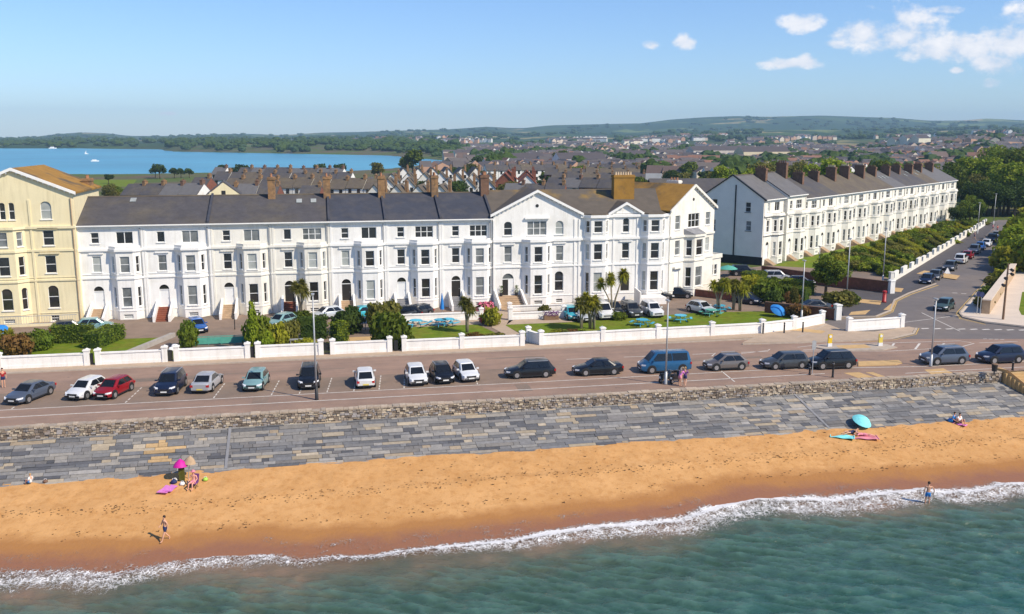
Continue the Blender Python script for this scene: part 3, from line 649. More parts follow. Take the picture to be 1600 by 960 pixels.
X0 = gx(846, 541); xs_ = [X0] + [gx(x, 541 - (x - 846) * .057) for x in (942, 1028, 1112, 1190)]
white_wall([(X0 - .9, GY + 2.2), (X0, GY)] + [(x, GY + .25 * i) for i, x in enumerate(xs_[1:], 1)] + [g(1240, 516), g(1284, 507)], 'long white garden wall curving away at its right end in front of the right hotel lawn', 1.2)
white_wall([(1326, 518), (1408, 512)], 'free standing white wall between two piers on the junction corner', 1.25, group=WG)
# iron gates in the gaps
gates = [(-4, 3), (141, 156), (261, 277), (389, 403), (503, 519), (611, 625)]
glab = ['black iron garden gate at the far left end of the white walls', 'black iron gate left of the bare drive in the white wall', 'black iron gate beside the round green bush and white stones', 'black iron gate left of the clipped conifer garden',
        'pale iron gate right of the clipped conifer garden', 'dark solid gate in front of the big round bush']
for (a, b_), lb in zip(gates, glab):
    x0, x1 = gx(a, 573 - a * .04) + .25, gx(b_, 573 - b_ * .04) - .25
    t = thing('garden_gate', lb, 'gate', ((x0 + x1) / 2, GY, .11), 0, 'iron gates between the white garden walls'); hw = (x1 - x0) / 2
    mb = MB(); k = 9
    for i in range(k): x = -hw + .03 + (2 * hw - .06) * i / (k - 1); mb.box(x - .02, x + .02, -.02, .02, .05, 1.15)
    mb.obj('gate_bars', M['metal_black'], t)
    for z in (.1, 1.0): mb = MB(); mb.box(-hw, hw, -.03, .03, z, z + .06); mb.obj('gate_rail', M['metal_black'], t)
    if lb.startswith('dark solid'): mb = MB(); mb.box(-hw, hw, .03, .06, .05, 1.1); mb.obj('gate_panel', M['metal_black'], t)

# inner white walls of the hotel gardens
white_wall([(7.6, 109.1), (18.2, 109.1)], 'low white wall behind the teal picnic tables on the hotel patio', .95, [1], 1.4, group='low white walls inside the hotel gardens')
white_wall([(21.6, 108.2), (28.3, 108.2), (28.6, 110.2)], 'low white wall behind the purple planter right of the hotel path', .85, [0, 1], 1.5, group='low white walls inside the hotel gardens')
white_wall([(22.6, 113.6), (31.6, 113.4)], 'low white wall with railing below the hotel bay window', .7, [0, 1], 1.1, group='low white walls inside the hotel gardens')
# red brick walls near the junction
white_wall([(1195, 488), (1308, 500)], 'low red brick wall ending in a white pier beside the junction', 1.35, [1], 1.9, 'brick_wall', 'brick_red', .7, 'white_render', None)
white_wall([(1190, 432), (1270, 444), (1392, 459)], 'long red brick wall below the grey gabled house and its garden', 1.7, [2], 1.9, 'brick_wall', 'brick_red', .7, 'white_render', None)
white_wall([(1085, 462), (1150, 470)], 'low red brick wall behind the hotel car park', .9, [], 1.2, 'brick_wall', 'brick_red', .5, None, None)
# side road: kerb wall with raised white blocks
KP = [g(x, y) for x, y in ((1392, 443), (1440, 414), (1485, 386), (1540, 352))]
t = thing('garden_wall', 'long low white kerb wall with raised blocks running up the side road beside the hedged gardens', 'wall', (*KP[0], .05))
base = MB(); o = Vector((*KP[0], 0))
tot = [Vector((*p, 0)) - o for p in KP]
for a, b_ in zip(tot, tot[1:]):
    d = (b_ - a).normalized(); nn_ = Vector((-d.y, d.x, 0)) * .16
    base.prism([tuple(v) for v in (a - nn_, b_ - nn_, b_ + nn_, a + nn_)], (0, 0, .55))
base.obj('kerb_wall', M['warm_render'], t)
rn = random.Random(5)
for a, b_ in zip(tot, tot[1:]):
    ln = (b_ - a).length; d = (b_ - a).normalized(); nn_ = Vector((-d.y, d.x, 0)) * .2; s = 1.5 if a.length < 1 else 0.0
    while s < ln - 1.5:
        q0 = a + d * s; w_ = rn.uniform(2.2, 3.4); q1 = a + d * min(s + w_, ln); mb = MB(); mb.prism([(v.x, v.y, .55) for v in (q0 - nn_, q1 - nn_, q1 + nn_, q0 + nn_)], (0, 0, rn.uniform(.75, 1.0))); mb.obj('raised_block', M['warm_render'], t); s += w_ + rn.uniform(2.0, 3.5)
for i in (0,):
    mb = MB(); v = tot[0]; mb.box(v.x - .28, v.x + .28, v.y - .28, v.y + .28, 0, 1.6); mb.box(v.x - .34, v.x + .34, v.y - .34, v.y + .34, 1.6, 1.72); mb.obj('pier', M['warm_render'], t)
# pale stone retaining wedge and bed on the plaza
t = thing('planter_wall', 'long pale stone retaining wall holding a shrub bed on the right hand plaza', 'wall', (*g(1537, 490), .13)); o = Vector((*g(1537, 490), 0))
def rel(x, y): return Vector((*g(x, y, .13), 0)) - o
mb = MB(); mb.prism([tuple(v) for v in (rel(1533, 490), rel(1546, 491), rel(1586, 430), rel(1578, 430))], (0, 0, 1.7)); mb.obj('stone_wall', M['stone_tan'], t)
mb = MB(); mb.prism([(v.x, v.y, 1.7) for v in (rel(1532.5, 490.5), rel(1547, 491.5), rel(1587, 430), rel(1577, 430))], (0, 0, .14)); mb.obj('coping', M['paving_pale'], t)
sheet('planting_bed', [(1532, 486), (1576, 428), (1562, 424), (1524, 478)], .145, M['soil'])
# concrete edging of the left garden
t = thing('edging_wall', 'low concrete edging wall running back beside the long clipped hedge', 'wall', (-21.3, 95, .03)); mb = MB(); mb.prism([(0, 0, 0), (.5, 0, 0), (4.6, 11, 0), (4.1, 11, 0)], (0, 0, .5)); mb.obj('wall_face', M['concrete'], t)
# teal railing
t = thing('teal_railing', 'teal painted metal railing across the car parking ground behind the white wall', 'railing', (-14.0, 101.2, .02))
for i in range(6): mb = MB(); mb.tube((i * 1.35, 0, 0), (i * 1.35, 0, .95), .04, n=6); mb.obj('post', M['green_paint'], t)
mb = MB(); mb.box(0, 6.75, -.025, .025, .88, .95); mb.box(0, 6.75, -.02, .02, .45, .5); mb.box(0, 6.75, -.015, .015, .1, .8) ; mb.obj('rail', M['green_paint'], t)
# ------------------------------------------------------------------ terraced houses
def Pt(P, u, n, s, z, d=0.0): return (P[0] + u[0] * s + n[0] * d, P[1] + u[1] * s + n[1] * d, z)
def wall_panel(mb, P, u, n, s0, s1, z0, z1, ops=(), rev=.16):
    """a wall with real openings: ops = [(s0, s1, z0, z1, arched)]"""
    ss = sorted({s0, s1, *[o[0] for o in ops], *[o[1] for o in ops]}); zz = sorted({z0, z1, *[o[2] for o in ops], *[o[3] for o in ops]})
    for a, b in zip(ss, ss[1:]):
        for c, d in zip(zz, zz[1:]):
            m1, m2 = (a + b) / 2, (c + d) / 2
            if any(o[0] < m1 < o[1] and o[2] < m2 < o[3] for o in ops): continue
            mb.poly([Pt(P, u, n, a, c), Pt(P, u, n, b, c), Pt(P, u, n, b, d), Pt(P, u, n, a, d)])
    for o in ops:
        a, b, c, d = o[:4]
        for p, q in (((a, c), (b, c)), ((b, c), (b, d)), ((b, d), (a, d)), ((a, d), (a, c))):
            mb.poly([Pt(P, u, n, *p), Pt(P, u, n, *p, -rev), Pt(P, u, n, *q, -rev), Pt(P, u, n, *q)])
        if len(o) > 4 and o[4]:
            r = (b - a) / 2; k = 5; mid = (a + b) / 2; zc = d - r
            for sg in (-1, 1):
                arc = [Pt(P, u, n, mid + sg * r * math.cos(i * math.pi / 2 / k), zc + r * math.sin(i * math.pi / 2 / k), 0.003) for i in range(k + 1)]
                cor = Pt(P, u, n, mid + sg * r, d, 0.003)
                mb.poly(([cor] + arc) if sg < 0 else ([cor] + arc)[::-1])
RW = random.Random(11)
def window(root, P, u, n, o, style='sash', blind=None, sill=True, mulls=0, nm='window'):
    a, b, c, d = o[:4]; fr = MB(); D = -.10; w_ = .065
    def bar(s0, s1, z0, z1, dd=D, th=.05):
        fr.prism([Pt(P, u, n, s0, z0, dd), Pt(P, u, n, s1, z0, dd), Pt(P, u, n, s1, z1, dd), Pt(P, u, n, s0, z1, dd)], (-n[0] * th, -n[1] * th, 0))
    bar(a, b, c, c + w_); bar(a, b, d - w_, d); bar(a, a + w_, c + w_, d - w_); bar(b - w_, b, c + w_, d - w_)
    if style == 'sash': m = (c + d) / 2; bar(a + w_, b - w_, m - .035, m + .035, D - .005)
    for i in range(mulls): m = a + (b - a) * (i + 1) / (mulls + 1); bar(m - .045, m + .045, c + w_, d - w_, D + .01)
    f = fr.obj(nm, M['frame_white'], root)
    gl = MB(); gl.poly([Pt(P, u, n, a, c, D - .04), Pt(P, u, n, b, c, D - .04), Pt(P, u, n, b, d, D - .04), Pt(P, u, n, a, d, D - .04)])
    if blind is None: blind = RW.choice(['glass_dark'] * 6 + ['glass_half'] * 2 + ['glass_blind'])
    gl.obj('pane', M[blind], f)
    if sill:
        sl = MB(); sl.prism([Pt(P, u, n, a - .1, c - .1, .1), Pt(P, u, n, b + .1, c - .1, .1), Pt(P, u, n, b + .1, c - .003, .1), Pt(P, u, n, a - .1, c - .003, .1)], (-n[0] * .098, -n[1] * .098, 0)); sl.obj('sill', M['trim_white'] if sill is True else M[sill], f)
    return f
def course(mb, path, z0, z1, d):
    """moulding following a wall path (list of xy), projecting d towards -normal side"""
    P = [Vector((*p, 0)) for p in path]; off = []
    for i in range(len(P)):
        t0 = (P[i] - P[i - 1]).normalized() if i else (P[1] - P[0]).normalized(); t1 = (P[i + 1] - P[i]).normalized() if i < len(P) - 1 else t0
        n0 = Vector((t0.y, -t0.x, 0)); n1 = Vector((t1.y, -t1.x, 0)); m = (n0 + n1).normalized(); m /= max(.5, m.dot(n0)); off.append(m * d)
    for i in range(len(P) - 1):
        a, b = P[i], P[i + 1]; mb.prism([(a.x, a.y, z0), (a.x + off[i].x, a.y + off[i].y, z0), (b.x + off[i + 1].x, b.y + off[i + 1].y, z0), (b.x, b.y, z0)], (0, 0, z1 - z0))
def bay_path(c, wf, wt, proj): return [(c - wt / 2, 0), (c - wf / 2, -proj), (c + wf / 2, -proj), (c + wt / 2, 0)]
def seg_frame(p, q):
    u = (q[0] - p[0], q[1] - p[1]); l = math.hypot(*u); u = (u[0] / l, u[1] / l, 0); return p, u, (u[1], -u[0], 0), l
FL = dict(b=(.15, .75), g=(1.55, 3.95), f=(5.75, 7.7), s=(9.25, 10.55))
def chimney(root, x, y, zb, zt, w=.9, d=1.6, m='brick_orange', pots=4, pm='pot'):
    mb = MB(); mb.box(x - w / 2, x + w / 2, y - d / 2, y + d / 2, zb, zt - .35); mb.box(x - w / 2 - .08, x + w / 2 + .08, y - d / 2 - .08, y + d / 2 + .08, zt - .35, zt - .1); mb.box(x - w / 2 - .02, x + w / 2 + .02, y - d / 2 - .02, y + d / 2 + .02, zt - .1, zt)
    c = mb.obj('chimney', M[m], root)
    for i in range(pots):
        p = MB(); yy = y + (i - (pots - 1) / 2) * (d * .8 / max(pots, 1)) if d >= w else y; xx = x if d >= w else x + (i - (pots - 1) / 2) * (w * .85 / pots)
        p.ring([((xx, yy, zt), .14), ((xx, yy, zt + .35), .11), ((xx, yy, zt + .42), .14)], 8); p.obj('chimney_pot', M[pm], c)
    return c
def roof_slab(root, x0, x1, ze, zr, dr, dback, m, over=.35, name='roof', y0=0):
    mb = MB(); t = .16; sl = (zr - ze) / (dr + over)
    mb.prism([(x0, y0 - over, ze), (x0, y0 + dr, zr), (x0, y0 + dback, ze), (x0, y0 + dback, ze - t), (x0, y0 + dr, zr - t * 1.2), (x0, y0 - over, ze - t)][::-1], (x1 - x0, 0, 0))
    return mb.obj(name, M[m], root)
def bay(root, mb, trim, c, wf, wt, proj, lv, zb, zt, wm, ww=1.1, cw=.5, tops=True, blind=None, mat_='white_render', sill=True):
    path = bay_path(c, wf, wt, proj)
    for k, (p, q) in enumerate(zip(path, path[1:])):
        P, u, n, l = seg_frame(p, q); W_ = ww if k == 1 else min(cw, l - .3); ops = [((l - W_) / 2, (l + W_) / 2, z0, z1, ar) for z0, z1, ar in lv]
        if k == 1: ops2 = ops + [((l - ww) / 2, (l + ww) / 2, .15, .65, False)] if zb <= 0 and wm == 'base' else ops
        else: ops2 = ops
        wall_panel(mb, P, u, n, 0, l, zb, zt, ops2)
        for o in ops2: window(root, P, u, n, o, blind=blind if k == 1 else None, sill=sill if o[2] > 1 else False)
    mb.poly([(x, y, zt) for x, y in path])
    return path
def steps(root, c, w, zt, ln, m='stone_tan', cheeks='white_render', n=8):
    s = MB()
    for i in range(n): s.box(c - w / 2, c + w / 2, -ln + i * ln / n, -.002, i * zt / n - (.1 if i == 0 else 0), (i + 1) * zt / n)
    s.obj('front_steps', M[m], root)
    if cheeks:
        for sg in (-1, 1):
            ch = MB(); x = c + sg * (w / 2 + .14)
            ch.prism([(x - .13, 0, -.05), (x - .13, -ln - .3, -.05), (x - .13, -ln - .3, .75), (x - .13, -ln + .1, .85), (x - .13, -.003, zt + .8)][::-1], (.26, 0, 0)); ch.obj('step_wall', M[cheeks], root)
def house(label, X, W, loc=(0, 118.5, 0), rz=0, eave=11.5, ridge=14.45, depth=13, dr=6.5, wallm='white_render', roofm='slate', door='white', doorc=1.85, bayc=4.85, second='double', single=True, base=True, stepm='stone_tan',
          mirror=False, group='white seafront terraced houses', chim=None, roof_lights=(), balcony=None, sidewalls=(False, False), bw=(1.95, 3.7, .95), blinds=None, doorw=1.15, fl=FL, dz=1.3, sillm=True, chim_m='brick_orange', extra_chim=None, pipe=True, vr=None):
    t = thing('terraced_house', label, 'house', (loc[0] + X * math.cos(rz), loc[1] + X * math.sin(rz), loc[2]), rz, group)
    mx = (lambda s: W - s) if mirror else (lambda s: s)
    dc, bc = mx(doorc), mx(bayc); P, u, n = (0, 0), (1, 0, 0), (0, -1, 0)
    wmb = MB(); tr = MB(); bl = bc - bw[1] / 2; br = bc + bw[1] / 2
    ops = []; wins = []
    dop = (dc - doorw / 2, dc + doorw / 2, dz, fl['g'][1] + .1, True)
    o1 = (dc - .5, dc + .5, *fl['f']); o2 = (dc - .45, dc + .45, *fl['s'])
    ops = [dop, o1, o2]
    if second == 'double': sw_ = 1.9; sty = ('plain', 1)
    elif second == 'triple': sw_ = 2.3; sty = ('sash', 2)
    else: sw_ = 1.2; sty = ('sash', 0)
    o3 = (bc - sw_ / 2, bc + sw_ / 2, fl['s'][0] - .1, fl['s'][1] + .05)
    zbt = fl['f'][1] + .9
    wall_panel(wmb, P, u, n, 0, bl, -.3, zbt, [o for o in ops if o[1] < bl and o[3] < zbt]) if bl > .05 else None
    wall_panel(wmb, P, u, n, br, W, -.3, zbt, [o for o in ops if o[0] > br and o[3] < zbt]) if br < W - .05 else None
    wall_panel(wmb, P, u, n, 0, W, zbt, eave, [o2, o3])
    path = bay(t, wmb, tr, bc, *bw[:2], bw[2], [(fl['g'][0], fl['g'][1], False), (*fl['f'], False)], -.3, zbt, 'base', mat_=wallm, blind=blinds, sill=sillm)
    wmb.poly([(0, 0, -.3), (0, 0, eave), (0, depth, eave), (0, depth, -.3)]); wmb.poly([(W, 0, -.3), (W, depth, -.3), (W, depth, eave), (W, 0, eave)]); wmb.poly([(0, depth, -.3), (0, depth, eave), (W, depth, eave), (W, depth, -.3)])
    for x in (0.002, W - .002): wmb.poly([(x, 0, eave), (x, dr, ridge - .2), (x, depth, eave)])
    wmb.obj('wall', M[wallm], t)
    window(t, P, u, n, o1, blind=blinds, sill=sillm); window(t, P, u, n, o2, sill=sillm, style=RW.choice(['sash', 'sash', 'plain'])); window(t, P, u, n, o3, style=sty[0], mulls=sty[1], sill=False)
    # mouldings
    full = [(0, 0), *path, (W, 0)]
    course(tr, full, 4.95, 5.15, .12); course(tr, full, fl['f'][1] + .62, fl['f'][1] + .9, .2); course(tr, full, fl['f'][1] + .5, fl['f'][1] + .6, .1); course(tr, full, 1.05, 1.15, .06)
    course(tr, [(0, 0), (W, 0)], eave - .42, eave - .18, .22); course(tr, [(dc - .8, 0), (dc + .8, 0)], fl['f'][1] + .25, fl['f'][1] + .42, .16); course(tr, full, 5.45, 5.55, .06)
    for x in (.14, W - .14): tr.box(x - .12, x + .12, -.08, 0.0, 0, eave - .42)
    # balcony parapet on the bay
    for (p, q) in zip(path, path[1:]):
        Pp, uu, nn_, l = seg_frame(p, q); tr.prism([Pt(Pp, uu, nn_, 0, zbt, .03), Pt(Pp, uu, nn_, l, zbt, .03), Pt(Pp, uu, nn_, l, zbt, -.12), Pt(Pp, uu, nn_, 0, zbt, -.12)][::-1], (0, 0, .32))
    tr.obj('mouldings', M['trim_white' if wallm == 'white_render' else wallm], t)
    # door with fanlight
    dm = MB(); a, b = dop[0], dop[1]; dm.poly([(a, .12, dz), (b, .12, dz), (b, .12, dop[3] - doorw / 2 - .05), (a, .12, dop[3] - doorw / 2 - .05)]); dd = dm.obj('front_door', M['door_white' if door == 'white' else 'door_dark'], t)
    fn = MB(); fn.poly([(a, .13, dop[3] - doorw / 2), (b, .13, dop[3] - doorw / 2), (b, .13, dop[3]), (a, .13, dop[3])]); fn.obj('fanlight', M['glass_dark'], dd)
    fb = MB(); fb.box(a, b, .05, .12, dop[3] - doorw / 2 - .08, dop[3] - doorw / 2); fb.obj('door_frame', M['frame_white'], dd); fb = MB(); fb.box(b - .18, b - .12, .07, .12, dz + 1.0, dz + 1.1); fb.obj('door_handle', M['metal_grey'], dd)
    steps(t, dc, 1.5, dz, 3.0 if dz > 1 else 1.6, stepm, 'white_render' if dz > 1 else None)
    roof_slab(t, -.0, W, eave, ridge, dr, depth, roofm); rf = t.children[-1]
    gt = MB(); gt.box(0, W, -.48, -.34, eave - .2, eave - .06); gt.obj('gutter', M['trim_white'] if wallm != 'x' else M['pipe'], t)
    rd = MB(); rd.prism([(0, dr - .2, ridge - .04), (0, dr, ridge + .08), (0, dr + .2, ridge - .04)][::-1], (W, 0, 0)); rd.obj('ridge_tiles', M['slate_brown'], rf)
    if pipe: pp = MB(); pp.tube((W - .35, -.14, 0), (W - .35, -.14, eave - .3), .055, n=6); pp.obj('drain_pipe', M['pipe'], t)
    if chim is not None: chimney(t, mx(chim) if chim < W * .5 + 99 else chim, dr - .4, ridge - .9, ridge + 2.3, m=chim_m)
    if extra_chim: chimney(t, *extra_chim)
    for (rx, ry) in roof_lights:
        k = (ridge - eave) / (dr + .35); z = eave + (ry + .35) * k; q = MB(); q.prism([(rx, ry, z + .05), (rx + .7, ry, z + .05), (rx + .7, ry + .9, z + .05 + .9 * k), (rx, ry + .9, z + .05 + .9 * k)], (0, -.02, .06)); q.obj('roof_light', M['glass_blind'], rf)
    if vr: # raised party wall coping running up the roof
        for x in vr:
            k = MB(); k.prism([(x - .14, -.35, eave), (x - .14, dr, ridge), (x - .14, dr, ridge + .28), (x - .14, -.35, eave + .26)][::-1], (.28, 0, 0)); k.obj('roof_coping', M['lead' if x < 1 else 'slate_new'], rf)
    return t
HX = [-29.1, -21.6, -13.8, -6.5, .55, 7.55, 14.6, 21.3]
def Wd(i): return HX[i + 1] - HX[i]
house('white terraced house joined to the cream gabled building, with tan front steps', HX[0], Wd(0), doorc=2.0, bayc=5.35, roofm='slate', roof_lights=[])
house('white terraced house whose front steps are red tiled', HX[1], Wd(1), doorc=2.0, bayc=5.4, roofm='slate', stepm='tile_red', roof_lights=[(-2.2, 5.0)], vr=[7.6], blinds='glass_half')
house('off white terraced house with tan steps and a dark double attic window', HX[2], Wd(2), wallm='warm_render', roofm='slate', chim=7.2, chim_m='brick_orange')
house('off white terraced house with a red brown stair, dark door and two roof lights', HX[3], Wd(3), wallm='warm_render', roofm='slate', door='dark', stepm='tile_red', second='triple', roof_lights=[(3.0, 4.2), (4.8, 4.2)], chim=6.9, dz=1.4, vr=[7.0])
house('white terraced house with a dark arched door, partly behind the bright teal car', HX[4], Wd(4), door='dark', roofm='slate_new', second='double', chim=6.9, vr=[6.95])
house('white terraced house with dark grey steps behind the two big round bushes', HX[5], Wd(5), roofm='slate_new', second='triple', stepm='stone_grey', chim=6.95, vr=[7.0])
house('white terraced house with grey steps, left neighbour of the big gabled hotel', HX[6], Wd(6), roofm='slate_new', second='triple', stepm='stone_grey', door='dark', chim=6.55, chim_m='brick_brown', vr=[6.6])

# hotel with the wide gable
def gable_front(t, W, ez, az, wallm, roofm, ops, trimd=.25, ax=None, yroof=9, vent=True, P=(0, 0), over=.35, x0=0.0):
    """gable triangle over x0..x0+W at y=0 with bargeboards and its own ridge running back"""
    ax = ax if ax is not None else x0 + W / 2; g_ = MB(); g_.poly([(x0, 0, ez), (x0 + W, 0, ez), (ax, 0, az)]); g_.obj('gable_wall', M[wallm], t)
    k = MB(); s1 = (az - ez) / (ax - x0); s2 = (az - ez) / (x0 + W - ax); e = .35; th = .34
    k.prism([(x0 - e, -over - .02, ez - e * s1), (ax, -over - .02, az), (x0 + W + e, -over - .02, ez - e * s2), (x0 + W + e, -over - .02, ez - e * s2 + th), (ax, -over - .02, az + th), (x0 - e, -over - .02, ez - e * s1 + th)], (0, .2, 0)); b = k
    k = MB(); h = .2
    k.prism([(x0 - e, -over + .18, ez - e * s1 + .1), (x0 - e, -over + .18, ez - e * s1 + h + .1), (ax, -over + .18, az + h + .1), (x0 + W + e, -over + .18, ez - e * s2 + h + .1), (x0 + W + e, -over + .18, ez - e * s2 + .1), (ax, -over + .18, az + .1)], (0, yroof, 0)); r = k.obj('roof', M[roofm], t)
    m = int(W / .55)
    for i in range(m):
        x = x0 + (i + .5) * W / m; z = ez + (x - x0) * s1 if x < ax else ez + (x0 + W - x) * s2; b.box(x - .07, x + .07, -over + .1, .01, z - .16, z + .05)
    b.obj('bargeboard', M['trim_white' if wallm != 'warm_render' else 'warm_render'], t)
    if vent: v = MB(); v.ring([((ax, -.03, az - 1.75), .22), ((ax, .02, az - 1.75), .22)], 14); v.obj('round_vent', M['glass_dark'], t)
    return r
t = thing('gabled_hotel', 'tall white hotel building with a wide gable, round vent and tan entrance steps', 'hotel', (HX[7], 118.2, 0))
W = 11.75; wm_ = MB(); tr = MB(); P, u, n = (0, 0), (1, 0, 0), (0, -1, 0)
dop = (1.25, 2.75, 1.3, 4.2, True); rw = (8.3, 9.5, 1.7, 4.3, True); ops = [dop, rw, (1.5, 2.5, 5.7, 7.8), (8.45, 9.45, 5.7, 7.7), (1.45, 2.55, 9.2, 11.0, True), (8.35, 9.45, 9.2, 11.0, True), (8.5, 9.4, .1, .6)]
tri = (4.55, 7.15, 9.15, 11.0)
zbt = 8.7; bcx = 5.85; path = bay_path(bcx, 2.1, 4.0, 1.0)
wall_panel(wm_, P, u, n, 0, bcx - 2, -.3, zbt, [o for o in ops if o[1] < 4 and o[3] < zbt]); wall_panel(wm_, P, u, n, bcx + 2, W, -.3, zbt, [o for o in ops if o[0] > 7 and o[3] < zbt]); wall_panel(wm_, P, u, n, 0, W, zbt, 11.8, [o for o in ops if o[3] > zbt] + [tri])
bay(t, wm_, tr, bcx, 2.1, 4.0, 1.0, [(1.5, 4.0, False), (5.7, 7.75, False)], -.3, zbt, 'base')
for x in (0, W): wm_.poly([(x, 0, -.3), (x, 14, -.3), (x, 14, 11.8), (x, 0, 11.8)])
wm_.obj('wall', M['white_render'], t)
for o in ops:
    if o is not dop: window(t, P, u, n, o)
window(t, P, u, n, tri, mulls=2, blind='glass_half')
full = [(0, 0), *path, (W, 0)]
course(tr, full, 4.95, 5.15, .12); course(tr, full, 8.35, 8.7, .22); course(tr, full, 8.25, 8.33, .1); course(tr, full, 1.05, 1.15, .06); course(tr, full, 5.4, 5.5, .06)
course(tr, [(1.1, 0), (2.9, 0)], 8.0, 8.15, .18); course(tr, [(8.1, 0), (9.8, 0)], 8.0, 8.15, .18); course(tr, [(4.2, 0), (7.5, 0)], 11.3, 11.5, .3); course(tr, [(4.4, 0), (7.3, 0)], 11.5, 11.62, .15)
for x in (.15, W - .15, 11.0): tr.box(x - .12, x + .12, -.09, 0, 0, 11.2)
tr.obj('mouldings', M['trim_white'], t)
dm = MB(); dm.poly([(1.25, .12, 1.3), (2.0, .12, 1.3), (2.0, .12, 3.4), (1.25, .12, 3.4)]); dd = dm.obj('front_door', M['door_dark'], t)
dm = MB(); dm.box(2.02, 2.75, .06, .12, 1.3, 3.4); dm.obj('door_leaf', M['door_white'], dd); dm = MB(); dm.box(1.25, 2.75, .05, .12, 3.4, 3.5); dm.obj('door_frame', M['door_white'], dd); dm = MB(); dm.poly([(1.25, .13, 3.48), (2.75, .13, 3.48), (2.75, .13, 4.2), (1.25, .13, 4.2)]); dm.obj('fanlight', M['glass_half'], dd)
steps(t, 2.0, 3.2, 1.3, 3.4, 'stone_tan', 'white_render', 7)
gable_front(t, W, 11.8, 14.75, 'white_render', 'slate_lichen', [], yroof=8.5)
mb = MB(); mb.prism([(-.02, -.1, 11.8), (-.02, 6.6, 14.7), (-.02, 13.5, 11.7)][::-1], (W + 13.0, 0, 0)); mb.v = [(x, y + .4, z) for x, y, z in mb.v]; rf = mb.obj('roof', M['slate_lichen'], t)
chimney(t, 0.1, 6.6, 13.5, 16.8, m='brick_brown', pots=3)
chimney(t, 19.0, 4.6, 12.5, 16.7, w=2.9, d=1.2, m='lichen_roof', pots=7, pm='pot_pale')
for x in (1.0, 3.05):
    p_ = MB(); p_.ring([((x, -.45, 1.3), .2), ((x, -.45, 1.7), .24)], 8); q = tag(p_.obj('plant_pot', M['metal_black']), 'black plant pot with a dark shrub on the hotel steps, %s of the door' % ('left' if x < 2 else 'right'), 'plant pot'); q.location = (HX[7], 118.2 + .1, 0)
    l_ = MB()
    for i in range(60):
        a, b_ = RW.uniform(0, 6.3), RW.uniform(0, .28); z = RW.uniform(1.65, 2.6); l_.poly([(x + b_ * math.cos(a), -.45 + b_ * math.sin(a), z), (x + b_ * math.cos(a) + .1, -.45 + b_ * math.sin(a), z + .05), (x + b_ * math.cos(a) + .02, -.4 + b_ * math.sin(a), z + .13)])
    l_.obj('foliage', M['leaf_dark'], q)
mb = MB(); mb.tube((-.25, -.12, 0), (-.25, -.12, 11.3), .06, n=6); mb.obj('drain_pipe', M['pipe'], t)

# right wing of the hotel with small gable between two bays
t = thing('gabled_hotel', 'white hotel wing with a small gable between two full height bays', 'hotel', (33.05, 118.2, 0)); W = 12.4
wm_ = MB(); tr = MB(); gops = [(5.7, 6.9, 1.4, 4.0, True), (5.8, 6.8, 5.8, 7.9), (5.85, 6.75, 9.3, 11.2, True)]
pieces = []
for c in (2.2, 10.1):
    pth = bay_path(c, 2.0, 3.4, .9)
    bay(t, wm_, tr, c, 2.0, 3.4, .9, [(1.5, 4.1, False), (5.8, 7.9, False), (9.4, 10.95, False)], -.3, 11.5, 'base', ww=1.15, cw=.6); pieces.append(pth)
for a, b_, oo in ((0, .5, []), (3.9, 8.4, gops), (11.8, W, [])): wall_panel(wm_, P, u, n, a, b_, -.3, 11.8, oo)
wm_.poly([(W, 0, -.3), (W, 14, -.3), (W, 14, 11.8), (W, 0, 11.8)]); wm_.obj('wall', M['white_render'], t)
for o in gops[1:]: window(t, P, u, n, o)
full = [(0, 0), *pieces[0], *pieces[1], (W, 0)]
for a, b_, d in ((4.95, 5.15, .12), (8.4, 8.7, .2), (11.35, 11.7, .25), (1.05, 1.15, .06)): course(tr, full, a, b_, d)
course(tr, [(5.4, 0), (7.2, 0)], 8.05, 8.2, .16)
for x in (4.6, 7.9): tr.box(x - .12, x + .12, -.09, 0, 0, 11.3)
tr.obj('mouldings', M['trim_white'], t)
gable_front(t, 4.3, 11.75, 13.0, 'white_render', 'slate_lichen', [], x0=4.1, yroof=4.5, vent=False)
dm = MB(); dm.poly([(5.7, .12, 1.4), (6.9, .12, 1.4), (6.9, .12, 4.0), (5.7, .12, 4.0)]); dm.obj('front_door', M['door_dark'], t)
mb = MB(); mb.prism([(0, 0, 11.72), (.5, 0, 11.72), (1.2, -.95, 11.72), (3.2, -.95, 11.72), (3.9, 0, 11.72)], (0, 0, .15)); mb.prism([(8.4, 0, 11.72), (9.1, -.95, 11.72), (11.1, -.95, 11.72), (11.8, 0, 11.72), (12.4, 0, 11.72)], (0, 0, .15)); mb.obj('bay_roof', M['slate_brown'], t)
st_ = MB(); st_.box(7.3, 11.0, -3.4, -1.0, -.1, .9); st_.prism([(7.3, -3.4, .9), (7.3, -3.4, 1.7), (7.3, -1.0, 2.0), (7.3, -1.0, .9)][::-1], (.2, 0, 0)); st_.obj('entrance_ramp', M['white_render'], t)

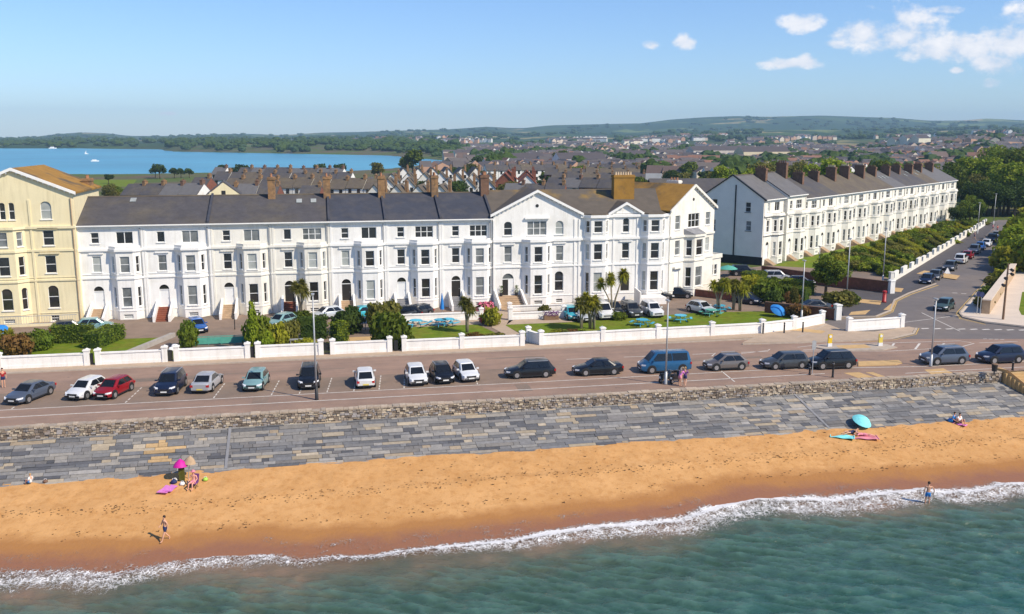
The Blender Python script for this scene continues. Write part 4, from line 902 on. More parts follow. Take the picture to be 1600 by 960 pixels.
# end building turned towards the road
az = R(33); t = thing('gabled_house', 'white gabled end building turned towards the side road, with a hooded bay', 'house', (45.6, 118.2, 0), az); W = 10.4
wm_ = MB(); tr = MB(); ops = [(1.2, 2.3, 5.9, 7.9), (1.1, 2.2, 9.4, 11.3), (8.3, 9.4, 9.6, 11.4), (8.4, 9.3, 5.9, 7.8), (1.2, 2.3, 1.3, 3.9)]
tri = (4.1, 6.7, 9.5, 11.4); zbt = 8.6; bcx = 5.4; path = bay_path(bcx, 2.4, 4.4, 1.1)
wall_panel(wm_, P, u, n, 0, bcx - 2.2, -.3, zbt, [o for o in ops if o[1] < 3 and o[3] < zbt]); wall_panel(wm_, P, u, n, bcx + 2.2, W, -.3, zbt, [ops[3]]); wall_panel(wm_, P, u, n, 0, W, zbt, 12.0, [ops[1], ops[2], tri])
bay(t, wm_, tr, bcx, 2.4, 4.4, 1.1, [(1.4, 4.1, False), (5.7, 7.9, False)], -.3, zbt, 'no', ww=1.5, cw=.8)
wm_.poly([(W, 0, -.3), (W, 12, -.3), (W, 12, 12), (W, 0, 12)]); wm_.poly([(0, 0, -.3), (0, 0, 12), (0, 12, 12), (0, 12, -.3)]); wm_.obj('wall', M['warm_render'], t)
for o in ops[:4]: window(t, P, u, n, o)
window(t, P, u, n, tri, mulls=2)
dm = MB(); dm.poly([(1.2, .12, 1.3), (2.3, .12, 1.3), (2.3, .12, 3.9), (1.2, .12, 3.9)]); dm.obj('front_door', M['door_white'], t)
full = [(0, 0), *path, (W, 0)]
for a, b_, d in ((4.95, 5.15, .12), (8.3, 8.6, .2), (1.05, 1.15, .06)): course(tr, full, a, b_, d)
course(tr, [(.8, 0), (2.7, 0)], 4.1, 4.35, .4)
tr.obj('mouldings', M['warm_render'], t)
mb = MB(); mb.prism([(*p, 8.62) for p in bay_path(bcx, 2.6, 4.6, 1.2)], (0, 0, .08)); mb.poly([(bcx - 2.3, 0, 9.4), (bcx - 2.3, 0, 8.7), (bcx - 1.3, -1.2, 8.7), (bcx - .9, 0, 9.4)]); mb.poly([(bcx - 1.3, -1.2, 8.7), (bcx + 1.3, -1.2, 8.7), (bcx + .9, 0, 9.4), (bcx - .9, 0, 9.4)]); mb.obj('bay_hood', M['stone_grey'], t)
gable_front(t, W, 12.0, 15.1, 'warm_render', 'lichen_roof', [], yroof=11.5, vent=True)
chimney(t, 9.6, 6.5, 11.5, 15.6, m='warm_render', pots=3, w=.8, d=2.0)
ax = thing('annex', 'small flat roofed white annex against the right side of the end building', 'annex', (45.6 + W * math.cos(az) + .05, 118.2 + W * math.sin(az), 0), az); mb = MB(); oo = [(1.0, 1.7, 2.0, 3.5), (2.0, 2.7, 2.0, 3.5)]
wall_panel(mb, (0, 1.0), u, n, 0, 3.6, -.3, 4.8, oo); mb.poly([(3.6, 1, -.3), (3.6, 8, -.3), (3.6, 8, 4.8), (3.6, 1, 4.8)]); mb.poly([(0, 1, 4.8), (3.6, 1, 4.8), (3.6, 8, 4.8), (0, 8, 4.8)]); mb.obj('wall', M['warm_render'], ax)
for o in oo: window(ax, (0, 1.0), u, n, o)
mb = MB(); course(mb, [(0, 1), (3.6, 1), (3.6, 8)], 4.4, 5.0, .15); mb.obj('parapet', M['warm_render'], ax)

# cream building at the left edge
t = thing('cream_building', 'tall cream rendered building with a wide white edged gable and an orange lichen covered roof', 'building', (-41.9, 118.0, 0)); W = 12.9
wm_ = MB(); tr = MB(); bcx = 5.0; path = bay_path(bcx, 2.6, 4.6, 1.0); zbt = 11.1
ops = [(9.2, 10.4, 1.7, 4.4, True), (9.2, 10.4, 5.9, 8.0), (9.2, 10.4, 9.4, 11.7 - .6), (9.2, 10.4, 12.3, 14.4, True), (3.7, 4.35, 12.3, 14.3, True), (4.75, 5.4, 12.3, 14.3, True), (5.75, 6.4, 12.3, 14.3, True), (1.0, 1.9, 5.9, 8.0), (9.3, 10.2, .1, .8)]
wall_panel(wm_, P, u, n, 0, bcx - 2.3, -.3, zbt, [ops[7]]); wall_panel(wm_, P, u, n, bcx + 2.3, W, -.3, zbt, [ops[0], ops[1], ops[8]]); 
ops[2] = (9.2, 10.4, 9.2, 11.0); wall_panel(wm_, P, u, n, bcx + 2.3, W, -.3, -.29, []) 
wm_ = MB(); wall_panel(wm_, P, u, n, 0, bcx - 2.3, -.3, zbt, [ops[7]]); wall_panel(wm_, P, u, n, bcx + 2.3, W, -.3, zbt, [ops[0], ops[1], ops[2], ops[8]]); wall_panel(wm_, P, u, n, 0, W, zbt, 15.3, [ops[3], ops[4], ops[5], ops[6]])
bay(t, wm_, tr, bcx, 2.6, 4.6, 1.0, [(1.7, 4.3, True), (5.8, 8.0, False), (9.2, 10.9, False)], -.3, zbt + .1, 'base', ww=1.2, cw=.7)
for x in (0, W): wm_.poly([(x, 0, -.3), (x, 13, -.3), (x, 13, 15.3), (x, 0, 15.3)])
wm_.poly([(0, 13, -.3), (W, 13, -.3), (W, 13, 15.3), (0, 13, 15.3)]); wm_.obj('wall', M['cream_render'], t)
for o in ops: window(t, P, u, n, o)
full = [(0, 0), *path, (W, 0)]
for a, b_, d in ((4.95, 5.15, .12), (5.35, 5.45, .06), (8.5, 8.75, .12), (11.2, 11.5, .2), (1.05, 1.15, .06)): course(tr, full, a, b_, d)
for z in (8.2, 11.12 - .0): course(tr, [(8.7, 0), (10.9, 0)], z + .02, z + .17, .2)
for x in (.15, 8.0, W - .15): tr.box(x - .12, x + .12, -.09, 0, 0, 14.6)
tr.obj('mouldings', M['cream_render'], t)
gable_front(t, W, 15.3, 18.0, 'cream_render', 'lichen_roof', [], yroof=13.4, vent=False)
mb = MB(); mb.tube((12.6, -.12, 0), (12.6, -.12, 14.8), .06, n=6); mb.obj('drain_pipe', M['stone_tan'], t)
fe = MB()
for i in range(46): fe.box(i * .28 - .012, i * .28 + .012, -2.5, -2.47, .3, 1.25)
fe.box(-.1, 12.8, -2.51, -2.46, 1.2, 1.27); fe.box(-.1, 12.8, -2.51, -2.46, .3, .36); fe.obj('area_railing', M['metal_grey'], t)
lw = MB(); lw.box(-.1, 12.8, -2.6, -2.35, -.1, .3); lw.obj('area_wall', M['cream_render'], t)
chimney(t, 12.2, 10.6, 14, 16.6, m='brick_orange', w=1.0, d=1.8, pots=2)
dp = MB(); dp.box(-1.2, .1, -.9, 0, -.2, 9); dp.obj('porch', M['brick_orange'], t) if 0 else None

# ------------------------------------------------------------------ second terrace along the side road
C0 = g(1190, 415); A2 = math.atan2(*(lambda p, q: (q[1] - p[1], q[0] - p[0]))(C0, g(1497, 344)))
FL2 = dict(b=(.15, .75), g=(1.3, 3.6), f=(5.3, 7.3), s=(8.7, 10.0))
t2l = ['first house of the side road terrace, with the grey gable end and black trimmed bays', 'second house of the side road terrace, taller and standing forward with a stone balustrade',
       'third house of the side road terrace, with a small hood over its first floor bay', 'fourth house of the side road terrace, above the long brick wall', 'fifth house of the side road terrace, under brown slates above the bushes',
       'sixth house of the side road terrace, under brown slates', 'seventh house of the side road terrace, under brown slates', 'eighth house of the side road terrace, under brown slates', 'ninth house of the side road terrace, with three roof lights in a row',
       'tenth house of the side road terrace, with one tilted roof light', 'eleventh house of the side road terrace, under pale slates', 'twelfth house of the side road terrace, with an ivy clad balcony',
       'thirteenth house of the side road terrace, slightly creamier walls', 'last house of the side road terrace, beside the dark woodland']
s = 0; W2 = 7.9
for i in range(14):
    e, rdg = (11.3, 15.2) if i == 0 else (11.6, 15.4) if i == 1 else (10.7, 14.0)
    fl = dict(FL2) if i > 1 else dict(b=(.15, .75), g=(1.4, 3.8), f=(5.6, 7.6), s=(9.2, 10.6))
    fw_ = .0 if i != 1 else -.5
    loc = (C0[0] + fw_ * -math.sin(A2), C0[1] + fw_ * math.cos(A2), 0)
    h = house(t2l[i], s, W2, loc=loc, rz=A2, eave=e, ridge=rdg, depth=12.0, dr=6, wallm='warm_render', roofm=['slate_light', 'slate_light', 'slate', 'slate', 'slate_brown', 'slate_brown', 'slate_brown', 'slate_brown', 'slate_light', 'slate', 'slate', 'slate_brown', 'slate_light', 'slate_light'][i],
              fl=fl, doorc=1.7, bayc=5.0, second='triple' if i % 3 else 'double', group='white terraced houses up the side road', stepm='stone_tan', dz=.9, roof_lights=[(1, 3), (3, 3), (5, 3)] if i == 8 else [(2, 3), (6, 4)] if i in (10, 11) else [],
              chim=None, pipe=i % 2 == 0)
    if i < 13 and i != 0 or i == 0: chimney(h, W2 - .1, 4.6 + .3 * (i % 2), rdg - 1.2, rdg + (1.7 if i in (1, 4, 5, 6) else 1.1), w=.8, d=2.0, m='brick_brown', pots=5 if i > 3 else 4, pm='pot_pale' if i in (4, 5, 6) else 'brick_brown')
    s += W2
    if i == 0:
        gw = MB(); gops = [(2.2, 3.2, 5.8, 7.5), (2.4, 3.4, 9.0, 10.7), (9.0, 10.0, 5.6, 7.4), (8.8, 9.8, 9.3, 11.0), (9.2, 10.1, 2.4, 4.0)]
        Pg, ug, ng = (-.22, 12.0), (0, -1, 0), (-1, 0, 0); gops = [(12 - o[1], 12 - o[0], *o[2:]) for o in gops]
        wall_panel(gw, Pg, ug, ng, 0, 12, 1.4, e, gops); gw.poly([(-.22, 12, e), (-.22, 0, e), (-.22, 6, rdg)]); gw.poly([(-.22, 0, 1.4), (0, 0, 1.4), (0, 0, e), (-.22, 0, e)]); gw.obj('gable_wall', M['grey_render'], h)
        for o in gops: window(h, Pg, ug, ng, o, sill='black_paint')
        k = MB(); k.box(-.26, .0, -.02, 12.02, -.3, 1.4); k.obj('plinth', M['black_paint'], h); k = MB(); k.box(-.34, -.23, 5.2, 5.4, 1.4, rdg - 1.6); k.obj('drain_pipe', M['black_paint'], h)
        k = MB(); k.prism([(-.4, -.4, e - .25), (-.4, 6, rdg - .02), (-.4, 12.2, e - .15), (-.4, 12.2, e + .05), (-.4, 6, rdg + .2), (-.4, -.4, e - .02)][::-1], (.4, 0, 0)); k.obj('bargeboard', M['black_paint'], h)
        k = MB(); pth = [(0, 0), *bay_path(5.0, 1.95, 3.7, .95), (W2, 0)]; course(k, pth, 4.92, 5.0, .16); course(k, pth, 8.2, 8.28, .24); k.obj('black_band', M['black_paint'], h)
# ------------------------------------------------------------------ plants
def leaf_mesh(name, pts, nrm, size, m, jit=.9, rg=None, asp=.55):
    """many leaf shaped faces at pts, loosely facing nrm"""
    rg = rg or rng; k = len(pts)
    nn = nrm + rg.normal(0, jit, (k, 3)); nn /= np.linalg.norm(nn, axis=1)[:, None] + 1e-9
    a = np.cross(nn, rg.normal(0, 1, (k, 3))); a /= np.linalg.norm(a, axis=1)[:, None] + 1e-9; b = np.cross(nn, a)
    s = (size * rg.uniform(.6, 1.35, k))[:, None]
    v = np.stack([pts - a * s, pts + b * s * asp, pts + a * s, pts - b * s * asp], 1).reshape(-1, 3)
    me = bpy.data.meshes.new(name); me.vertices.add(len(v)); me.vertices.foreach_set('co', v.reshape(-1))
    me.loops.add(4 * k); me.loops.foreach_set('vertex_index', np.arange(4 * k)); me.polygons.add(k)
    me.polygons.foreach_set('loop_start', np.arange(0, 4 * k, 4)); me.polygons.foreach_set('loop_total', np.full(k, 4)); me.update(calc_edges=True)
    me.materials.append(m); return me
def blob_pts(blobs, n, rg, shell=.35, zmin=None):
    vol = np.array([b[3] * b[4] * b[5] for b in blobs]) ** (2 / 3.); cnt = (vol / vol.sum() * n).astype(int) + 1; P = []; Nn = []
    for (x, y, z, rx, ry, rz), c in zip(blobs, cnt):
        d = rg.normal(0, 1, (c, 3)); d /= np.linalg.norm(d, axis=1)[:, None]; r = 1 - shell * rg.random(c) ** 1.6
        lump = 1 + .16 * np.sin(d[:, 0] * 5 + x * 3) * np.sin(d[:, 1] * 6 + y) + .12 * np.sin(d[:, 2] * 9 + z)
        P.append(np.array([x, y, z]) + d * (r * lump)[:, None] * np.array([rx, ry, rz])); Nn.append(d)
    P = np.concatenate(P); Nn = np.concatenate(Nn)
    if zmin is not None: k = P[:, 2] > zmin; P, Nn = P[k], Nn[k]
    return P, Nn
def crown_blobs(rg, n, R_, Hh, zc, rb=.5):
    out = []
    for i in range(n):
        a = rg.uniform(0, 2 * math.pi); q = rg.uniform(-1, 1); rr = R_ * (1 - rb * .55) * math.sqrt(max(0, 1 - q * q * .8)) * rg.uniform(.35, 1)
        r = R_ * rb * rg.uniform(.65, 1.1); out.append((rr * math.cos(a), rr * math.sin(a), zc + q * Hh * .62, r, r, r * .8))
    out.append((0, 0, zc, R_ * .6, R_ * .6, Hh * .6)); return out
def tree_parts(key, leafm, h=10, R_=3.6, n=2600, leaf=.34, barkm='bark', seed=1, nb=14, trunk=.30, zc=.62, hh=None):
    rg = np.random.default_rng(seed); hh = hh or h * .38; bl = crown_blobs(rg, nb, R_, hh, h * zc)
    P, Nn = blob_pts(bl, n, rg); crown = leaf_mesh('crown_' + key, P, Nn, leaf, M[leafm], rg=rg)
    t = MB(); t.ring([((0, 0, -.2), trunk), ((.05, .02, h * .2), trunk * .8), ((0, .05, h * .45), trunk * .55), ((0, 0, h * .75), trunk * .2)], 8)
    for b in bl[:7]: t.ring([((0, .03, h * .32), trunk * .42), ((b[0] * .5, b[1] * .5, (h * .4 + b[2]) / 2), trunk * .28), ((b[0] * .9, b[1] * .9, b[2]), trunk * .1)], 6)
    return [('trunk', t.mesh('trunk_' + key, M[barkm], True), None), ('crown', crown, None)]
TR = {}
for i, lm in enumerate(('leaf_mid', 'leaf_dark', 'leaf_bright', 'leaf_olive')):
    for k in range(2): TR[lm, k] = tree_parts(f'{lm}{k}', lm, seed=20 + i * 3 + k, n=4200, leaf=.30, nb=16 + 3 * k)
FARTR = {}
for i, lm in enumerate(('leaf_mid', 'leaf_dark', 'leaf_olive', 'leaf_teal')): FARTR[lm] = tree_parts('far_' + lm, lm, seed=50 + i, n=1500, leaf=.5, nb=11)
def tree(x, y, h, lm, label, group, far=False, w_=1.0, k=None, z=0):
    pr = FARTR[lm] if far else TR[lm, k if k is not None else RW.randrange(2)]
    s = h / 10; return place(pr, 'broadleaf_tree', label, 'tree', (x, y, z), RW.uniform(0, 6.3), group, (s * w_, s * w_, s))
def shrub_parts(key, lm, n=1300, leaf=.13, seed=1, shape='round', stem=True):
    rg = np.random.default_rng(seed)
    if shape == 'round': bl = [(0, 0, .5, .9, .9, .55)] + [(rg.uniform(-.5, .5), rg.uniform(-.5, .5), rg.uniform(.35, .75), .45, .45, .38) for _ in range(6)]
    elif shape == 'ball': bl = [(0, 0, .5, .8, .8, .55)]
    elif shape == 'cone': bl = [(0, 0, .35, .55, .55, .4), (0, 0, .75, .42, .42, .4), (0, 0, 1.15, .28, .28, .4)]
    else: bl = [(rg.uniform(-.8, .8), rg.uniform(-.8, .8), rg.uniform(.2, .4), .4, .4, .25) for _ in range(9)]
    P, Nn = blob_pts(bl, n, rg, .3, .0); fo = leaf_mesh('foliage_' + key, P, Nn, leaf, M[lm], rg=rg, jit=.7)
    t = MB()
    for b in bl[:4]: t.ring([((0, 0, -.05), .05), ((b[0] * .7, b[1] * .7, b[2]), .02)], 5)
    return [('foliage', fo, None), ('stems', t.mesh('stems', M['bark']), None)]
SH = {}
for i, lm in enumerate(('leaf_mid', 'leaf_dark', 'leaf_bright', 'leaf_yellow', 'leaf_brown', 'leaf_olive')):
    SH[lm, 'round'] = shrub_parts('r' + lm, lm, seed=70 + i); SH[lm, 'ball'] = shrub_parts('b' + lm, lm, seed=80 + i, shape='ball', leaf=.10, n=1500)
SH['leaf_bright', 'cone'] = shrub_parts('c', 'leaf_bright', shape='cone', leaf=.09, n=1500, seed=91)
def shrub(x, y, r, h, lm, label, shape='round', group=None, z=0.02, name='shrub'):
    return place(SH[lm, shape], name, label, 'shrub', (x, y, z), RW.uniform(0, 6.3), group, (r, r, h))
def hedge(p0, p1, w_, h, lm, label, group=None, z=0.02, n=None, seed=1):
    """clipped hedge: leaves over the faces of a long rounded block"""
    rg = np.random.default_rng(seed); a = Vector((*p0, 0)); b = Vector((*p1, 0)); d = b - a; ln = d.length; ang = math.atan2(d.y, d.x); n = n or int(ln * (w_ + 2 * h) * 42)
    s = rg.random(n) * ln; per = rg.random(n) * (2 * h + w_); side1 = per < h; side2 = per > h + w_
    yy = np.where(side1, -w_ / 2, np.where(side2, w_ / 2, per - h - w_ / 2)); zz = np.where(side1, per, np.where(side2, 2 * h + w_ - per, h))
    P = np.stack([s, yy, zz], 1); Nn = np.stack([np.zeros(n), np.where(side1, -1, np.where(side2, 1, 0)), np.where(side1 | side2, 0, 1)], 1).astype(float)
    ne = int(w_ * h * 42); E = np.stack([rg.choice([0, ln], ne), rg.uniform(-w_ / 2, w_ / 2, ne), rg.uniform(0, h, ne)], 1); P = np.concatenate([P, E]); Nn = np.concatenate([Nn, np.stack([np.where(E[:, 0] > 0, 1., -1.), np.zeros(ne), np.zeros(ne)], 1)])
    P = P + (fbm(P[:, 0] * 1.1 + seed, P[:, 1] * 1.1 + P[:, 2], 3, seed) - .45)[:, None] * Nn * .45 + rg.normal(0, .03, P.shape)
    P[:, 2] = np.maximum(P[:, 2], .02)
    t = thing('hedge', label, 'hedge', (*p0, z), ang, group); link('foliage', leaf_mesh('foliage', P, Nn, .12, M[lm], rg=rg, jit=.5), t)
    c = MB(); c.box(.12, ln - .12, -w_ / 2 + .12, w_ / 2 - .12, 0, h - .12); c.obj('branches', M['leaf_dark'], t); return t
def palm(x, y, h, label, heads=4, seed=1, lm='leaf_yellow', spread=.9, group='cabbage palms on the hotel lawns'):
    rg = np.random.default_rng(seed); t = thing('cabbage_palm', label, 'palm tree', (x, y, .02), rg.uniform(0, 6), group); tr = MB(); tips = []
    for i in range(heads):
        a = i * 2 * math.pi / heads + rg.uniform(-.4, .4); q = spread * rg.uniform(.5, 1.1); z = h * rg.uniform(.72, 1.0); tip = (q * math.cos(a), q * math.sin(a), z); tips.append(tip)
        tr.ring([((0.08 * math.cos(a), 0.08 * math.sin(a), -.1), .11), ((q * .3 * math.cos(a), q * .3 * math.sin(a), h * .4), .085), (tip, .06)], 7)
    tr.obj('trunk', M['bark_pale'], t, True)
    for tip in tips:
        k = 230; fr = MB()
        for _ in range(k):
            az_, el = rg.uniform(0, 2 * math.pi), rg.uniform(-.9, 1.3); L_ = rg.uniform(.65, 1.15); d = Vector((math.cos(az_) * math.cos(el), math.sin(az_) * math.cos(el), math.sin(el))); s = Vector((-math.sin(az_), math.cos(az_), 0)) * .045
            p0 = Vector(tip); p1 = p0 + d * L_ * .55; p2 = p0 + d * L_ + Vector((0, 0, -.25 * L_)); fr.poly([p0 - s, p1 - s * 1.3, p1 + s * 1.3, p0 + s]); fr.poly([p1 - s * 1.3, p2, p1 + s * 1.3])
        fr.obj('leaf_head', M[lm], t)
    return t

# palms on the lawns
palm(*g(956, 496), 5.6, 'tallest cabbage palm with a split pale trunk on the right hotel lawn', 5, 3, spread=1.5)
palm(*g(470, 496), 4.3, 'cabbage palm with three heads beside the red brown house stair', 4, 4, 'leaf_olive', .8)
palm(*g(1122, 488), 4.2, 'cabbage palm at the right hand end of the hotel car park', 4, 6, 'leaf_yellow', 1.0)
palm(*g(908, 516), 3.7, 'slim cabbage palm at the front of the right hotel lawn, left one of three', 3, 7, 'leaf_olive', .5)
palm(*g(922, 514), 3.9, 'leaning cabbage palm with a white trunk at the front of the hotel lawn', 3, 8, 'leaf_yellow', .9)
palm(*g(928, 515), 3.0, 'short cabbage palm at the front of the hotel lawn, right one of three', 2, 9, 'leaf_olive', .4)
palm(*g(730, 520), 3.6, 'cabbage palm growing low on the left hotel lawn before the pink flowers', 4, 10, 'leaf_olive', .5)
palm(*g(1146, 484), 3.6, 'bushy cabbage palm with hanging dead leaves at the lawn edge', 4, 12, 'leaf_olive', .7)
palm(*g(1156, 486), 3.4, 'pale cabbage palm right next to the bushy one at the lawn edge', 3, 13, 'leaf_yellow', .5)
# garden bushes, left to right
def S(px, py, r, h, lm, label, shape='round', group='garden shrubs behind the white seafront walls'): x, y = g(px, py); return shrub(x, y, r, h, lm, label, shape, group)
S(28, 556, 1.6, 1.9, 'leaf_brown', 'red brown leaved round bush in the far left garden', 'round')
S(8, 545, 1.5, 1.8, 'leaf_yellow', 'yellow green bush at the left edge of the far left garden')
S(42, 550, 1.4, 1.7, 'leaf_olive', 'olive green bush beside the red brown one')
S(64, 547, 1.5, 2.0, 'leaf_mid', 'round clipped green bush at the back of the far left lawn', 'ball')
hedge(g(82, 536), g(148, 534), 1.5, 1.9, 'leaf_mid', 'clipped garden hedge in front of the dark car by the cream building', 'clipped hedges in the seafront gardens', seed=2)
hedge(g(143, 546), g(184, 528), 1.9, 1.6, 'leaf_mid', 'broad rounded hedge running back along the concrete edging', 'clipped hedges in the seafront gardens', seed=3)
S(295, 543, 1.2, 2.6, 'leaf_mid', 'round green bush standing by the gate with white stones', 'ball')
S(397, 549, 1.4, 3.4, 'leaf_bright', 'tall bright green conifer left of the ring shaped conifer', 'cone')
S(404, 540, 1.7, 3.0, 'leaf_mid', 'dark green bush behind the tall bright conifer')
S(417, 552, .9, 2.2, 'leaf_bright', 'small clipped conifer with a hollow in the middle', 'ball')
S(432, 543, 1.4, 2.3, 'leaf_yellow', 'golden green bush right of the clipped conifers')
S(452, 536, 1.2, 2.2, 'leaf_olive', 'loose olive shrub behind the small garden table')
S(478, 546, 1.6, .9, 'leaf_yellow', 'low yellow green ground bush near the lamp post')
hedge(g(468, 530), g(512, 528), 1.5, 2.4, 'leaf_dark', 'dark green hedge behind the lamp post', 'clipped hedges in the seafront gardens', seed=4)
S(470, 504, 1.3, 1.3, 'leaf_mid', 'low bush under the three headed palm')
hedge(g(521, 545), g(540, 540), 1.2, 2.6, 'leaf_bright', 'square bright green hedge left of the tan terrace', 'clipped hedges in the seafront gardens', seed=5)
S(526, 547, .9, 1.3, 'leaf_dark', 'small dark bush at the foot of the square hedge')
S(540, 522, 1.6, 2.4, 'leaf_dark', 'dark shrub behind the square bright hedge'); S(553, 518, 1.5, 2.6, 'leaf_dark', 'dark shrub below the bright teal car')
S(613, 543, 2.2, 3.5, 'leaf_mid', 'biggest round bush, above the dark solid gate'); S(600, 520, 1.9, 3.2, 'leaf_olive', 'large round bush behind the biggest one, by the teal car'); S(630, 545, 1.3, 2.0, 'leaf_mid', 'lower bush on the right of the biggest round one')
S(768, 508, 1.3, 1.9, 'leaf_yellow', 'yellow green shrub beside the hotel path'); S(742, 536, 1.2, .9, 'leaf_brown', 'low brown shrub on the left hotel lawn'); S(770, 534, 1.3, .8, 'leaf_olive', 'low olive shrub on the left hotel lawn')
for i, (px, py) in enumerate(((878, 528), (893, 527), (906, 526), (868, 529))): S(px, py, .9, .8, ['leaf_olive', 'leaf_brown', 'leaf_mid', 'leaf_yellow'][i], ['low olive plant', 'low brown plant', 'low green plant', 'low yellowish plant'][i] + ' in the bed behind the long white wall')
S(967, 500, 1.1, .9, 'leaf_mid', 'low bush at the foot of the tallest palm'); S(850, 490, .9, .9, 'leaf_olive', 'small plants in the bed below the hotel bay'); S(345, 490, .9, 1.9, 'leaf_olive', 'young yellow green shrub beside the tan front steps'); S(258, 494, .5, .9, 'leaf_mid', 'small bush at the foot of the red tiled steps')
S(1085, 448, 1.2, 1.3, 'leaf_olive', 'low shrub under the bay of the end building')
S(1248, 496, 1.6, 1.4, 'leaf_brown', 'reddish dry bush at the right tip of the hotel lawn'); 
# between the car park and the junction
S(1135, 462, 1.5, 2.2, 'leaf_mid', 'green bush behind the palm, beside the annex'); hedge(g(1165, 452), g(1190, 448), 2.0, 2.4, 'leaf_mid', 'rounded clipped hedge in front of the dark car by the grey gable', 'clipped hedges near the junction', seed=6)
S(1178, 463, 2.2, 2.6, 'leaf_yellow', 'yellow green bush below the rounded hedge', group='shrubs near the junction'); S(1200, 470, 2.3, 2.8, 'leaf_mid', 'dense green bush left of the long clipped hedge', group='shrubs near the junction'); S(1207, 478, 1.5, 1.8, 'leaf_dark', 'dark low bush behind the brick wall', group='shrubs near the junction')
hedge(g(1215, 468), g(1262, 474), 1.6, 2.0, 'leaf_mid', 'long dark clipped hedge behind the short brick wall', 'clipped hedges near the junction', seed=7); hedge(g(1222, 455), g(1268, 462), 1.8, 1.8, 'leaf_bright', 'bright clipped hedge behind the dark one', 'clipped hedges near the junction', seed=8)
tree(*g(1290, 462), 6.2, 'leaf_mid', 'wide low tree leaning over the brick wall near the junction', None, w_=1.25, k=0)
S(1310, 478, 2.2, 1.7, 'leaf_olive', 'wide olive shrub beside the right white pier', group='shrubs near the junction'); S(1326, 476, 1.5, 1.5, 'leaf_mid', 'green shrub touching the small white pier', group='shrubs near the junction'); S(1238, 478, 1.1, 1.6, 'leaf_brown', 'dry brown shrub over the short brick wall', group='shrubs near the junction')
tree(*g(1240, 489), 3.6, 'leaf_olive', 'thin bare young tree in front of the brick wall', None, w_=.45, k=1)
# gardens of the side road terrace: bushes and hedges in a staggered spread
def quad(u_, v_):
    # u along the road, v from the kerb wall (0) to the houses (1)
    a = Vector(g(1392, 441)).lerp(Vector(g(1540, 351)), u_) if u_ < 0 else None
    K = [Vector(g(*p)) for p in ((1392, 441), (1440, 412), (1485, 384), (1538, 353))]; q = min(u_ * 3, 2.999); k0 = K[int(q)].lerp(K[int(q) + 1], q - int(q))
    h0 = Vector(C0) + Vector((math.cos(A2), math.sin(A2))) * (12 + 100 * u_) + Vector((math.sin(A2), -math.cos(A2))) * 3.4
    return k0.lerp(h0, v_)
kinds = [('leaf_mid', 'green'), ('leaf_bright', 'bright green'), ('leaf_bright', 'bright green'), ('leaf_bright', 'bright green'), ('leaf_yellow', 'golden'), ('leaf_yellow', 'golden'), ('leaf_olive', 'olive'), ('leaf_bright', 'bright green'), ('leaf_mid', 'green')]
rs = random.Random(9)
for i in range(80):
    u_ = rs.random(); v_ = rs.uniform(.05, .95); q = quad(u_, v_); lm, wd = rs.choice(kinds); r = rs.uniform(.9, 2.3); h = rs.uniform(.7, 1.9)
    shrub(q.x, q.y, r, h, lm, f'{wd} shrub among the terraced gardens beside the side road', rs.choice(['round', 'round', 'ball']) , f'{wd} shrubs in the side road gardens')
for i in range(13):
    u_ = .06 + i * .07; a, b_ = quad(u_, .06), quad(u_ + .015, .9); lm, wd = [('leaf_mid', 'green'), ('leaf_olive', 'olive'), ('leaf_yellow', 'golden')][i % 3]
    hedge((a.x, a.y), (b_.x, b_.y), 1.0, 1.3, lm, f'{wd} hedge dividing two gardens of the side road terrace', f'{wd} hedges dividing the side road gardens', seed=20 + i)
q = quad(.97, .6)
for i, (u_, v_, h) in enumerate(((.93, .75, 6.5), (.97, .5, 5.5), (.99, .85, 7.5), (.88, .9, 5))): q = quad(u_, v_); tree(q.x, q.y, h, 'leaf_dark' if i % 2 else 'leaf_mid', 'dark bushy garden tree by the last houses of the side road terrace', 'garden trees by the last side road houses', w_=1.2)
# plaza bed and the big bushes at the right edge
for i, (px, py, r, h, lm) in enumerate(((1536, 480, 1.3, 1.3, 'leaf_olive'), (1545, 466, 1.5, 1.5, 'leaf_mid'), (1554, 452, 1.6, 1.6, 'leaf_olive'), (1563, 440, 1.6, 1.7, 'leaf_yellow'), (1572, 428, 1.6, 1.8, 'leaf_mid'))): S(px, py, r, h, lm, 'low shrub in the bed along the pale stone retaining wall', group='shrubs in the plaza bed')
for i, (px, py, h) in enumerate(((1592, 414, 5.5), (1585, 402, 6), (1606, 396, 7), (1620, 415, 6.5), (1600, 383, 7), (1628, 384, 8), (1640, 402, 7.5), (1612, 371, 6.5), (1650, 420, 7))):
    tree(*g(px, py), h, 'leaf_bright' if i % 3 else 'leaf_mid', 'bright green bushy tree at the right side of the side road', 'bright bushy trees right of the side road', w_=1.35)
for i, (px, py, r, h) in enumerate(((1580, 424, 3.2, 3.6), (1576, 408, 3.0, 3.6), (1590, 398, 3.6, 4.2), (1600, 420, 4, 4.6), (1588, 384, 3.4, 4.2), (1596, 372, 3.6, 4.6), (1612, 400, 4.5, 6), (1625, 425, 5, 6), (1620, 378, 5, 6.5))):
    shrub(*g(px, py), r, h, 'leaf_bright' if i % 4 else 'leaf_yellow', 'bright bush spilling to the right hand kerb of the side road', 'round', 'bright bushes along the right kerb of the side road')
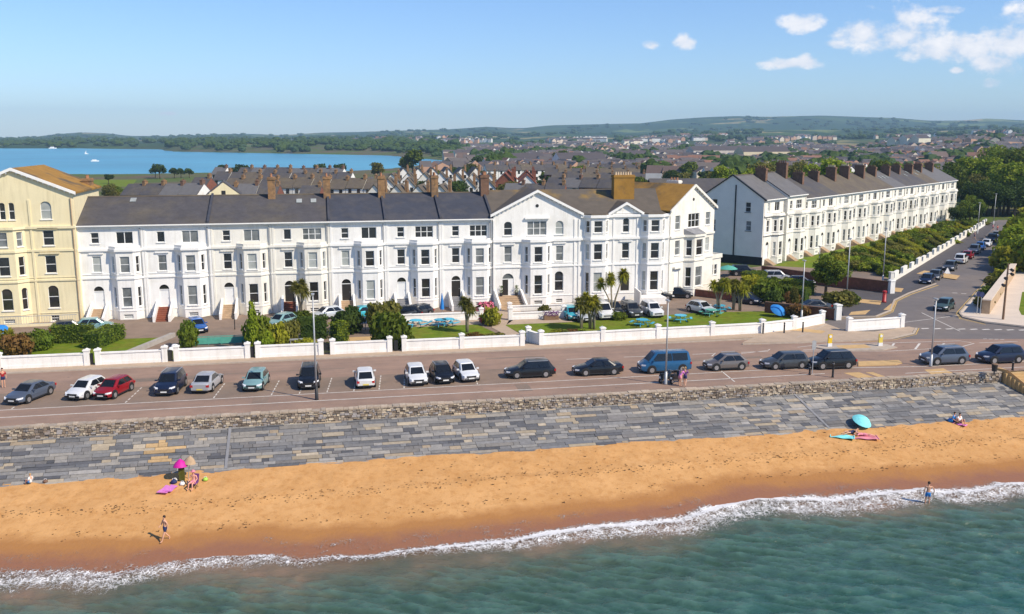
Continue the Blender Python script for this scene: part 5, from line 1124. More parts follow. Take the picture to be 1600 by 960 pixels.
# woodland closing the side road
rs = random.Random(12)
for i in range(78):
    px = rs.uniform(1512, 1760); D = rs.uniform(255, 420) if px > 1530 else rs.uniform(285, 400); y_ = HOR + FK * 22 / D; x, y = g(px, y_)
    h = rs.uniform(13, 19) if D > 300 else rs.uniform(11, 16); lm = rs.choice(['leaf_mid', 'leaf_mid', 'leaf_bright', 'leaf_bright', 'leaf_olive'])
    wd = {'leaf_mid': 'green', 'leaf_dark': 'dark green', 'leaf_bright': 'bright green', 'leaf_olive': 'olive'}[lm]
    tree(x, y, h, lm, f'tall {wd} tree in the wood closing the end of the side road', f'tall {wd} trees of the wood beyond the side road', w_=1.1)
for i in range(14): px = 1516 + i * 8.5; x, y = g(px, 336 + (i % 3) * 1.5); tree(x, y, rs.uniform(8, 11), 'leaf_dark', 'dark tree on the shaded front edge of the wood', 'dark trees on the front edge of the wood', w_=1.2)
# trees behind the side road terrace
for i in range(26):
    px = 1115 + i * 15.5 + rs.uniform(-5, 5); D = rs.uniform(235, 330); x, y = g(px, HOR + FK * 22 / D); h = rs.uniform(11, 16.5)
    if px < 1150: h *= .8
    lm = rs.choice(['leaf_mid', 'leaf_dark', 'leaf_bright', 'leaf_olive', 'leaf_mid']); wd = {'leaf_mid': 'green', 'leaf_dark': 'dark green', 'leaf_bright': 'bright green', 'leaf_olive': 'olive'}[lm]
    tree(x, y, h, lm, f'{wd} tree rising behind the roofs of the side road terrace', f'{wd} trees behind the side road terrace')
for i in range(60):
    px = rs.uniform(640, 1120); D = rs.uniform(275, 470); x, y = g(px, HOR + FK * 22 / D); h = rs.uniform(5.5, 9); lm = rs.choice(['leaf_mid', 'leaf_dark', 'leaf_olive', 'leaf_mid']); wd = {'leaf_mid': 'green', 'leaf_dark': 'dark green', 'leaf_olive': 'olive'}[lm]
    tree(x, y, h, lm, f'small {wd} tree between the rows of town houses', f'small {wd} trees between the town rows', far=D > 330, w_=1.3)
# trees standing in the town
for (px, D, h, lm, lb) in ((645, 520, 15, 'leaf_mid', 'big green tree at the head of the estuary'), (633, 530, 11, 'leaf_olive', 'smaller tree left of the big one at the head of the estuary'), (590, 470, 9, 'leaf_olive', 'olive tree on the shore behind the rooftops'), (532, 500, 8, 'leaf_dark', 'dark round tree on the estuary shore, right one of the pair'),
                           (500, 500, 8, 'leaf_dark', 'dark round tree on the estuary shore, left one of the pair'), (745, 560, 11, 'leaf_dark', 'dark tree group member right of the yellow green hedge'), (765, 560, 11, 'leaf_mid', 'wide green tree in the town centre'), (780, 580, 10, 'leaf_mid', 'green tree behind the red tiled roofs'),
                           (880, 620, 13, 'leaf_mid', 'big round tree above the town roofs'), (868, 640, 11, 'leaf_olive', 'smaller tree against the big round one'), (700, 460, 6, 'leaf_olive', 'low yellow green tree among the gables'), (712, 465, 6, 'leaf_olive', 'second low yellow green tree among the gables'),
                           (250, 480, 8.5, 'leaf_dark', 'tall dark tree on the left shore'), (243, 490, 7, 'leaf_dark', 'dark tree beside the tallest one on the left shore'), (273, 485, 6, 'leaf_dark', 'small round dark tree on the left shore'), (283, 490, 5.6, 'leaf_dark', 'second small round tree on the left shore'), (296, 490, 5.6, 'leaf_dark', 'third small round tree on the left shore'),
                           (346, 480, 8, 'leaf_dark', 'dark tree on the shore above the terrace roof'), (362, 480, 6.5, 'leaf_dark', 'low dark tree on the shore above the chimneys'), (379, 475, 8.5, 'leaf_dark', 'pointed dark tree on the shore'), (1050, 380, 9, 'leaf_dark', 'dark tree behind the orange gabled hall'), (1105, 330, 9.5, 'leaf_mid', 'green tree right of the orange gabled hall'),
                           (1125, 350, 9.5, 'leaf_dark', 'dark tree right of the orange gabled hall'), (1075, 420, 11, 'leaf_mid', 'green tree above the roof of the orange gabled hall'), (175, 300, 7, 'leaf_olive', 'olive bush tree behind the long slate roof at the left'), (188, 305, 6, 'leaf_mid', 'green bush tree behind the long slate roof at the left'),
                           (170, 430, 5, 'leaf_dark', 'dark shrub tree by the green field')):
    x, y = g(px, HOR + FK * 22 / D); tree(x, y, h, lm, lb, None, far=D > 400, w_=1.25)
# ------------------------------------------------------------------ cars
KIND = { # L, W, H, belt, bonnet z, windscreen base x, roof front x, roof rear x, rear base x, wheelbase half, boot z
    'hatch': dict(L=4.15, W=1.76, H=1.47, belt=.93, bon=.90, xa=1.05, xb=.35, xc=-1.30, xd=-1.92, wb=1.27, boot=.92, rear=.80),
    'sedan': dict(L=4.65, W=1.82, H=1.42, belt=.92, bon=.86, xa=1.10, xb=.35, xc=-.95, xd=-1.75, wb=1.36, boot=.98, rear=.0),
    'suv': dict(L=4.55, W=1.86, H=1.68, belt=1.06, bon=1.03, xa=1.20, xb=.55, xc=-1.65, xd=-2.12, wb=1.32, boot=1.05, rear=.8),
    'estate': dict(L=4.65, W=1.82, H=1.52, belt=.95, bon=.90, xa=1.10, xb=.40, xc=-1.75, xd=-2.15, wb=1.35, boot=.95, rear=.8),
    'van': dict(L=4.9, W=1.92, H=1.96, belt=1.18, bon=1.08, xa=1.75, xb=1.10, xc=-2.15, xd=-2.38, wb=1.50, boot=1.15, rear=.8),
}
CARC = {}
def interp(x, xs, ys): return float(np.interp(x, xs, ys))
def car_parts(kind, pm, rail=False):
    K = KIND[kind]; L2, Wd2, Hh = K['L'] / 2, K['W'] / 2, K['H']; out = []
    # body: lofted rings with a belt line
    st = [-L2, -L2 + .06, -L2 + .25, -K['wb'] - .45, -K['wb'], -K['wb'] + .45, -.3, .4, K['xa'], K['wb'] - .2, K['wb'] + .35, L2 - .3, L2 - .08, L2]
    b = MB(); rings = []; bt = K['belt']
    for x in st:
        e = min(1, (L2 - abs(x)) / .5); wf = Wd2 * (.80 + .20 * math.sin(min(1, (L2 - abs(x)) / .75) * math.pi / 2))
        if x > K['xa']: zt = interp(x, [K['xa'], L2 - .3, L2], [bt - .02, K['bon'] - .16, K['bon'] - .34])
        elif x < K['xd'] + .1: zt = interp(x, [-L2, -L2 + .12, K['xd'] + .1], [K['boot'] - .14, K['boot'], bt])
        else: zt = bt
        zb = .20 + .10 * (1 - min(1, (L2 - abs(x)) / .35))
        ring = [(x, 0, zb), (x, wf * .84, zb), (x, wf * .985, zb + .10), (x, wf, .48), (x, wf * .985, zt - .22), (x, wf * .93, zt - .04), (x, wf * .80, zt + .01), (x, 0, zt + (.045 if x > K['xa'] else .02))]
        ring = ring + [(p[0], -p[1], p[2]) for p in ring[-2:0:-1]]; rings.append(ring)
    n = len(rings[0]); base = len(b.v)
    for r in rings: b.v += r
    for i in range(len(rings) - 1):
        for j in range(n): j2 = (j + 1) % n; b.f.append((i * n + j, (i + 1) * n + j, (i + 1) * n + j2, i * n + j2)); b.c.append(b.col)
    b.f.append(tuple(range(n))); b.c.append(b.col); b.f.append(tuple(range((len(rings) - 1) * n + n - 1, (len(rings) - 1) * n - 1, -1))); b.c.append(b.col)
    # cabin
    wb_, wr = Wd2 * .91, Wd2 * .74; xm = (K['xb'] + K['xc']) / 2; z0, z1 = bt - .05, Hh
    A_ = [(K['xa'] + .05, wb_ * .86), (K['xa'] - .35, wb_), (K['xd'] + .3, wb_ * .98), (K['xd'], wb_ * .86)]; B_ = [(K['xb'] + .02, wr * .90), (K['xb'] - .25, wr), (K['xc'] + .2, wr), (K['xc'], wr * .92)]
    lo = [(x, y, z0) for x, y in A_] + [(x, -y, z0) for x, y in A_[::-1]]; hi = [(x, y, z1 - (.05 if i in (0, 3) else .03)) for i, (x, y) in enumerate(B_)]; hi = hi + [(x, -y, z) for x, y, z in hi[::-1]]
    top = [(x * .97 + xm * .03, y * .80, z1 + .0) for x, y, z in hi]
    q = len(b.v); b.v += lo + hi + top
    for k in (0, 8):
        for i in range(8): j = (i + 1) % 8; b.f.append((q + k + i, q + k + 8 + i, q + k + 8 + j, q + k + j)); b.c.append(b.col)
    b.f.append(tuple(q + 16 + i for i in range(7, -1, -1))); b.c.append(b.col)
    me = b.mesh('car_body', M[pm], True)
    bm = bmesh.new(); bm.from_mesh(me); bmesh.ops.recalc_face_normals(bm, faces=bm.faces)
    for e in bm.edges:
        if len(e.link_faces) == 2 and e.calc_face_angle(0) > .6: e.smooth = False
    bm.to_mesh(me); bm.free(); out.append(('body', me, None))
    # glass, a little proud of the cabin
    def glass(nm, pts, push):
        c = sum((Vector(p) for p in pts), Vector()) / len(pts); nn_ = (Vector(pts[1]) - Vector(pts[0])).cross(Vector(pts[2]) - Vector(pts[0])).normalized()
        if nn_.dot(Vector(push)) < 0: nn_ = -nn_
        m = MB(); m.poly([c + (Vector(p) - c) * .88 + nn_ * .02 for p in pts]); out.append((nm, m.mesh(nm, M['car_glass']), None))
    glass('windscreen', [lo[0], lo[7], hi[7], hi[0]], (1, 0, 1)); glass('rear_window', [lo[3], lo[4], hi[4], hi[3]], (-1, 0, 1))
    for s in (1, -1):
        xs_ = [K['xa'] - .30, (K['xb'] + K['xd']) / 2 + .1, K['xd'] + .32]; xt = [K['xb'] - .2, (K['xb'] + K['xc']) / 2 + .08, K['xc'] + .16]
        for i in (0, 1):
            p = []
            for x, z, y in ((xs_[i] - (0 if i == 0 else .04), bt + .02, wb_), (xs_[i + 1] + .03, bt + .02, wb_ * .99), (xt[i + 1] + .03, Hh - .08, wr + .02), (xt[i] - (0 if i == 0 else .04), Hh - .08, wr + .02)): p.append((x, s * (y + .012), z))
            m = MB(); m.poly(p if s < 0 else p[::-1]); out.append(('side_window', m.mesh('side_window', M['car_glass']), None))
    # lower trim: sills, arches, grille
    tm = MB()
    for s in (1, -1): tm.box(-K['wb'] + .3, K['wb'] - .3, s * Wd2 * .90 - (.0 if s > 0 else .10), s * Wd2 * .90 + (.10 if s > 0 else 0), .19, .30)
    tm.prism([(L2 - .1, -Wd2 * .55, .50), (L2 + .012, -Wd2 * .5, .50), (L2 + .012, Wd2 * .5, .50), (L2 - .1, Wd2 * .55, .50)], (0, 0, .14)); tm.box(L2 - .12, L2 + .014, -Wd2 * .7, Wd2 * .7, .26, .38); tm.box(-L2 - .012, -L2 + .1, -Wd2 * .7, Wd2 * .7, .26, .36)
    out.append(('bumper_trim', tm.mesh('bumper_trim', M['car_trim']), None))
    for s in (1, -1):
        for x in (K['wb'], -K['wb']):
            R0 = .345 if kind not in ('suv', 'van') else .375; yc = s * (Wd2 - .10)
            a_ = MB(); a_.ring([((x, s * (Wd2 - .05), R0 + .03), R0 + .075), ((x, s * (Wd2 + .004), R0 + .03), R0 + .07)], 20); out.append(('wheel_arch', a_.mesh('wheel_arch', M['car_trim']), None))
            w_ = MB(); w_.ring([((x, yc - .11, R0), R0 * .93), ((x, yc - .09, R0), R0), ((x, yc + .11, R0), R0), ((x, yc + .13, R0), R0 * .93)] if s > 0 else [((x, yc + .11, R0), R0 * .93), ((x, yc + .09, R0), R0), ((x, yc - .11, R0), R0), ((x, yc - .13, R0), R0 * .93)], 20); out.append(('wheel', w_.mesh('tyre', M['rubber']), None)); iw = len(out) - 1
            r_ = MB(); yo = yc + s * .135
            r_.ring([((x, yo - s * .02, R0), R0 * .64), ((x, yo, R0), R0 * .60)], 16); out.append(('rim', r_.mesh('rim', M['rim']), iw))
    for s in (1, -1):
        h = MB(); y0 = s * Wd2 * .80; h.prism([(L2 - .34, s * Wd2 * .955, K['bon'] - .30), (L2 - .02, s * Wd2 * .72, K['bon'] - .36), (L2 + .005, s * Wd2 * .50, K['bon'] - .38), (L2 - .12, s * Wd2 * .52, K['bon'] - .36)][::(1 if s > 0 else -1)], (-.03, s * .012, .13)); out.append(('headlight', h.mesh('headlight', M['head_light']), None))
        h = MB(); zt = K['boot']; h.box(-L2 - .012, -L2 + .14, min(s * Wd2 * .62, s * Wd2 * .885), max(s * Wd2 * .62, s * Wd2 * .885), zt - .36, zt - .16); out.append(('tail_light', h.mesh('tail_light', M['tail_light']), None))
        h = MB(); h.box(K['xa'] - .42, K['xa'] - .30, min(s * Wd2 * .93, s * (Wd2 + .17)), max(s * Wd2 * .93, s * (Wd2 + .17)), bt, bt + .13); out.append(('wing_mirror', h.mesh('wing_mirror', M[pm]), None))
    for s, m_ in ((1, 'plate_white'), (-1, 'plate_yellow')): h = MB(); xx = s * (L2 + .016); h.box(min(xx, xx - s * .03), max(xx, xx - s * .03), -.26, .26, .38, .49); out.append(('number_plate', h.mesh('number_plate', M[m_]), None))
    if rail:
        for s in (1, -1): h = MB(); h.box(K['xc'] + .15, K['xb'] - .1, s * wr * .93 - .02, s * wr * .93 + .02, Hh + .02, Hh + .06); out.append(('roof_rail', h.mesh('roof_rail', M['metal_grey']), None))
    return out
def car(x, y, rz, kind, pm, label, group=None, rail=False, name='parked_car', z=.01, sc=1):
    k = (kind, pm, rail)
    if k not in CARC: CARC[k] = car_parts(kind, 'paint_' + pm, rail)
    return place(CARC[k], 'parked_van' if kind == 'van' else name, label, 'van' if kind == 'van' else 'car', (x, y, z), rz, group, sc)
D_ = R(1)
G1 = 'cars parked nose to the sea along the promenade'
FR, BK = -90, 90   # nose to the camera / nose away
for px, py, kd, pm, ang, lb, rl in ((18, 635, 'sedan', 'greyblue', -112, 'dark blue grey saloon car parked at the far left of the promenade', False), (113, 628, 'hatch', 'car_white', -112, 'white hatchback parked touching the red one', False), (157, 627, 'hatch', 'red', -110, 'bright red hatchback parked on the promenade', False),
                          (256, 621, 'suv', 'navy', -97, 'dark navy tall car parked beside the silver saloon', True), (312, 617, 'sedan', 'silver', 80, 'silver saloon parked with its tail to the sea', False), (393, 614, 'hatch', 'teal', -98, 'light teal hatchback with empty bays each side', False),
                          (482, 611, 'suv', 'black', -92, 'black tall car parked right behind the lamp post', True), (572, 609, 'hatch', 'car_white', 90, 'white hatchback with its tail to the sea and a yellow plate', False), (655, 605, 'hatch', 'car_white', -88, 'white hatchback, left one of the close group of three', False),
                          (697, 602, 'hatch', 'black', -86, 'small black hatchback between two white cars', True), (737, 599, 'hatch', 'car_white', -84, 'white hatchback at the right end of the nose in row', False)):
    x, y = g(px, py); L_ = KIND[kd]['L'] / 2; a = R(ang); s = 1 if -180 < ang < 0 else -1
    car(x - s * L_ * math.cos(a), y - s * L_ * math.sin(a), a, kd, pm, lb, G1, rl)
for px, py, kd, pm, lb, rl in ((831, 592, 'estate', 'black', 'black estate car parked along the promenade, left of the black saloon', True), (938, 588, 'sedan', 'black', 'long low black saloon parked left of the blue camper van', False), (1043, 584, 'van', 'vanblue', 'blue camper van parked behind the lamp post and the two people', False),
                           (1140, 580, 'hatch', 'brown', 'grey brown hatchback parked right of the blue van', True), (1233, 578, 'estate', 'graphite', 'black people carrier, left one of the close dark pair', False), (1306, 578, 'suv', 'black', 'black tall car, right one of the close dark pair', True),
                           (1484, 571, 'suv', 'greyblue', 'grey tall car parked behind the right hand lamp post', True), (1573, 569, 'suv', 'navy', 'dark navy tall car cut off by the right edge', False)):
    x, y = g(px, py); car(x, y + .95, R(180 - 1.5), kd, pm, lb, 'cars parked end to end along the right half of the promenade', rl)
H1 = 'cars standing in front of the houses and hotel'
for px, py, kd, pm, ang, lb in ((306, 520, 'hatch', 'blue', -70, 'bright blue hatchback in front of the red tiled stair house'), (106, 523, 'hatch', 'graphite', 15, 'dark hatchback hidden behind the hedge by the cream building'), (145, 519, 'hatch', 'teal', 10, 'pale blue car almost hidden behind the hedge tops'),
                            (440, 512, 'hatch', 'teal', -130, 'pale teal hatchback behind the clipped conifers'), (512, 500, 'hatch', 'palegrey', 205, 'pale blue and white hatchback behind the lamp post top'), (566, 499, 'hatch', 'cyan', 200, 'bright turquoise hatchback behind the round bushes'),
                            (636, 498, 'hatch', 'black', 170, 'black car behind the biggest round bush'), (654, 497, 'hatch', 'graphite', 215, 'dark grey car next to the black one behind the picnic tables'),
                            (896, 500, 'hatch', 'cyan', -90, 'turquoise car partly hidden by the front palms'), (913, 503, 'hatch', 'palegrey', -88, 'pale car behind the white palm trunk'), (943, 498, 'van', 'car_white', -88, 'white van left of the tallest palm in the hotel car park'), (959, 494, 'suv', 'black', -70, 'black tall car behind the trunk of the tallest palm'),
                            (989, 495, 'suv', 'graphite', -88, 'grey tall car nose out on the hotel car park gravel'), (1022, 495, 'suv', 'car_white', -88, 'white tall car nose out on the hotel car park gravel'), (1030, 470, 'sedan', 'black', -12, 'black saloon parked sideways at the hotel wall'), (1063, 467, 'hatch', 'black', -20, 'black hatchback right behind the black saloon'),
                            (1100, 491, 'hatch', 'palegrey', -70, 'pale blue hatchback at the right end of the hotel car park'), (1172, 476, 'hatch', 'navy', -60, 'navy car between the palms and the brick wall'), (1166, 432, 'suv', 'black', -15, 'black tall car below the grey gable wall'), (1217, 441, 'suv', 'silver', -10, 'silver tall car beside the long brick wall'),
                            (1214, 449, 'sedan', 'graphite', -5, 'dark saloon in front of the silver tall car'), (1256, 448, 'hatch', 'navy', -20, 'dark blue car behind the bright clipped hedge'), (1275, 488, 'sedan', 'purple' if 0 else 'graphite', 175, 'dark saloon behind the short brick wall by the junction')):
    x, y = g(px, py); car(x, y + 1.0, R(ang), kd, pm, lb, H1)
# side road
u_road = math.atan2(g(1541, 380)[1] - g(1455, 440)[1], g(1541, 380)[0] - g(1455, 440)[0])
for px, py, kd, pm, fl_, lb in ((1448, 443, 'hatch', 'navy', 0, 'nearest dark parked car on the side road'), (1461, 436, 'sedan', 'graphite', 0, 'second dark parked car up the side road'), (1484, 422, 'estate', 'graphite', 0, 'grey estate behind the white tall car on the side road'), (1501, 411, 'suv', 'car_white', 1, 'white tall car parked half way up the side road'),
                            (1512, 404, 'hatch', 'red', 1, 'red car parked between the white and grey ones'), (1522, 396, 'suv', 'greyblue', 0, 'blue grey tall car above the red one on the side road'), (1531, 390, 'hatch', 'blue', 0, 'blue car on the side road'), (1541, 385, 'sedan', 'car_white', 0, 'white saloon near the top of the side road'),
                            (1549, 378, 'suv', 'black', 0, 'black tall car near the top of the side road'), (1556, 372, 'hatch', 'silver', 0, 'silver car at the top of the side road'), (1533, 376, 'hatch', 'red', 0, 'dark red car tucked beside the upper parked cars')):
    if '1533' == str(px): continue
    x, y = g(px, py); car(x, y, u_road + (math.pi if not fl_ else 0), kd, pm, lb, 'cars parked up the side road')
x, y = g(1475, 484); car(x, y, u_road + math.pi - .1, 'hatch', 'darkgreen', 'dark teal car driving down the side road to the junction', None, name='moving_car')
x, y = g(1594, 354); car(x, y, R(10), 'estate', 'car_white', 'white car crossing at the top of the side road', None)
# ------------------------------------------------------------------ street furniture
def lamp(px, py, h, label, arm=.0, dark=False, group='street lamps', post='metal_grey'):
    x, y = g(px, py); t = thing('street_lamp', label, 'street lamp', (x, y, .01), 0, group)
    b = MB(); b.ring([((0, 0, 0), .17), ((0, 0, .1), .15), ((0, 0, 1.2), .12)], 10); b.obj('base', M['metal_black' if dark else post], t, True)
    p = MB(); p.ring([((0, 0, 1.2), .085), ((0, 0, h), .055)], 8); p.obj('pole', M[post], t, True)
    a = MB(); a.prism([(-.10, -.25, h), (.10, -.25, h), (.14, .35, h), (-.14, .35, h)], (0, 0, .10)); hd = a.obj('lamp_head', M[post], t); l_ = MB(); l_.box(-.08, .08, -.2, .25, h - .03, h - .002); l_.obj('lens', M['head_light'], hd); return t
lamp(495, 625, 9.0, 'tall grey lamp post with a black base behind the sea wall', dark=True)
lamp(1040, 601, 7.6, 'tall grey lamp post in front of the blue camper van'); lamp(1454, 573, 6.6, 'grey lamp post in front of the grey tall car at the right')
lamp(1252, 500, 7.2, 'grey lamp post behind the curved end of the white wall'); lamp(1322, 474, 8.6, 'grey lamp post beside the small white pier'); lamp(1379, 442, 8.2, 'grey lamp post by the long brick wall and its pier')
lamp(1278, 438, 5.2, 'grey lamp post among the gardens below the second terrace house'); lamp(1552, 353, 7.8, 'lamp post standing before the dark wood at the end of the road'); lamp(1527, 366, 7.0, 'lamp post with a round head beside the side road garden wall')
# carved multi armed post and sign group on the plaza
x, y = g(1567, 501); t = thing('light_column', 'dark column with spot lamps on short arms standing on the pale plaza', 'light column', (x, y, .13)); p = MB(); p.ring([((0, 0, 0), .14), ((0, 0, 6.8), .09)], 8); p.obj('pole', M['wood'], t)
for i, (dx, z) in enumerate(((.45, 5.6), (-.35, 5.1), (.4, 6.1), (-.6, 4.3))): a = MB(); a.tube((0, 0, z), (dx, -.1, z), .04, n=6); a.ring([((dx, -.05, z), .16), ((dx, -.4, z - .12), .18)], 8); a.obj('spot_lamp', M['metal_black'], t)
for i, (px, py) in enumerate(((1531, 493), (1526, 492))):
    x, y = g(px, py); t = thing('traffic_sign', ['dark sign post by the end of the pale retaining wall, right one', 'dark sign post by the end of the pale retaining wall, left one'][i], 'sign', (x, y, .13), 0, 'sign posts on the plaza'); p = MB(); p.tube((0, 0, 0), (0, 0, 2.7), .05, n=6); p.obj('post', M['metal_grey'], t)
    p = MB(); p.ring([((0, -.06, 2.5), .34), ((0, -.03, 2.5), .34)], 16); p.obj('sign_face', M['navy_cloth'], t)
def sign_post(px, py, h, label, m='metal_grey'):
    x, y = g(px, py); t = thing('traffic_sign', label, 'sign', (x, y, .01)); p = MB(); p.tube((0, 0, 0), (0, 0, h), .05, n=6); p.obj('post', M['metal_grey'], t); p = MB(); p.box(-.2, .2, -.06, -.04, h - .9, h - .05); p.obj('sign_face', M[m], t); return t
sign_post(1269, 584, 3.2, 'grey sign post between the two close dark cars', 'metal_grey')
def bollard(px, py, h, label, m='metal_black', r=.09, group='black bollards'):
    x, y = g(px, py); t = thing('bollard', label, 'bollard', (x, y, .01), 0, group); p = MB(); p.ring([((0, 0, 0), r * 1.3), ((0, 0, .12), r * 1.2), ((0, 0, .16), r), ((0, 0, h - .12), r), ((0, 0, h - .08), r * 1.25), ((0, 0, h), r * .7)], 10); p.obj('post', M[m], t, True)
    q = MB(); q.ring([((0, 0, h - .22), r * 1.08), ((0, 0, h - .17), r * 1.08)], 10); q.obj('band', M['metal_grey'], t); return t
bollard(1301, 590, 1.5, 'tall dark post with a pale plate in front of the right dark car'); bollard(1265, 586, .9, 'short black bollard at the foot of the sign post'); bollard(1582, 579, 1.0, 'black bollard in front of the navy car at the right edge')
for px, py, lb in ((1192, 523, 'black bollard nearest the white wall pier'), (1225, 522, 'black bollard, middle one by the curved wall'), (1254, 521, 'black bollard, right one by the curved wall')): bollard(px, py, 1.3, lb)
for px, py, lb in ((367, 515, 'thin dark post on the bare ground by the blue car'),): bollard(px, py, 1.8, lb, r=.05)
for px, py, lb, m_ in ((1296, 543, 'bright yellow keep left bollard on the traffic island', 'yellow_plastic'), (1375, 542, 'pale cream keep left bollard on the right end of the island', 'plate_yellow')):
    x, y = g(px, py); t = thing('traffic_bollard', lb, 'bollard', (x, y, .10), 0, 'traffic island bollards'); p = MB(); p.box(-.24, .24, -.10, .10, 0, .35); p.obj('base', M['white_cloth'], t); p = MB(); p.prism([(-.22, -.09, .35), (.22, -.09, .35), (.20, .09, .35), (-.20, .09, .35)], (0, 0, .95)); p.obj('shell', M[m_], t); p = MB(); p.ring([((0, -.12, 1.08), .15), ((0, -.095, 1.08), .15)], 14); p.obj('sign_face', M['paint_white'] if 0 else M['white_cloth'], t)
# red post box like bin on the corner
x, y = g(1381, 474); t = thing('post_box', 'red pillar box on the corner pavement of the side road', 'post box', (x, y, .11)); p = MB(); p.ring([((0, 0, 0), .30), ((0, 0, .2), .30), ((0, 0, .22), .26), ((0, 0, 1.4), .26)], 16); p.obj('body', M['red_paint'], t, True); p = MB(); p.ring([((0, 0, 1.4), .31), ((0, 0, 1.5), .31), ((0, 0, 1.62), .16)], 16); p.obj('cap', M['red_paint'], t); p = MB(); p.box(-.15, .15, -.275, -.25, 1.18, 1.24); p.obj('slot', M['metal_black'], t)
# bin at the steps
x, y = g(1553, 586); t = thing('litter_bin', 'dark litter bin on a short post near the right end of the sea wall', 'litter bin', (x, y, .01)); p = MB(); p.tube((0, 0, 0), (0, 0, .35), .06, n=8); p.obj('post', M['metal_black'], t); p = MB(); p.ring([((0, 0, .35), .22), ((0, 0, 1.0), .28)], 12); p.obj('body', M['metal_black'], t); p = MB(); p.ring([((0, 0, 1.0), .30), ((0, 0, 1.08), .24)], 12); p.obj('lid', M['wood'], t)
# picnic tables
def picnic(px, py, rz, m, label, sc=1.0):
    x, y = g(px, py); t = thing('picnic_table', label, 'picnic table', (x, y, .03), R(rz), 'painted picnic tables on the hotel lawns', sc)
    p = MB()
    p.ring([((0, 0, .70), .72), ((0, 0, .76), .72)], 8); p.obj('tabletop', M[m], t)
    for i in range(4):
        a = i * math.pi / 2 + math.pi / 4; c, s = math.cos(a), math.sin(a); b = MB()
        q = [(c * 1.05 - s * k, s * 1.05 + c * k) for k in (-.55, .55)] + [(c * 1.33 - s * k, s * 1.33 + c * k) for k in (.6, -.6)]; b.prism([(u_, v_, .42) for u_, v_ in q], (0, 0, .05)); b.obj('seat', M[m], t)
        l_ = MB(); l_.tube((c * .4, s * .4, .70), (c * .75, s * .75, 0), .04, n=6); l_.tube((c * .2, s * .2, .38), (c * 1.25, s * 1.25, .40), .035, n=6); l_.obj('leg', M[m], t)
for px, py, rz, m_, lb in ((1003, 510, 10, 'teal_paint', 'turquoise picnic table on the right hotel lawn, left of the lamp post'), (1063, 503, 25, 'aqua_paint', 'bright turquoise picnic table on the lawn right of the lamp post'), (1111, 494, 5, 'green_paint', 'greenish picnic table in front of the pale blue hatchback'), (1124, 487, 30, 'teal_paint', 'small turquoise table half behind the right hand palm'),
                       (650, 511, 0, 'aqua_paint', 'turquoise picnic table on the hotel patio, nearest the big round bush'), (688, 510, 20, 'teal_paint', 'turquoise picnic table on the hotel patio below the closed parasol'), (700, 509, 0, 'aqua_paint', 'pale turquoise table touching its neighbour on the hotel patio')): picnic(px, py, rz, m_, lb, 1.05)
def parasol(px, py, m, label, open_=True, r=1.3, h=2.3, tilt=0, z=.03, ribs=8, name='parasol'):
    x, y = g(px, py, z if z < 0 else 0); t = thing(name, label, 'parasol', (x, y, z)); t.rotation_euler = tilt if isinstance(tilt, tuple) else (0, tilt, 0); p = MB(); p.tube((0, 0, 0), (0, 0, h + .1), .03, n=6); p.obj('pole', M['metal_grey'], t)
    c = MB(); k = ribs * 2
    if open_:
        rings = [(h + .05, .02), (h - .06, r * .35), (h - .22, r * .7), (h - .5, r)]
        c.ring([((0, 0, z_), r_) for z_, r_ in rings], k, cap=False); c.ring([((0, 0, z_ - .02), r_) for z_, r_ in rings][::-1], k, cap=False)
    else: c.ring([((0, 0, h * .35), .26), ((0, 0, h * .6), .20), ((0, 0, h + .05), .04)], k)
    c.obj('canopy', M[m], t, open_); return t
parasol(691, 497, 'vanblue' if 0 else 'blue_cloth', 'closed blue parasol standing on the hotel forecourt', False, h=3.0)
parasol(1210, 494, 'blue_cloth', 'bright blue tilted parasol at the right end of the hotel lawn', True, 1.0, 1.5, tilt=(R(35), R(10), 0))
parasol(3, 530, 'blue_cloth', 'bright blue parasol at the left edge of the far left garden', True, 1.1, 1.6, tilt=(R(30), R(-10), 0))
parasol(1137, 432, 'green_paint', 'small green garden parasol below the grey gable wall', True, 1.5, 1.7)
# planter, flowers, info board
x, y = g(861, 500); t = thing('planter', 'purple flower planter by the low white wall right of the hotel path', 'planter', (x, y, .03)); p = MB(); p.prism([(-.9, -.3, 0), (.9, -.3, 0), (.9, .3, 0), (-.9, .3, 0)], (0, 0, .5)); p.obj('box', M['wood'], t)
rg = np.random.default_rng(4); P_ = rg.uniform(-1, 1, (260, 3)) * [.95, .4, .25] + [0, 0, .75]; link('flowers', leaf_mesh('flowers', P_, rg.normal(0, 1, P_.shape), .09, M['purple_cloth'], rg=rg), t)
for px, py, m_, lb, s in ((757, 494, 'flower_pink', 'large pink flowering shrub in front of the low white wall', 1.5), (758, 505, 'flower_red', 'red flowering plant at the foot of the low white wall', .8), (740, 499, 'flower_pink', 'smaller pink flowers beside the large pink shrub', .8)):
    x, y = g(px, py); t = thing('flowering_shrub', lb, 'shrub', (x, y, .03), 0, 'flowering shrubs by the hotel path', s); P_, Nn = blob_pts([(0, 0, .5, .8, .7, .5), (.4, .2, .7, .4, .4, .35)], 700, rg, .3, 0); link('foliage', leaf_mesh('foliage', P_, Nn, .11, M['leaf_olive'], rg=rg), t); P_, Nn = blob_pts([(0, 0, .5, .86, .76, .56), (.4, .2, .7, .45, .45, .4)], 420, rg, .1, .15); link('flowers', leaf_mesh('flowers', P_, Nn, .12, M[m_], rg=rg, jit=.4, asp=.9), t)
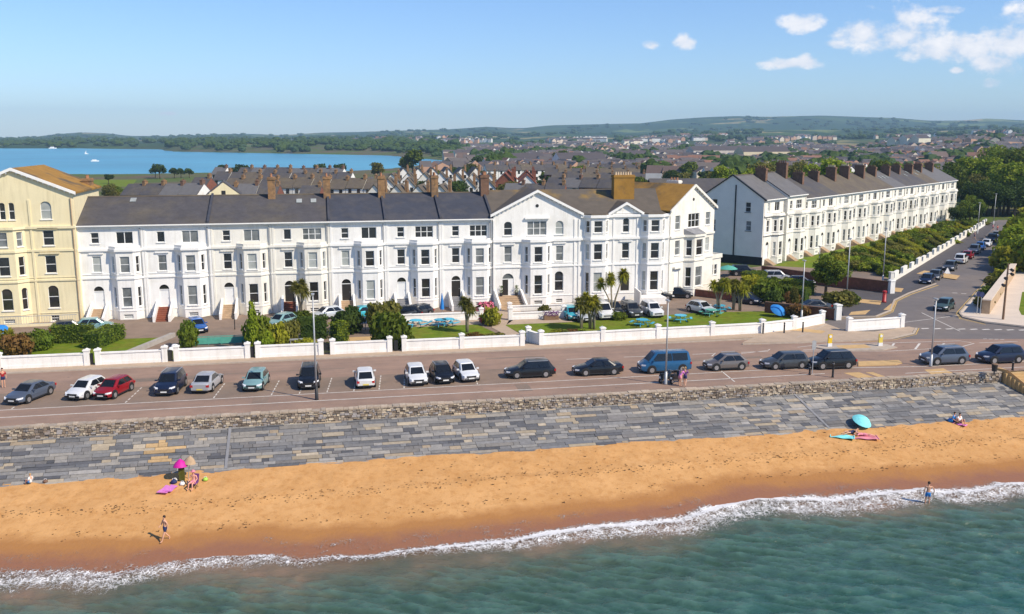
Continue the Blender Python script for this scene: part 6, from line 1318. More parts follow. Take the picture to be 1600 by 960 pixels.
x, y = g(571, 516); t = thing('notice_board', 'pale blue sloping board on the tan paved terrace', 'board', (x, y, .03)); p = MB(); p.box(-.05, .05, -.05, .05, 0, .9); p.obj('post', M['metal_grey'], t); p = MB(); p.prism([(-.65, -.3, .75), (.65, -.3, .75), (.65, .3, 1.35), (-.65, .3, 1.35)], (0, 0, .06)); p.obj('panel', M['paint_palegrey'], t)
x, y = g(465, 541); t = thing('garden_table', 'small pale garden table among the shrubs behind the white wall', 'table', (x, y, .03)); p = MB(); p.box(-.8, .8, -.35, .35, .68, .73); p.obj('tabletop', M['metal_grey'], t)
for dx in (-.7, .7): p = MB(); p.box(dx - .04, dx + .04, -.3, .3, 0, .68); p.obj('leg', M['metal_grey'], t)
# white decorative stones by the gate
for i, (px, py, s) in enumerate(((273, 547, .42), (267, 549, .28), (435, 552, .3), (497, 517, .3), (285, 556, .2))):
    x, y = g(px, py); m = MB(); m.ring([((0, 0, 0), s * .9), ((0, 0, s * .7), s), ((0, 0, s * 1.4), s * .5)], 9); o = m.obj('garden_stone', M['white_cloth'], None, True); tag(o, ['largest white stone beside the round green bush', 'second white stone by the round green bush', 'white stone beside the clipped conifers', 'white stone near the dark hedge', 'small white stone close to the gate'][i], 'stone', 'white garden stones'); o.location = (x, y, .02)
# sandwich board and barrier on the side road
x, y = g(1480, 428); t = thing('traffic_sign', 'white triangular road sign lying across a frame on the side road', 'sign', (x, y, .01)); p = MB(); p.prism([(-.6, 0, 0), (.6, 0, 0), (0, 0, 1.0)], (0, .05, 0)); p.obj('sign_face', M['white_cloth'], t); p = MB(); p.tube((-.5, .4, 0), (0, .05, .9), .03, n=5); p.tube((.5, .4, 0), (0, .05, .9), .03, n=5); p.obj('stand', M['metal_black'], t)

# ------------------------------------------------------------------ people
def skin_fig(name, joints, edges, m, parent, sub=2):
    """one continuous body grown over a skeleton"""
    names = list(joints); me = bpy.data.meshes.new(name); me.from_pydata([joints[k][:3] for k in names], [(names.index(a), names.index(b)) for a, b in edges], [])
    o = bpy.data.objects.new(name, me); C.objects.link(o); md = o.modifiers.new('skin', 'SKIN'); md.use_smooth_shade = True
    for i, k in enumerate(names): r = joints[k][3]; r = r if isinstance(r, tuple) else (r, r); me.skin_vertices[0].data[i].radius = r; me.skin_vertices[0].data[i].use_root = (i == 0)
    s = o.modifiers.new('sub', 'SUBSURF'); s.levels = s.render_levels = sub
    dg = bpy.context.evaluated_depsgraph_get(); m2 = bpy.data.meshes.new_from_object(o.evaluated_get(dg)); bpy.data.objects.remove(o); m2.materials.clear(); m2.materials.append(m); m2.polygons.foreach_set('use_smooth', [True] * len(m2.polygons)); return link(name, m2, parent)
def person(label, loc, rz, pose, skinm='skin', hairm='hair', top=None, bottom=None, sc=1.0, hat=None):
    """pose: dict of joint positions in metres, local, facing -Y"""
    J = dict(pelvis=(0, 0, .95, (.135, .10)), waist=(0, 0, 1.10, (.125, .09)), chest=(0, 0, 1.32, (.155, .105)), neck=(0, 0, 1.50, .052), head0=(0, -.01, 1.58, .075), head1=(0, -.015, 1.67, .088), head2=(0, 0, 1.74, .06),
             hipL=(.09, 0, .90, .09), kneeL=(.10, -.01, .50, .058), ankL=(.10, .01, .09, .038), toeL=(.10, -.14, .03, .032), hipR=(-.09, 0, .90, .09), kneeR=(-.10, -.01, .50, .058), ankR=(-.10, .01, .09, .038), toeR=(-.10, -.14, .03, .032),
             shL=(.19, 0, 1.43, .055), elL=(.25, .02, 1.15, .042), wrL=(.26, -.05, .92, .030), haL=(.26, -.07, .82, .034), shR=(-.19, 0, 1.43, .055), elR=(-.25, .02, 1.15, .042), wrR=(-.26, -.05, .92, .030), haR=(-.26, -.07, .82, .034))
    for k, v in pose.items(): J[k] = (*v, J[k][3])
    E = [('pelvis', 'waist'), ('waist', 'chest'), ('chest', 'neck'), ('neck', 'head0'), ('head0', 'head1'), ('head1', 'head2')]
    for s in 'LR': E += [('pelvis', 'hip' + s), ('hip' + s, 'knee' + s), ('knee' + s, 'ank' + s), ('ank' + s, 'toe' + s), ('chest', 'sh' + s), ('sh' + s, 'el' + s), ('el' + s, 'wr' + s), ('wr' + s, 'ha' + s)]
    t = thing('person', label, 'person', loc, rz, None, sc); skin_fig('body', J, E, M[skinm], t)
    def sub(nm, keys, ed, grow, m): jj = {k: (*J[k][:3], tuple(q + grow for q in (J[k][3] if isinstance(J[k][3], tuple) else (J[k][3],) * 2))) for k in keys}; skin_fig(nm, jj, ed, m, t, 1)
    h = Vector(J['head1'][:3]); up = (Vector(J['head2'][:3]) - Vector(J['head0'][:3])).normalized(); hm = MB(); c = h + up * .035 + Vector((0, .02, 0)); hm.ring([(c - up * .08 + Vector((0, .03, 0)), .07), (c - up * .02 + Vector((0, .012, 0)), .098), (c + up * .05, .085), (c + up * .09, .04)], 10); hm.obj('hair', M[hairm], t, True)
    if bottom: 
        mid = lambda a, b, f: tuple(J[a][i] * (1 - f) + J[b][i] * f for i in range(3)); J['mL'] = (*mid('hipL', 'kneeL', .55), .08); J['mR'] = (*mid('hipR', 'kneeR', .55), .08)
        sub('shorts', ['pelvis', 'waist', 'hipL', 'hipR', 'mL', 'mR'], [('pelvis', 'waist'), ('pelvis', 'hipL'), ('pelvis', 'hipR'), ('hipL', 'mL'), ('hipR', 'mR')], .022, M[bottom])
    if top: sub('top', ['waist', 'pelvis', 'chest', 'shL', 'shR', 'elL', 'elR'], [('waist', 'pelvis'), ('waist', 'chest'), ('chest', 'shL'), ('chest', 'shR'), ('shL', 'elL'), ('shR', 'elR')], .020, M[top])
    if hat: hm = MB(); hm.ring([(c + up * .02, .19), (c + up * .035, .19), (c + up * .04, .11), (c + up * .14, .09)], 12); hm.obj('hat', M[hat], t)
    return t
def bz(px, py): # point on the beach under a pixel
    z = -3.5
    for _ in range(12): x, y = g(px, py, z); z = float(beach_z(np.array([[x]]), np.array([[y]]))[0, 0])
    return (x, y, z + .01)
walk = dict(kneeL=(.10, -.16, .50), ankL=(.10, -.30, .10), toeL=(.10, -.44, .05), kneeR=(-.09, .06, .50), ankR=(-.09, .34, .16), toeR=(-.09, .26, .03), elL=(.24, .10, 1.17), wrL=(.24, .06, .92), haL=(.24, .02, .83), elR=(-.24, -.08, 1.17), wrR=(-.22, -.26, 1.02), haR=(-.22, -.32, .95))
person('person in dark blue shorts walking along the wet sand alone', bz(259, 846), R(-55), walk, 'skin', 'hair', None, 'navy_cloth')
person('person in blue swimming shorts standing ankle deep in the breaking waves', (*g(1449, 787, SEAZ)[:2], SEAZ - .22), R(160), dict(elR=(-.36, .0, 1.22), wrR=(-.42, -.16, 1.02), haR=(-.44, -.22, .95), kneeL=(.12, -.06, .50), ankL=(.14, -.02, .09)), 'skin', 'hair', None, 'blue_cloth', 1.08)
sit = dict(pelvis=(0, 0, .42), waist=(0, .04, .58), chest=(0, .06, .80), neck=(0, .04, .99), head0=(0, .02, 1.06), head1=(0, .0, 1.15), head2=(0, .02, 1.22), hipL=(.10, -.05, .42), kneeL=(.14, -.46, .46), ankL=(.15, -.55, .08), toeL=(.16, -.69, .03), hipR=(-.10, -.05, .42), kneeR=(-.14, -.46, .46), ankR=(-.15, -.55, .08), toeR=(-.16, -.69, .03),
           shL=(.19, .05, .91), elL=(.28, .02, .66), wrL=(.25, -.22, .55), haL=(.24, -.31, .53), shR=(-.19, .05, .91), elR=(-.28, .02, .66), wrR=(-.25, -.22, .55), haR=(-.24, -.31, .53))
# left pair with the magenta parasol
b_ = bz(303, 762); t = thing('beach_chair', 'dark folding beach chair under the sitting person', 'chair', b_, R(-20)); p = MB(); p.box(-.26, .26, -.25, .25, .32, .36); p.obj('seat', M['purple_cloth'], t); p = MB(); p.prism([(-.26, .22, .36), (.26, .22, .36), (.26, .26, .36), (-.26, .26, .36)], (0, .18, .55)); p.obj('backrest', M['purple_cloth'], t)
for sx in (-.24, .24):
    for yy in ((-.24, .2), (.2, -.24)): p = MB(); p.tube((sx, yy[0], .0), (sx, yy[1], .34), .018, n=5); p.obj('leg', M['metal_black'], t)
person('person in a pale sun hat sitting on the dark beach chair', b_, R(-20), sit, 'skin_red', 'hair', None, 'pink_cloth', 1.0, 'pink_cloth')
x, y, z = bz(283, 752)
t = parasol(281, 752, 'magenta', 'bright magenta beach parasol planted in the sand', True, .52, 1.6, tilt=(R(-6), 0, 0), z=z, name='beach_parasol'); t.location = (x, y, z)
t = parasol(289, 750, 'stone_tan', 'second small tan parasol half behind the magenta one', True, .45, 1.75, tilt=(0, R(8), 0), z=z, name='beach_parasol'); t.location = (x + .45, y + .3, z)
o = MB(); o.box(-.2, .2, -.15, .15, 0, .95); o.box(-.17, .17, -.19, -.15, .1, .5); q = tag(o.obj('beach_bag', M['leaf_olive']), 'dark green upright beach bag under the magenta parasol', 'bag'); q.location = (x + .05, y + .1, z - .02)
def towel(px, py, wd, ln, rz, m, label, seam=True):
    b = bz(px, py); t = thing('beach_towel', label, 'towel', (b[0], b[1], b[2] + .03), R(rz)); p = MB(); k = 8
    for i in range(k):
        for j in range(4):
            f = lambda a, c: (-wd / 2 + wd * c / 4, -ln / 2 + ln * a / k, .03 * math.sin(a * 1.3 + c) + .02); p.poly([f(i, j), f(i, j + 1), f(i + 1, j + 1), f(i + 1, j)])
    p.obj('cloth', M[m], t, True)
    for s in (-1, 1): h = MB(); h.box(-wd / 2, wd / 2, s * ln / 2 - .03, s * ln / 2 + .03, .0, .07); h.obj('hem', M[m], t)
    return t
towel(262, 764, .75, 1.75, -18, 'magenta_light', 'bright pink beach towel, the left one of two side by side'); towel(270, 762, .6, 1.7, -18, 'magenta_light', 'bright pink beach towel, the right one of two side by side')
def bag(px, py, s, m, label, name='beach_bag', cat='bag'):
    b = bz(px, py); t = thing(name, label, cat, b, R(20)); p = MB(); p.ring([((0, 0, 0), s * .9), ((0, 0, s * .5), s), ((0, 0, s * 1.1), s * .55)], 10); p.obj('body', M[m], t, True); p = MB(); p.ring([((-.5 * s, 0, s * .9), .02), ((-.3 * s, 0, s * 1.5), .02), ((.3 * s, 0, s * 1.5), .02), ((.5 * s, 0, s * .9), .02)], 5); p.obj('handle', M['white_cloth'], t)
bag(272, 755, .24, 'navy_cloth', 'navy blue bag above the pink towels'); bag(285, 758, .20, 'white_cloth', 'small white bag at the foot of the magenta parasol'); bag(274, 752, .16, 'white_cloth', 'small pale bag behind the navy one'); bag(321, 751, .2, 'lime', 'lime green beach toy bucket beside the sitting person', 'toy_bucket', 'bucket'); bag(294, 757, .13, 'stone_tan', 'small tan bag between the parasol and the chair')
bag(71, 754, .18, 'brick_brown', 'brown bag lying at the foot of the stone apron')
b = bz(48, 757); person('person in white and blue crouching at the foot of the stone apron at the left', b, R(-120), {k: (v[0], v[1], v[2] - .22) if not k.startswith(('ank', 'toe', 'knee')) else (v[0], v[1] + .12, v[2]) for k, v in sit.items()}, 'skin', 'hair_fair', 'white_cloth', 'blue_cloth', .8)
# right group
x, y, z = bz(1345, 668); t = parasol(1345, 668, 'aqua_cloth', 'pale turquoise patterned beach parasol tilted over the lying person', True, .85, 1.05, tilt=(R(22), R(12), 0), z=z, name='beach_parasol'); t.location = (x, y + .3, z)
towel(1316, 683, 1.0, 1.9, 60, 'aqua_cloth', 'turquoise beach towel under the lying pair'); towel(1352, 684, 1.1, 2.0, 70, 'pink_cloth', 'pink beach towel under the lying person with dark hair')
lie = dict(pelvis=(0, 0, .13), waist=(0, .16, .14), chest=(0, .38, .17), neck=(0, .55, .24), head0=(0, .62, .27), head1=(0, .69, .31), head2=(0, .75, .34), hipL=(.09, -.06, .12), kneeL=(.12, -.44, .14), ankL=(.13, -.82, .07), toeL=(.14, -.93, .05), hipR=(-.09, -.06, .12), kneeR=(-.12, -.44, .2), ankR=(-.13, -.80, .07), toeR=(-.14, -.91, .05),
           shL=(.18, .46, .16), elL=(.30, .30, .10), wrL=(.32, .08, .08), haL=(.32, -.02, .07), shR=(-.18, .46, .16), elR=(-.32, .56, .1), wrR=(-.26, .74, .14), haR=(-.2, .82, .2))
b = bz(1350, 682); person('person with dark hair lying on the pink towel with bare legs stretched right', (b[0], b[1], b[2] + .04), R(65), lie, 'skin_red', 'hair', 'pink_cloth', 'pink_cloth'); b = bz(1330, 678); person('person in dark blue clothes lying beside the turquoise towel', (b[0], b[1], b[2] + .03), R(-80), lie, 'skin', 'hair', 'navy_cloth', 'navy_cloth')
b = bz(1491, 660); person('person in blue sitting on the sand at the foot of the right stone apron', b, R(30), {k: (v[0], v[1], v[2] - .33) if not k.startswith(('ank', 'toe', 'knee')) else (v[0], v[1] + .1, v[2]) for k, v in sit.items()}, 'skin', 'hair', 'blue_cloth', 'navy_cloth'); b = bz(1499, 662); person('person in a white top bending beside the one in blue at the right apron', b, R(10), {k: (v[0], v[1], v[2] - .33) if not k.startswith(('ank', 'toe', 'knee')) else (v[0], v[1] + .1, v[2]) for k, v in sit.items()}, 'skin', 'hair', 'white_cloth', 'navy_cloth')
bag(1485, 659, .25, 'blue_cloth', 'blue bag left of the pair sitting by the right apron'); towel(1500, 664, .5, 1.0, 30, 'magenta_light', 'small pink towel in front of the pair by the right apron')
# two people with motor scooters on the promenade
x, y = g(1049, 600)
def wheel_bike(loc, rz, label, m):
    t = thing('motor_scooter', label, 'scooter', loc, rz, 'scooters on the promenade')
    for yx in (-.62, .62):
        w_ = MB(); w_.ring([((yx, -.05, .27), .26), ((yx, .05, .27), .26)], 14); ww = w_.obj('wheel', M['rubber'], t); h = MB(); h.ring([((yx, -.06, .27), .14), ((yx, .06, .27), .14)], 12); h.obj('rim', M['rim'], ww)
    b = MB(); b.prism([(-.75, -.14, .45), (-.1, -.16, .32), (.35, -.14, .32), (.55, -.1, .95), (.42, -.1, 1.0), (.2, -.13, .5), (-.1, -.15, .75), (-.75, -.12, .80)], (0, .28, 0)); b.obj('body', M[m], t); s = MB(); s.box(-.7, -.05, -.13, .13, .80, .90); s.obj('seat', M['metal_black'], t)
    hb = MB(); hb.tube((.50, -.34, 1.08), (.50, .34, 1.08), .02, n=6); hb.tube((.62, 0, .3), (.48, 0, 1.1), .03, n=6); hb.obj('handlebar', M['metal_grey'], t); n_ = MB(); n_.box(-.80, -.76, -.1, .1, .5, .66); n_.obj('number_plate', M['plate_white'], t); return t
wheel_bike((x - .3, y + .5, .01), R(20), 'dark scooter with a white plate below the lamp post, left one', 'paint_graphite'); wheel_bike((x + .5, y + .2, .01), R(35), 'black scooter right against the left one below the lamp post', 'paint_black')
x, y = g(1062, 604); person('person in a purple top leaning at the scooters', (x, y, .01), R(110), dict(waist=(0, -.05, 1.08), chest=(0, -.18, 1.27), neck=(0, -.28, 1.42), head0=(0, -.32, 1.49), head1=(0, -.35, 1.57), head2=(0, -.34, 1.64), shL=(.19, -.2, 1.36), elL=(.22, -.36, 1.12), wrL=(.2, -.52, .98), haL=(.2, -.6, .95), shR=(-.19, -.2, 1.36), elR=(-.22, -.36, 1.12), wrR=(-.2, -.52, .98), haR=(-.2, -.6, .95)), 'skin', 'hair_fair', 'magenta_light', 'pink_cloth')
x, y = g(1070, 604); person('person with fair hair and a dark flowered top standing on the promenade', (x, y, .01), R(150), walk, 'skin', 'hair_fair', 'purple_cloth', 'navy_cloth')
x, y = g(6, 606); person('person in a red top standing at the left edge of the promenade', (x, y, .01), R(20), {}, 'skin', 'hair', 'red_paint', 'navy_cloth')
for i, (px, py) in enumerate(((1558, 362), (1551, 360))): x, y = g(px, py + 2); person(['small figure in red near the wood at the end of the side road', 'small figure in a pale top near the wood at the end of the side road'][i], (x, y, .02), R(60 * i), walk, 'skin', 'hair', 'red_paint' if i == 0 else 'pink_cloth', 'navy_cloth')
x, y = g(1522, 376); person('small dark figure walking beside the side road garden wall', (x, y, .12), R(30), walk, 'skin', 'hair', 'navy_cloth', 'navy_cloth')
# seaweed along the tide line
rw = np.random.default_rng(8); wd = MB()
for i in range(1500):
    X = rw.uniform(-32, 68); yw = float(Yws(np.array(X))); band = rw.choice([.62, .60, .36, .8], p=[.45, .2, .2, .15]); tpos_ = band + .03 * math.sin(X / 7) + rw.normal(0, .035 if band < .75 else .09)
    if X < 5 and band > .7: continue
    Y = yw + tpos_ * (TOEY - yw); Z = float(beach_z(np.array([[X]]), np.array([[Y]]))[0, 0]); s = rw.uniform(.02, .075) * (1.6 if rw.random() < .1 else 1); a = rw.uniform(0, 6.3)
    for k in range(4): b0 = a + k * 1.6 + rw.uniform(-.4, .4); wd.poly([(X, Y, Z + .01), (X + s * math.cos(b0), Y + s * math.sin(b0), Z + .02), (X + 1.5 * s * math.cos(b0 + .4), Y + 1.2 * s * math.sin(b0 + .4), Z + .03 + .3 * s), (X + .5 * s * math.cos(b0 + .9), Y + .5 * s * math.sin(b0 + .9), Z + .02 + .25 * s)])
mk('weed', (.045, .028, .014), .9, .3, 5); struct(wd.obj('seaweed', M['weed']), 'stuff')
# ------------------------------------------------------------------ the town behind
colh = mat('far_house', (.5, .5, .5), .85, .08, .3, usecol=True)
def town_house(key, W, D_, e, r, wallm, roofm, gable, chm, wins=2, bay=False):
    """terrace or gable fronted house; local origin at the middle of the front"""
    P_ = []; w_ = MB(); w_.box(-W / 2, W / 2, 0, D_, -.2, e)
    if gable: w_.poly([(-W / 2, 0, e), (W / 2, 0, e), (0, 0, r)]); w_.poly([(W / 2, D_, e), (-W / 2, D_, e), (0, D_, r)])
    else:
        for x in (-W / 2, W / 2): w_.poly([(x, 0, e), (x, D_ / 2, r), (x, D_, e)])
    P_.append(('wall', w_.mesh('wall_' + key, M[wallm]), None))
    rf = MB(); t = .2
    if gable: rf.prism([(-W / 2 - .3, -.3, e - .15), (0, -.3, r + .1), (W / 2 + .3, -.3, e - .15), (W / 2 + .3, -.3, e - .15 + t), (0, -.3, r + .1 + t * 1.3), (-W / 2 - .3, -.3, e - .15 + t)], (0, D_ + .6, 0))
    else: rf.prism([(-W / 2, -.3, e - .1), (-W / 2, D_ / 2, r + .05), (-W / 2, D_ + .3, e - .1), (-W / 2, D_ + .3, e + .1), (-W / 2, D_ / 2, r + .3), (-W / 2, -.3, e + .1)], (W, 0, 0))
    P_.append(('roof', rf.mesh('roof_' + key, M[roofm]), None))
    c = MB(); cx, cy = (W / 2 - .5, D_ / 2) if not gable else (W / 2 - .6, D_ * .5); c.box(cx - .4, cx + .4, cy - .9, cy + .9, e, r + 1.2); c.box(cx - .48, cx + .48, cy - .98, cy + .98, r + 1.0, r + 1.12)
    for k in (-.5, 0, .5): c.ring([((cx, cy + k, r + 1.2), .12), ((cx, cy + k, r + 1.6), .1)], 6)
    P_.append(('chimney', c.mesh('chimney_' + key, M[chm]), 1))
    wm1 = MB(); wm1.box(-.5, .5, -.06, .0, 0, 1.5); wmesh = wm1.mesh('window_' + key, M['glass_dark'])
    k = 0
    for z in (1.0, 3.9)[:2 if e > 5 else 1]:
        for x in ((-W / 4, W / 4) if wins == 2 else (0,)): k += 1; P_.append(('window', (wmesh, (x, 0, z)), None))
    return P_
def place_t(parts, name, label, loc, rz, group, sc=1):
    t = thing(name, label, 'house', loc, rz, group, sc); made = []
    for nm, me, pi in parts:
        o = link(nm, me[0] if isinstance(me, tuple) else me, t if pi is None else made[pi], me[1] if isinstance(me, tuple) else None); made.append(o)
    return t
THK = {
    'slate': [town_house('s%d' % i, 5.6, 9, 5.6, 8.3, wm_, rm, False, cm) for i, (wm_, rm, cm) in enumerate((('white_render', 'slate', 'brick_orange'), ('warm_render', 'slate_brown', 'brick_orange'), ('brick_red', 'slate', 'brick_orange'), ('white_render', 'slate_light', 'brick_brown')))],
    'gable': [town_house('g%d' % i, 5.4, 9.5, 5.2, 8.2, wm_, rm, True, cm) for i, (wm_, rm, cm) in enumerate((('white_render', 'slate', 'brick_orange'), ('warm_render', 'slate_brown', 'brick_orange'), ('white_render', 'slate_brown', 'brick_orange')))],
    'red': [town_house('r%d' % i, 5.6, 9, 5.4, 8.2, wm_, 'tile_red', True, 'brick_red') for i, wm_ in enumerate(('white_render', 'brick_red'))],
}
rt = random.Random(21); nh = 0
def row(px0, px1, D, kind, label, group, sp=5.8, rot=0, skip=.04, sc=1.0, heading=None):
    """a terrace row between two bearings at a given distance"""
    global nh
    p0, p1 = Vector(g(px0, HOR + FK * 22 / D)), Vector(g(px1, HOR + FK * 22 / (D if not isinstance(heading, (int, float)) else heading))); d = (p1 - p0); ln = d.length; d.normalize(); a = math.atan2(d.y, d.x); n = int(ln / (sp * sc)); v = rt.randrange(9)
    for i in range(n):
        if rt.random() < skip: continue
        q = p0 + d * (i + .5) * sp * sc; pr = THK[kind][(v + (rt.random() < .25)) % len(THK[kind])]; k = sc * rt.uniform(.97, 1.03)
        place_t(pr, 'town_house', label, (q.x, q.y, float(terr(q.x, q.y)) if D > 420 else 0), a + rot, group, (sc, sc, k)); nh += 1
LG = 'slate roofed terraced house with a brick chimney in the streets behind the seafront'
row(190, 330, 262, 'slate', 'slate roofed house in the row nearest behind the left seafront roofs', 'houses nearest behind the left seafront roofs', heading=258)
row(335, 520, 255, 'slate', 'slate roofed house in the row behind the chimneys of the seafront terrace', 'houses behind the seafront chimneys', heading=255, rot=R(0))
row(270, 600, 300, 'slate', 'slate roofed house in the middle rows behind the seafront', 'houses in the middle rows left', heading=290)
row(310, 560, 345, 'slate', 'slate roofed house in the far rows toward the estuary', 'houses in the far rows left', heading=338)
row(330, 545, 395, 'slate', 'slate roofed house in the last rows before the estuary', 'houses in the last rows before the water', heading=385)
row(535, 770, 262, 'gable', 'house with a small white gable facing the sea, in the nearest gabled row', 'gabled houses in the nearest row', heading=258, sp=6.2)
row(560, 780, 300, 'gable', 'house with a small white gable facing the sea, in the second gabled row', 'gabled houses in the second row', heading=300, sp=6.4)
row(600, 785, 345, 'gable', 'house with a small white gable facing the sea, in the third gabled row', 'gabled houses in the third row', heading=345, sp=6.0)
row(620, 760, 392, 'gable', 'house with a small white gable facing the sea, in the farthest gabled row', 'gabled houses in the farthest row', heading=400, sp=6.2)
row(772, 850, 305, 'red', 'house with a red tiled roof and gable in the front red roofed row', 'red roofed houses in the front row', sp=6.3, sc=1.15); row(780, 850, 345, 'red', 'house with a red tiled roof and gable in the back red roofed row', 'red roofed houses in the back row', sp=6.2, sc=1.1)
row(785, 900, 262, 'slate', 'brownish slate house just behind the hotel roof', 'houses just behind the hotel roof', heading=258)
row(850, 985, 300, 'slate', 'slate house between the hotel chimney and the red roofs', 'houses between the hotel chimney and the red roofs', heading=290)
row(860, 1010, 345, 'slate', 'slate house in the rows above the hotel chimney', 'houses above the hotel chimney', heading=340)
row(850, 1020, 395, 'slate', 'slate house in the far rows above the hotel roof', 'houses in the far rows above the hotel', heading=390)
row(760, 900, 440, 'slate', 'distant slate house in the town centre', 'distant town centre houses', heading=450); row(900, 1060, 450, 'slate', 'distant slate house beyond the hall', 'distant houses beyond the hall', heading=440)
# orange gabled hall
t = thing('brick_hall', 'long brick hall with a slate roof and bright orange brick gable', 'hall', (*g(1020, HOR + FK * 22 / 262), 0), R(-8)); mb = MB(); mb.box(0, 26, 0, 12, -.2, 6.0); mb.obj('wall', M['brick_red'], t)
mb = MB(); mb.prism([(-.2, -.4, 5.9), (-.2, 6, 9.6), (-.2, 12.4, 5.9), (-.2, 12.4, 6.15), (-.2, 6, 9.9), (-.2, -.4, 6.15)], (26.3, 0, 0)); mb.obj('roof', M['slate'], t)
mb = MB(); mb.prism([(26.05, 0, -.2), (26.05, 12, -.2), (26.05, 12, 6), (26.05, 6, 9.6), (26.05, 0, 6)], (.2, 0, 0)); mk('orange_brick', (.50, .14, .035), .8, .12); mb.obj('gable_wall', M['orange_brick'], t)
for i in range(7): mb = MB(); mb.box(2 + i * 3.4, 3.4 + i * 3.4, -.06, 0, 3.2, 4.8); mb.obj('window', M['glass_dark'], t)
# cream gable and white building that stand out
t = thing('town_house', 'cream gabled house end among the slate roofs left of the first chimney', 'house', (*g(352, HOR + FK * 22 / 236), 0), R(4)); mb = MB(); mb.box(-4, 4, 0, 9, -.2, 7.2); mb.poly([(-4, 0, 7.2), (4, 0, 7.2), (0, 0, 10.3)]); mb.obj('wall', M['cream_render'], t)
mb = MB(); mb.prism([(-4.3, .02, 7.1), (0, .02, 10.4), (4.3, .02, 7.1), (4.3, .02, 7.3), (0, .02, 10.7), (-4.3, .02, 7.3)], (0, 9.3, 0)); mb.obj('roof', M['slate'], t); mb = MB(); mb.box(-.5, .5, -.06, 0, 6.9, 8.3); mb.obj('window', M['glass_dark'], t)
# green field by the estuary, left
sheet('playing_field', [(105, 292), (205, 292), (214, 281), (110, 281)], .03, M['grass'])
# far town: many hundreds of small houses beyond those above
mb = MB(); rf_ = random.Random(33); wcol = [(.70, .68, .64), (.66, .58, .46), (.50, .32, .22), (.60, .48, .38), (.72, .72, .70), (.5, .3, .2)]; rcol = [(.075, .065, .070), (.10, .085, .085), (.12, .085, .075), (.19, .10, .07), (.085, .08, .09), (.09, .08, .08), (.11, .095, .09), (.08, .075, .085)]
def far_house(x, y, z, a, W, D_, e, r, cw, cr_):
    ca, sa = math.cos(a), math.sin(a); T = lambda X, Y, Z: (x + X * ca - Y * sa, y + X * sa + Y * ca, z + Z); w_, d_ = W / 2, D_ / 2
    for q in (((-w_, -d_), (w_, -d_)), ((w_, -d_), (w_, d_)), ((w_, d_), (-w_, d_)), ((-w_, d_), (-w_, -d_))): mb.poly([T(*q[0], -1), T(*q[1], -1), T(*q[1], e), T(*q[0], e)], cw)
    mb.poly([T(-w_, -d_, e), T(w_, -d_, e), T(w_, 0, r), T(-w_, 0, r)], cr_); mb.poly([T(w_, d_, e), T(-w_, d_, e), T(-w_, 0, r), T(w_, 0, r)], cr_); mb.poly([T(w_, -d_, e), T(w_, d_, e), T(w_, 0, r)], cw); mb.poly([T(-w_, d_, e), T(-w_, -d_, e), T(-w_, 0, r)], cw)
cnt = 0; 
for j in range(1100):
    px = rf_.uniform(560, 1720); D = 400 * math.exp(rf_.random() ** .9 * math.log(6.0))
    if px < 1010 and D < 460: continue
    if px < 730 and D < 1600: continue
    if px < 640 and rf_.random() < .6: continue
    if D > 1500 and px > 1330 and rf_.random() < .5: continue
    if float(fbm(np.array(px / 60.), np.array(math.log(D) * 4), 3, 71)) < .34: continue
    x, y = g(px, HOR + FK * 22 / D); a = rf_.choice([0, 0, .4, -.5, 1.57, .2]) + rf_.uniform(-.08, .08); z = float(terr(x, y))
    if z < -.5: continue
    k = rf_.randint(1, 7); ca, sa = math.cos(a), math.sin(a); cr_ = rf_.choice(rcol); fl_ = rf_.random() < .5; W = rf_.uniform(6, 8.5)
    for i in range(k):
        hx, hy = x + (i - k / 2) * (W + (.0 if fl_ else 2.5)) * ca, y + (i - k / 2) * (W + (.0 if fl_ else 2.5)) * sa; cw = rf_.choice(wcol) if i == 0 or rf_.random() < .4 else cw
        kk = rf_.uniform(.85, 1.1); far_house(hx, hy, z, a + (1.5708 if not fl_ and rf_.random() < .4 else 0), W, 9, rf_.uniform(4.8, 6.2), rf_.uniform(7.8, 9.2), tuple(v * kk for v in cw), cr_); cnt += 1
# a few larger blocks
for px, D, W, hh, c in ((1190, 700, 40, 10, (.6, .52, .36)), (1400, 1050, 16, 14, (.72, .68, .5)), (1418, 1040, 16, 15, (.74, .70, .55)), (1436, 1030, 16, 14, (.7, .66, .5)), (820, 600, 24, 7, (.55, .55, .5)), (905, 560, 30, 8, (.6, .6, .62)), (985, 640, 22, 8, (.62, .5, .3)), (1125, 820, 60, 9, (.5, .45, .4))):
    x, y = g(px, HOR + FK * 22 / D); far_house(x, y, float(terr(x, y)), .1, W, 14, hh, hh + 4, c, rcol[0])
o = mb.obj('distant_town', colh, None, usecol=True); struct(o, 'stuff')
# woods and field trees far off
def woods(name, spec, m, seed):
    rg = np.random.default_rng(seed); V = []; Fc = []
    bm = bmesh.new(); bmesh.ops.create_icosphere(bm, subdivisions=2, radius=1); bv = np.array([v.co[:] for v in bm.verts]); bf = np.array([[v.index for v in f.verts] for f in bm.faces]); bm.free(); b = 0
    for x, y, z, r, h in spec:
        for k in range(4):
            c = np.array([x + rg.uniform(-.6, .6) * r, y + rg.uniform(-.6, .6) * r, z + h * rg.uniform(.35, .6)]); q = bv * (1 + rg.uniform(-.3, .3, (len(bv), 1))) * np.array([r * .6, r * .6, h * .36]) + c; V.append(q); Fc.append(bf + b); b += len(bv)
    me = bpy.data.meshes.new(name); me.from_pydata(np.concatenate(V).tolist(), [], np.concatenate(Fc).tolist()); me.materials.append(m); o = link(name, me); struct(o, 'stuff'); return o
sp = []; rg = np.random.default_rng(5)
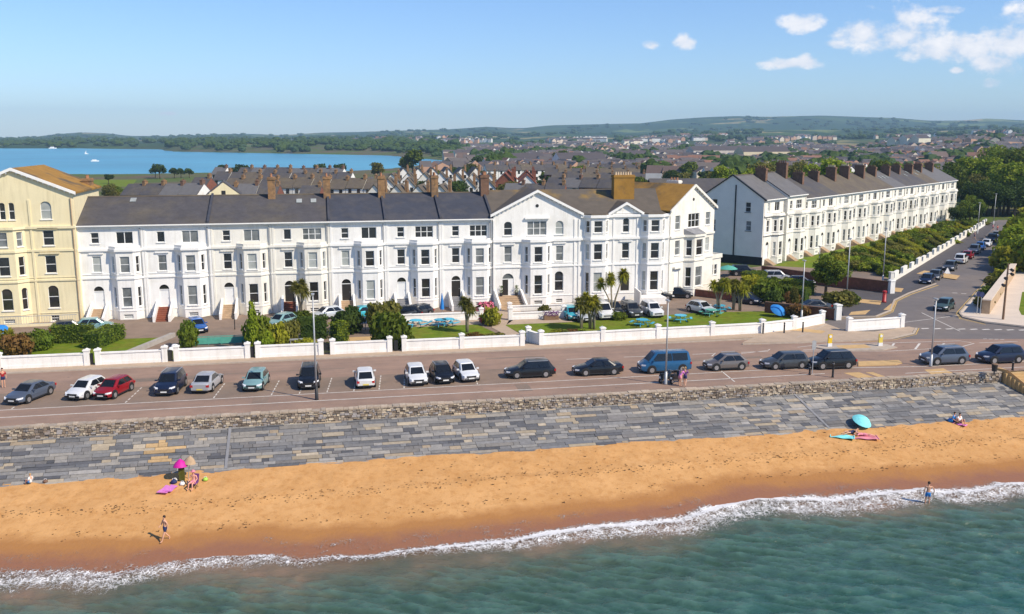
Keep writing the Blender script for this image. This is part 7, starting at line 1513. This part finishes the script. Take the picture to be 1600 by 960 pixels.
for px, D in zip(rg.uniform(-120, 1750, 5200), 430 * np.exp(rg.random(5200) * math.log(11))):
    f = float(fbm(np.array(px / 45. + 3), np.array(math.log(D) * 7), 3, 81)); th = .53 if 720 < px and D < 1900 else .46
    if px < 735 and D < 700: continue
    if px < 1020 and D < 520: continue
    if D > 3000: th = .40
    if f < th: continue
    x, y = g(px, HOR + FK * 22 / D); z = float(terr(x, y))
    if z < -.3: continue
    sp.append((x, y, z, rg.uniform(4, 8) * (1 + D / 3500), rg.uniform(8, 13)))
# dense wooded headland across the water, a line of trees along shores
for px in np.arange(262, 720, 1.6):
    d0 = 24 * FK / (np.interp(px, SHF[:, 0], SHF[:, 1]) - HOR)
    for k in range(2):
        D = d0 * (1.05 + rg.uniform(0, .35)); 
        if rg.random() < .5: continue
        x, y = g(px, HOR + FK * 22 / D); sp.append((x, y, float(terr(x, y)) , rg.uniform(5, 9), rg.uniform(5, 9.5)))
for px in np.arange(-100, 132, 1.5):
    d0 = 24 * FK / 20.; 
    for k in range(3): D = d0 * (1.04 + rg.uniform(0, .6)); x, y = g(px, HOR + FK * 22 / D); sp.append((x, y, float(terr(x, y)), rg.uniform(7, 12), rg.uniform(4, 7)))
woods('woodland', [s for i, s in enumerate(sp) if i % 2], M['leaf_dark'], 3); woods('woodland', [s for i, s in enumerate(sp) if not i % 2], M['leaf_teal'], 4)
# boats on the estuary
for i, (px, py, s) in enumerate(((82, 232.5, 1.5), (135, 241, .55), (148, 252.5, .8))):
    x, y = g(px, py, -1.4); t = thing('sailing_boat' if i == 1 else 'motor_boat', ['large white boat far across the estuary', 'small white sailing boat on the estuary', 'white motor boat in the middle of the estuary'][i], 'boat', (x, y, -1.4), R(10), None, s)
    h = MB(); h.prism([(-4, -.9, -.2), (3, -.9, -.2), (4.6, 0, -.2), (3, .9, -.2), (-4, .9, -.2)], (0, 0, 1.3)); h.obj('hull', M['white_cloth'], t); c = MB(); c.prism([(-2.5, -.7, 1.1), (1, -.7, 1.1), (1.9, 0, 1.1), (1, .7, 1.1), (-2.5, .7, 1.1)], (0, 0, 1.1)); c.obj('cabin', M['white_cloth'], t)
    if i == 1: c = MB(); c.tube((0, 0, 1), (0, 0, 9), .08); c.obj('mast', M['metal_grey'], t); c = MB(); c.prism([(0, .0, 2), (-3.5, 0, 2), (0, 0, 8.5)], (0, .05, 0)); c.obj('sail', M['white_cloth'], t)
# ------------------------------------------------------------------ air
hz = bpy.data.materials.new('haze'); hz.use_nodes = True; hn = hz.node_tree.nodes; hn.clear()
ho = hn.new('ShaderNodeOutputMaterial'); hv = hn.new('ShaderNodeVolumePrincipled'); hv.inputs['Density'].default_value = 1.2e-4; hv.inputs['Color'].default_value = (.50, .76, 1.0, 1); hv.inputs['Anisotropy'].default_value = 0
hz.node_tree.links.new(hv.outputs[0], ho.inputs['Volume'])
mb = MB(); mb.box(-7500, 13500, -200, 7600, -9, 215); struct(mb.obj('haze', hz), 'stuff')
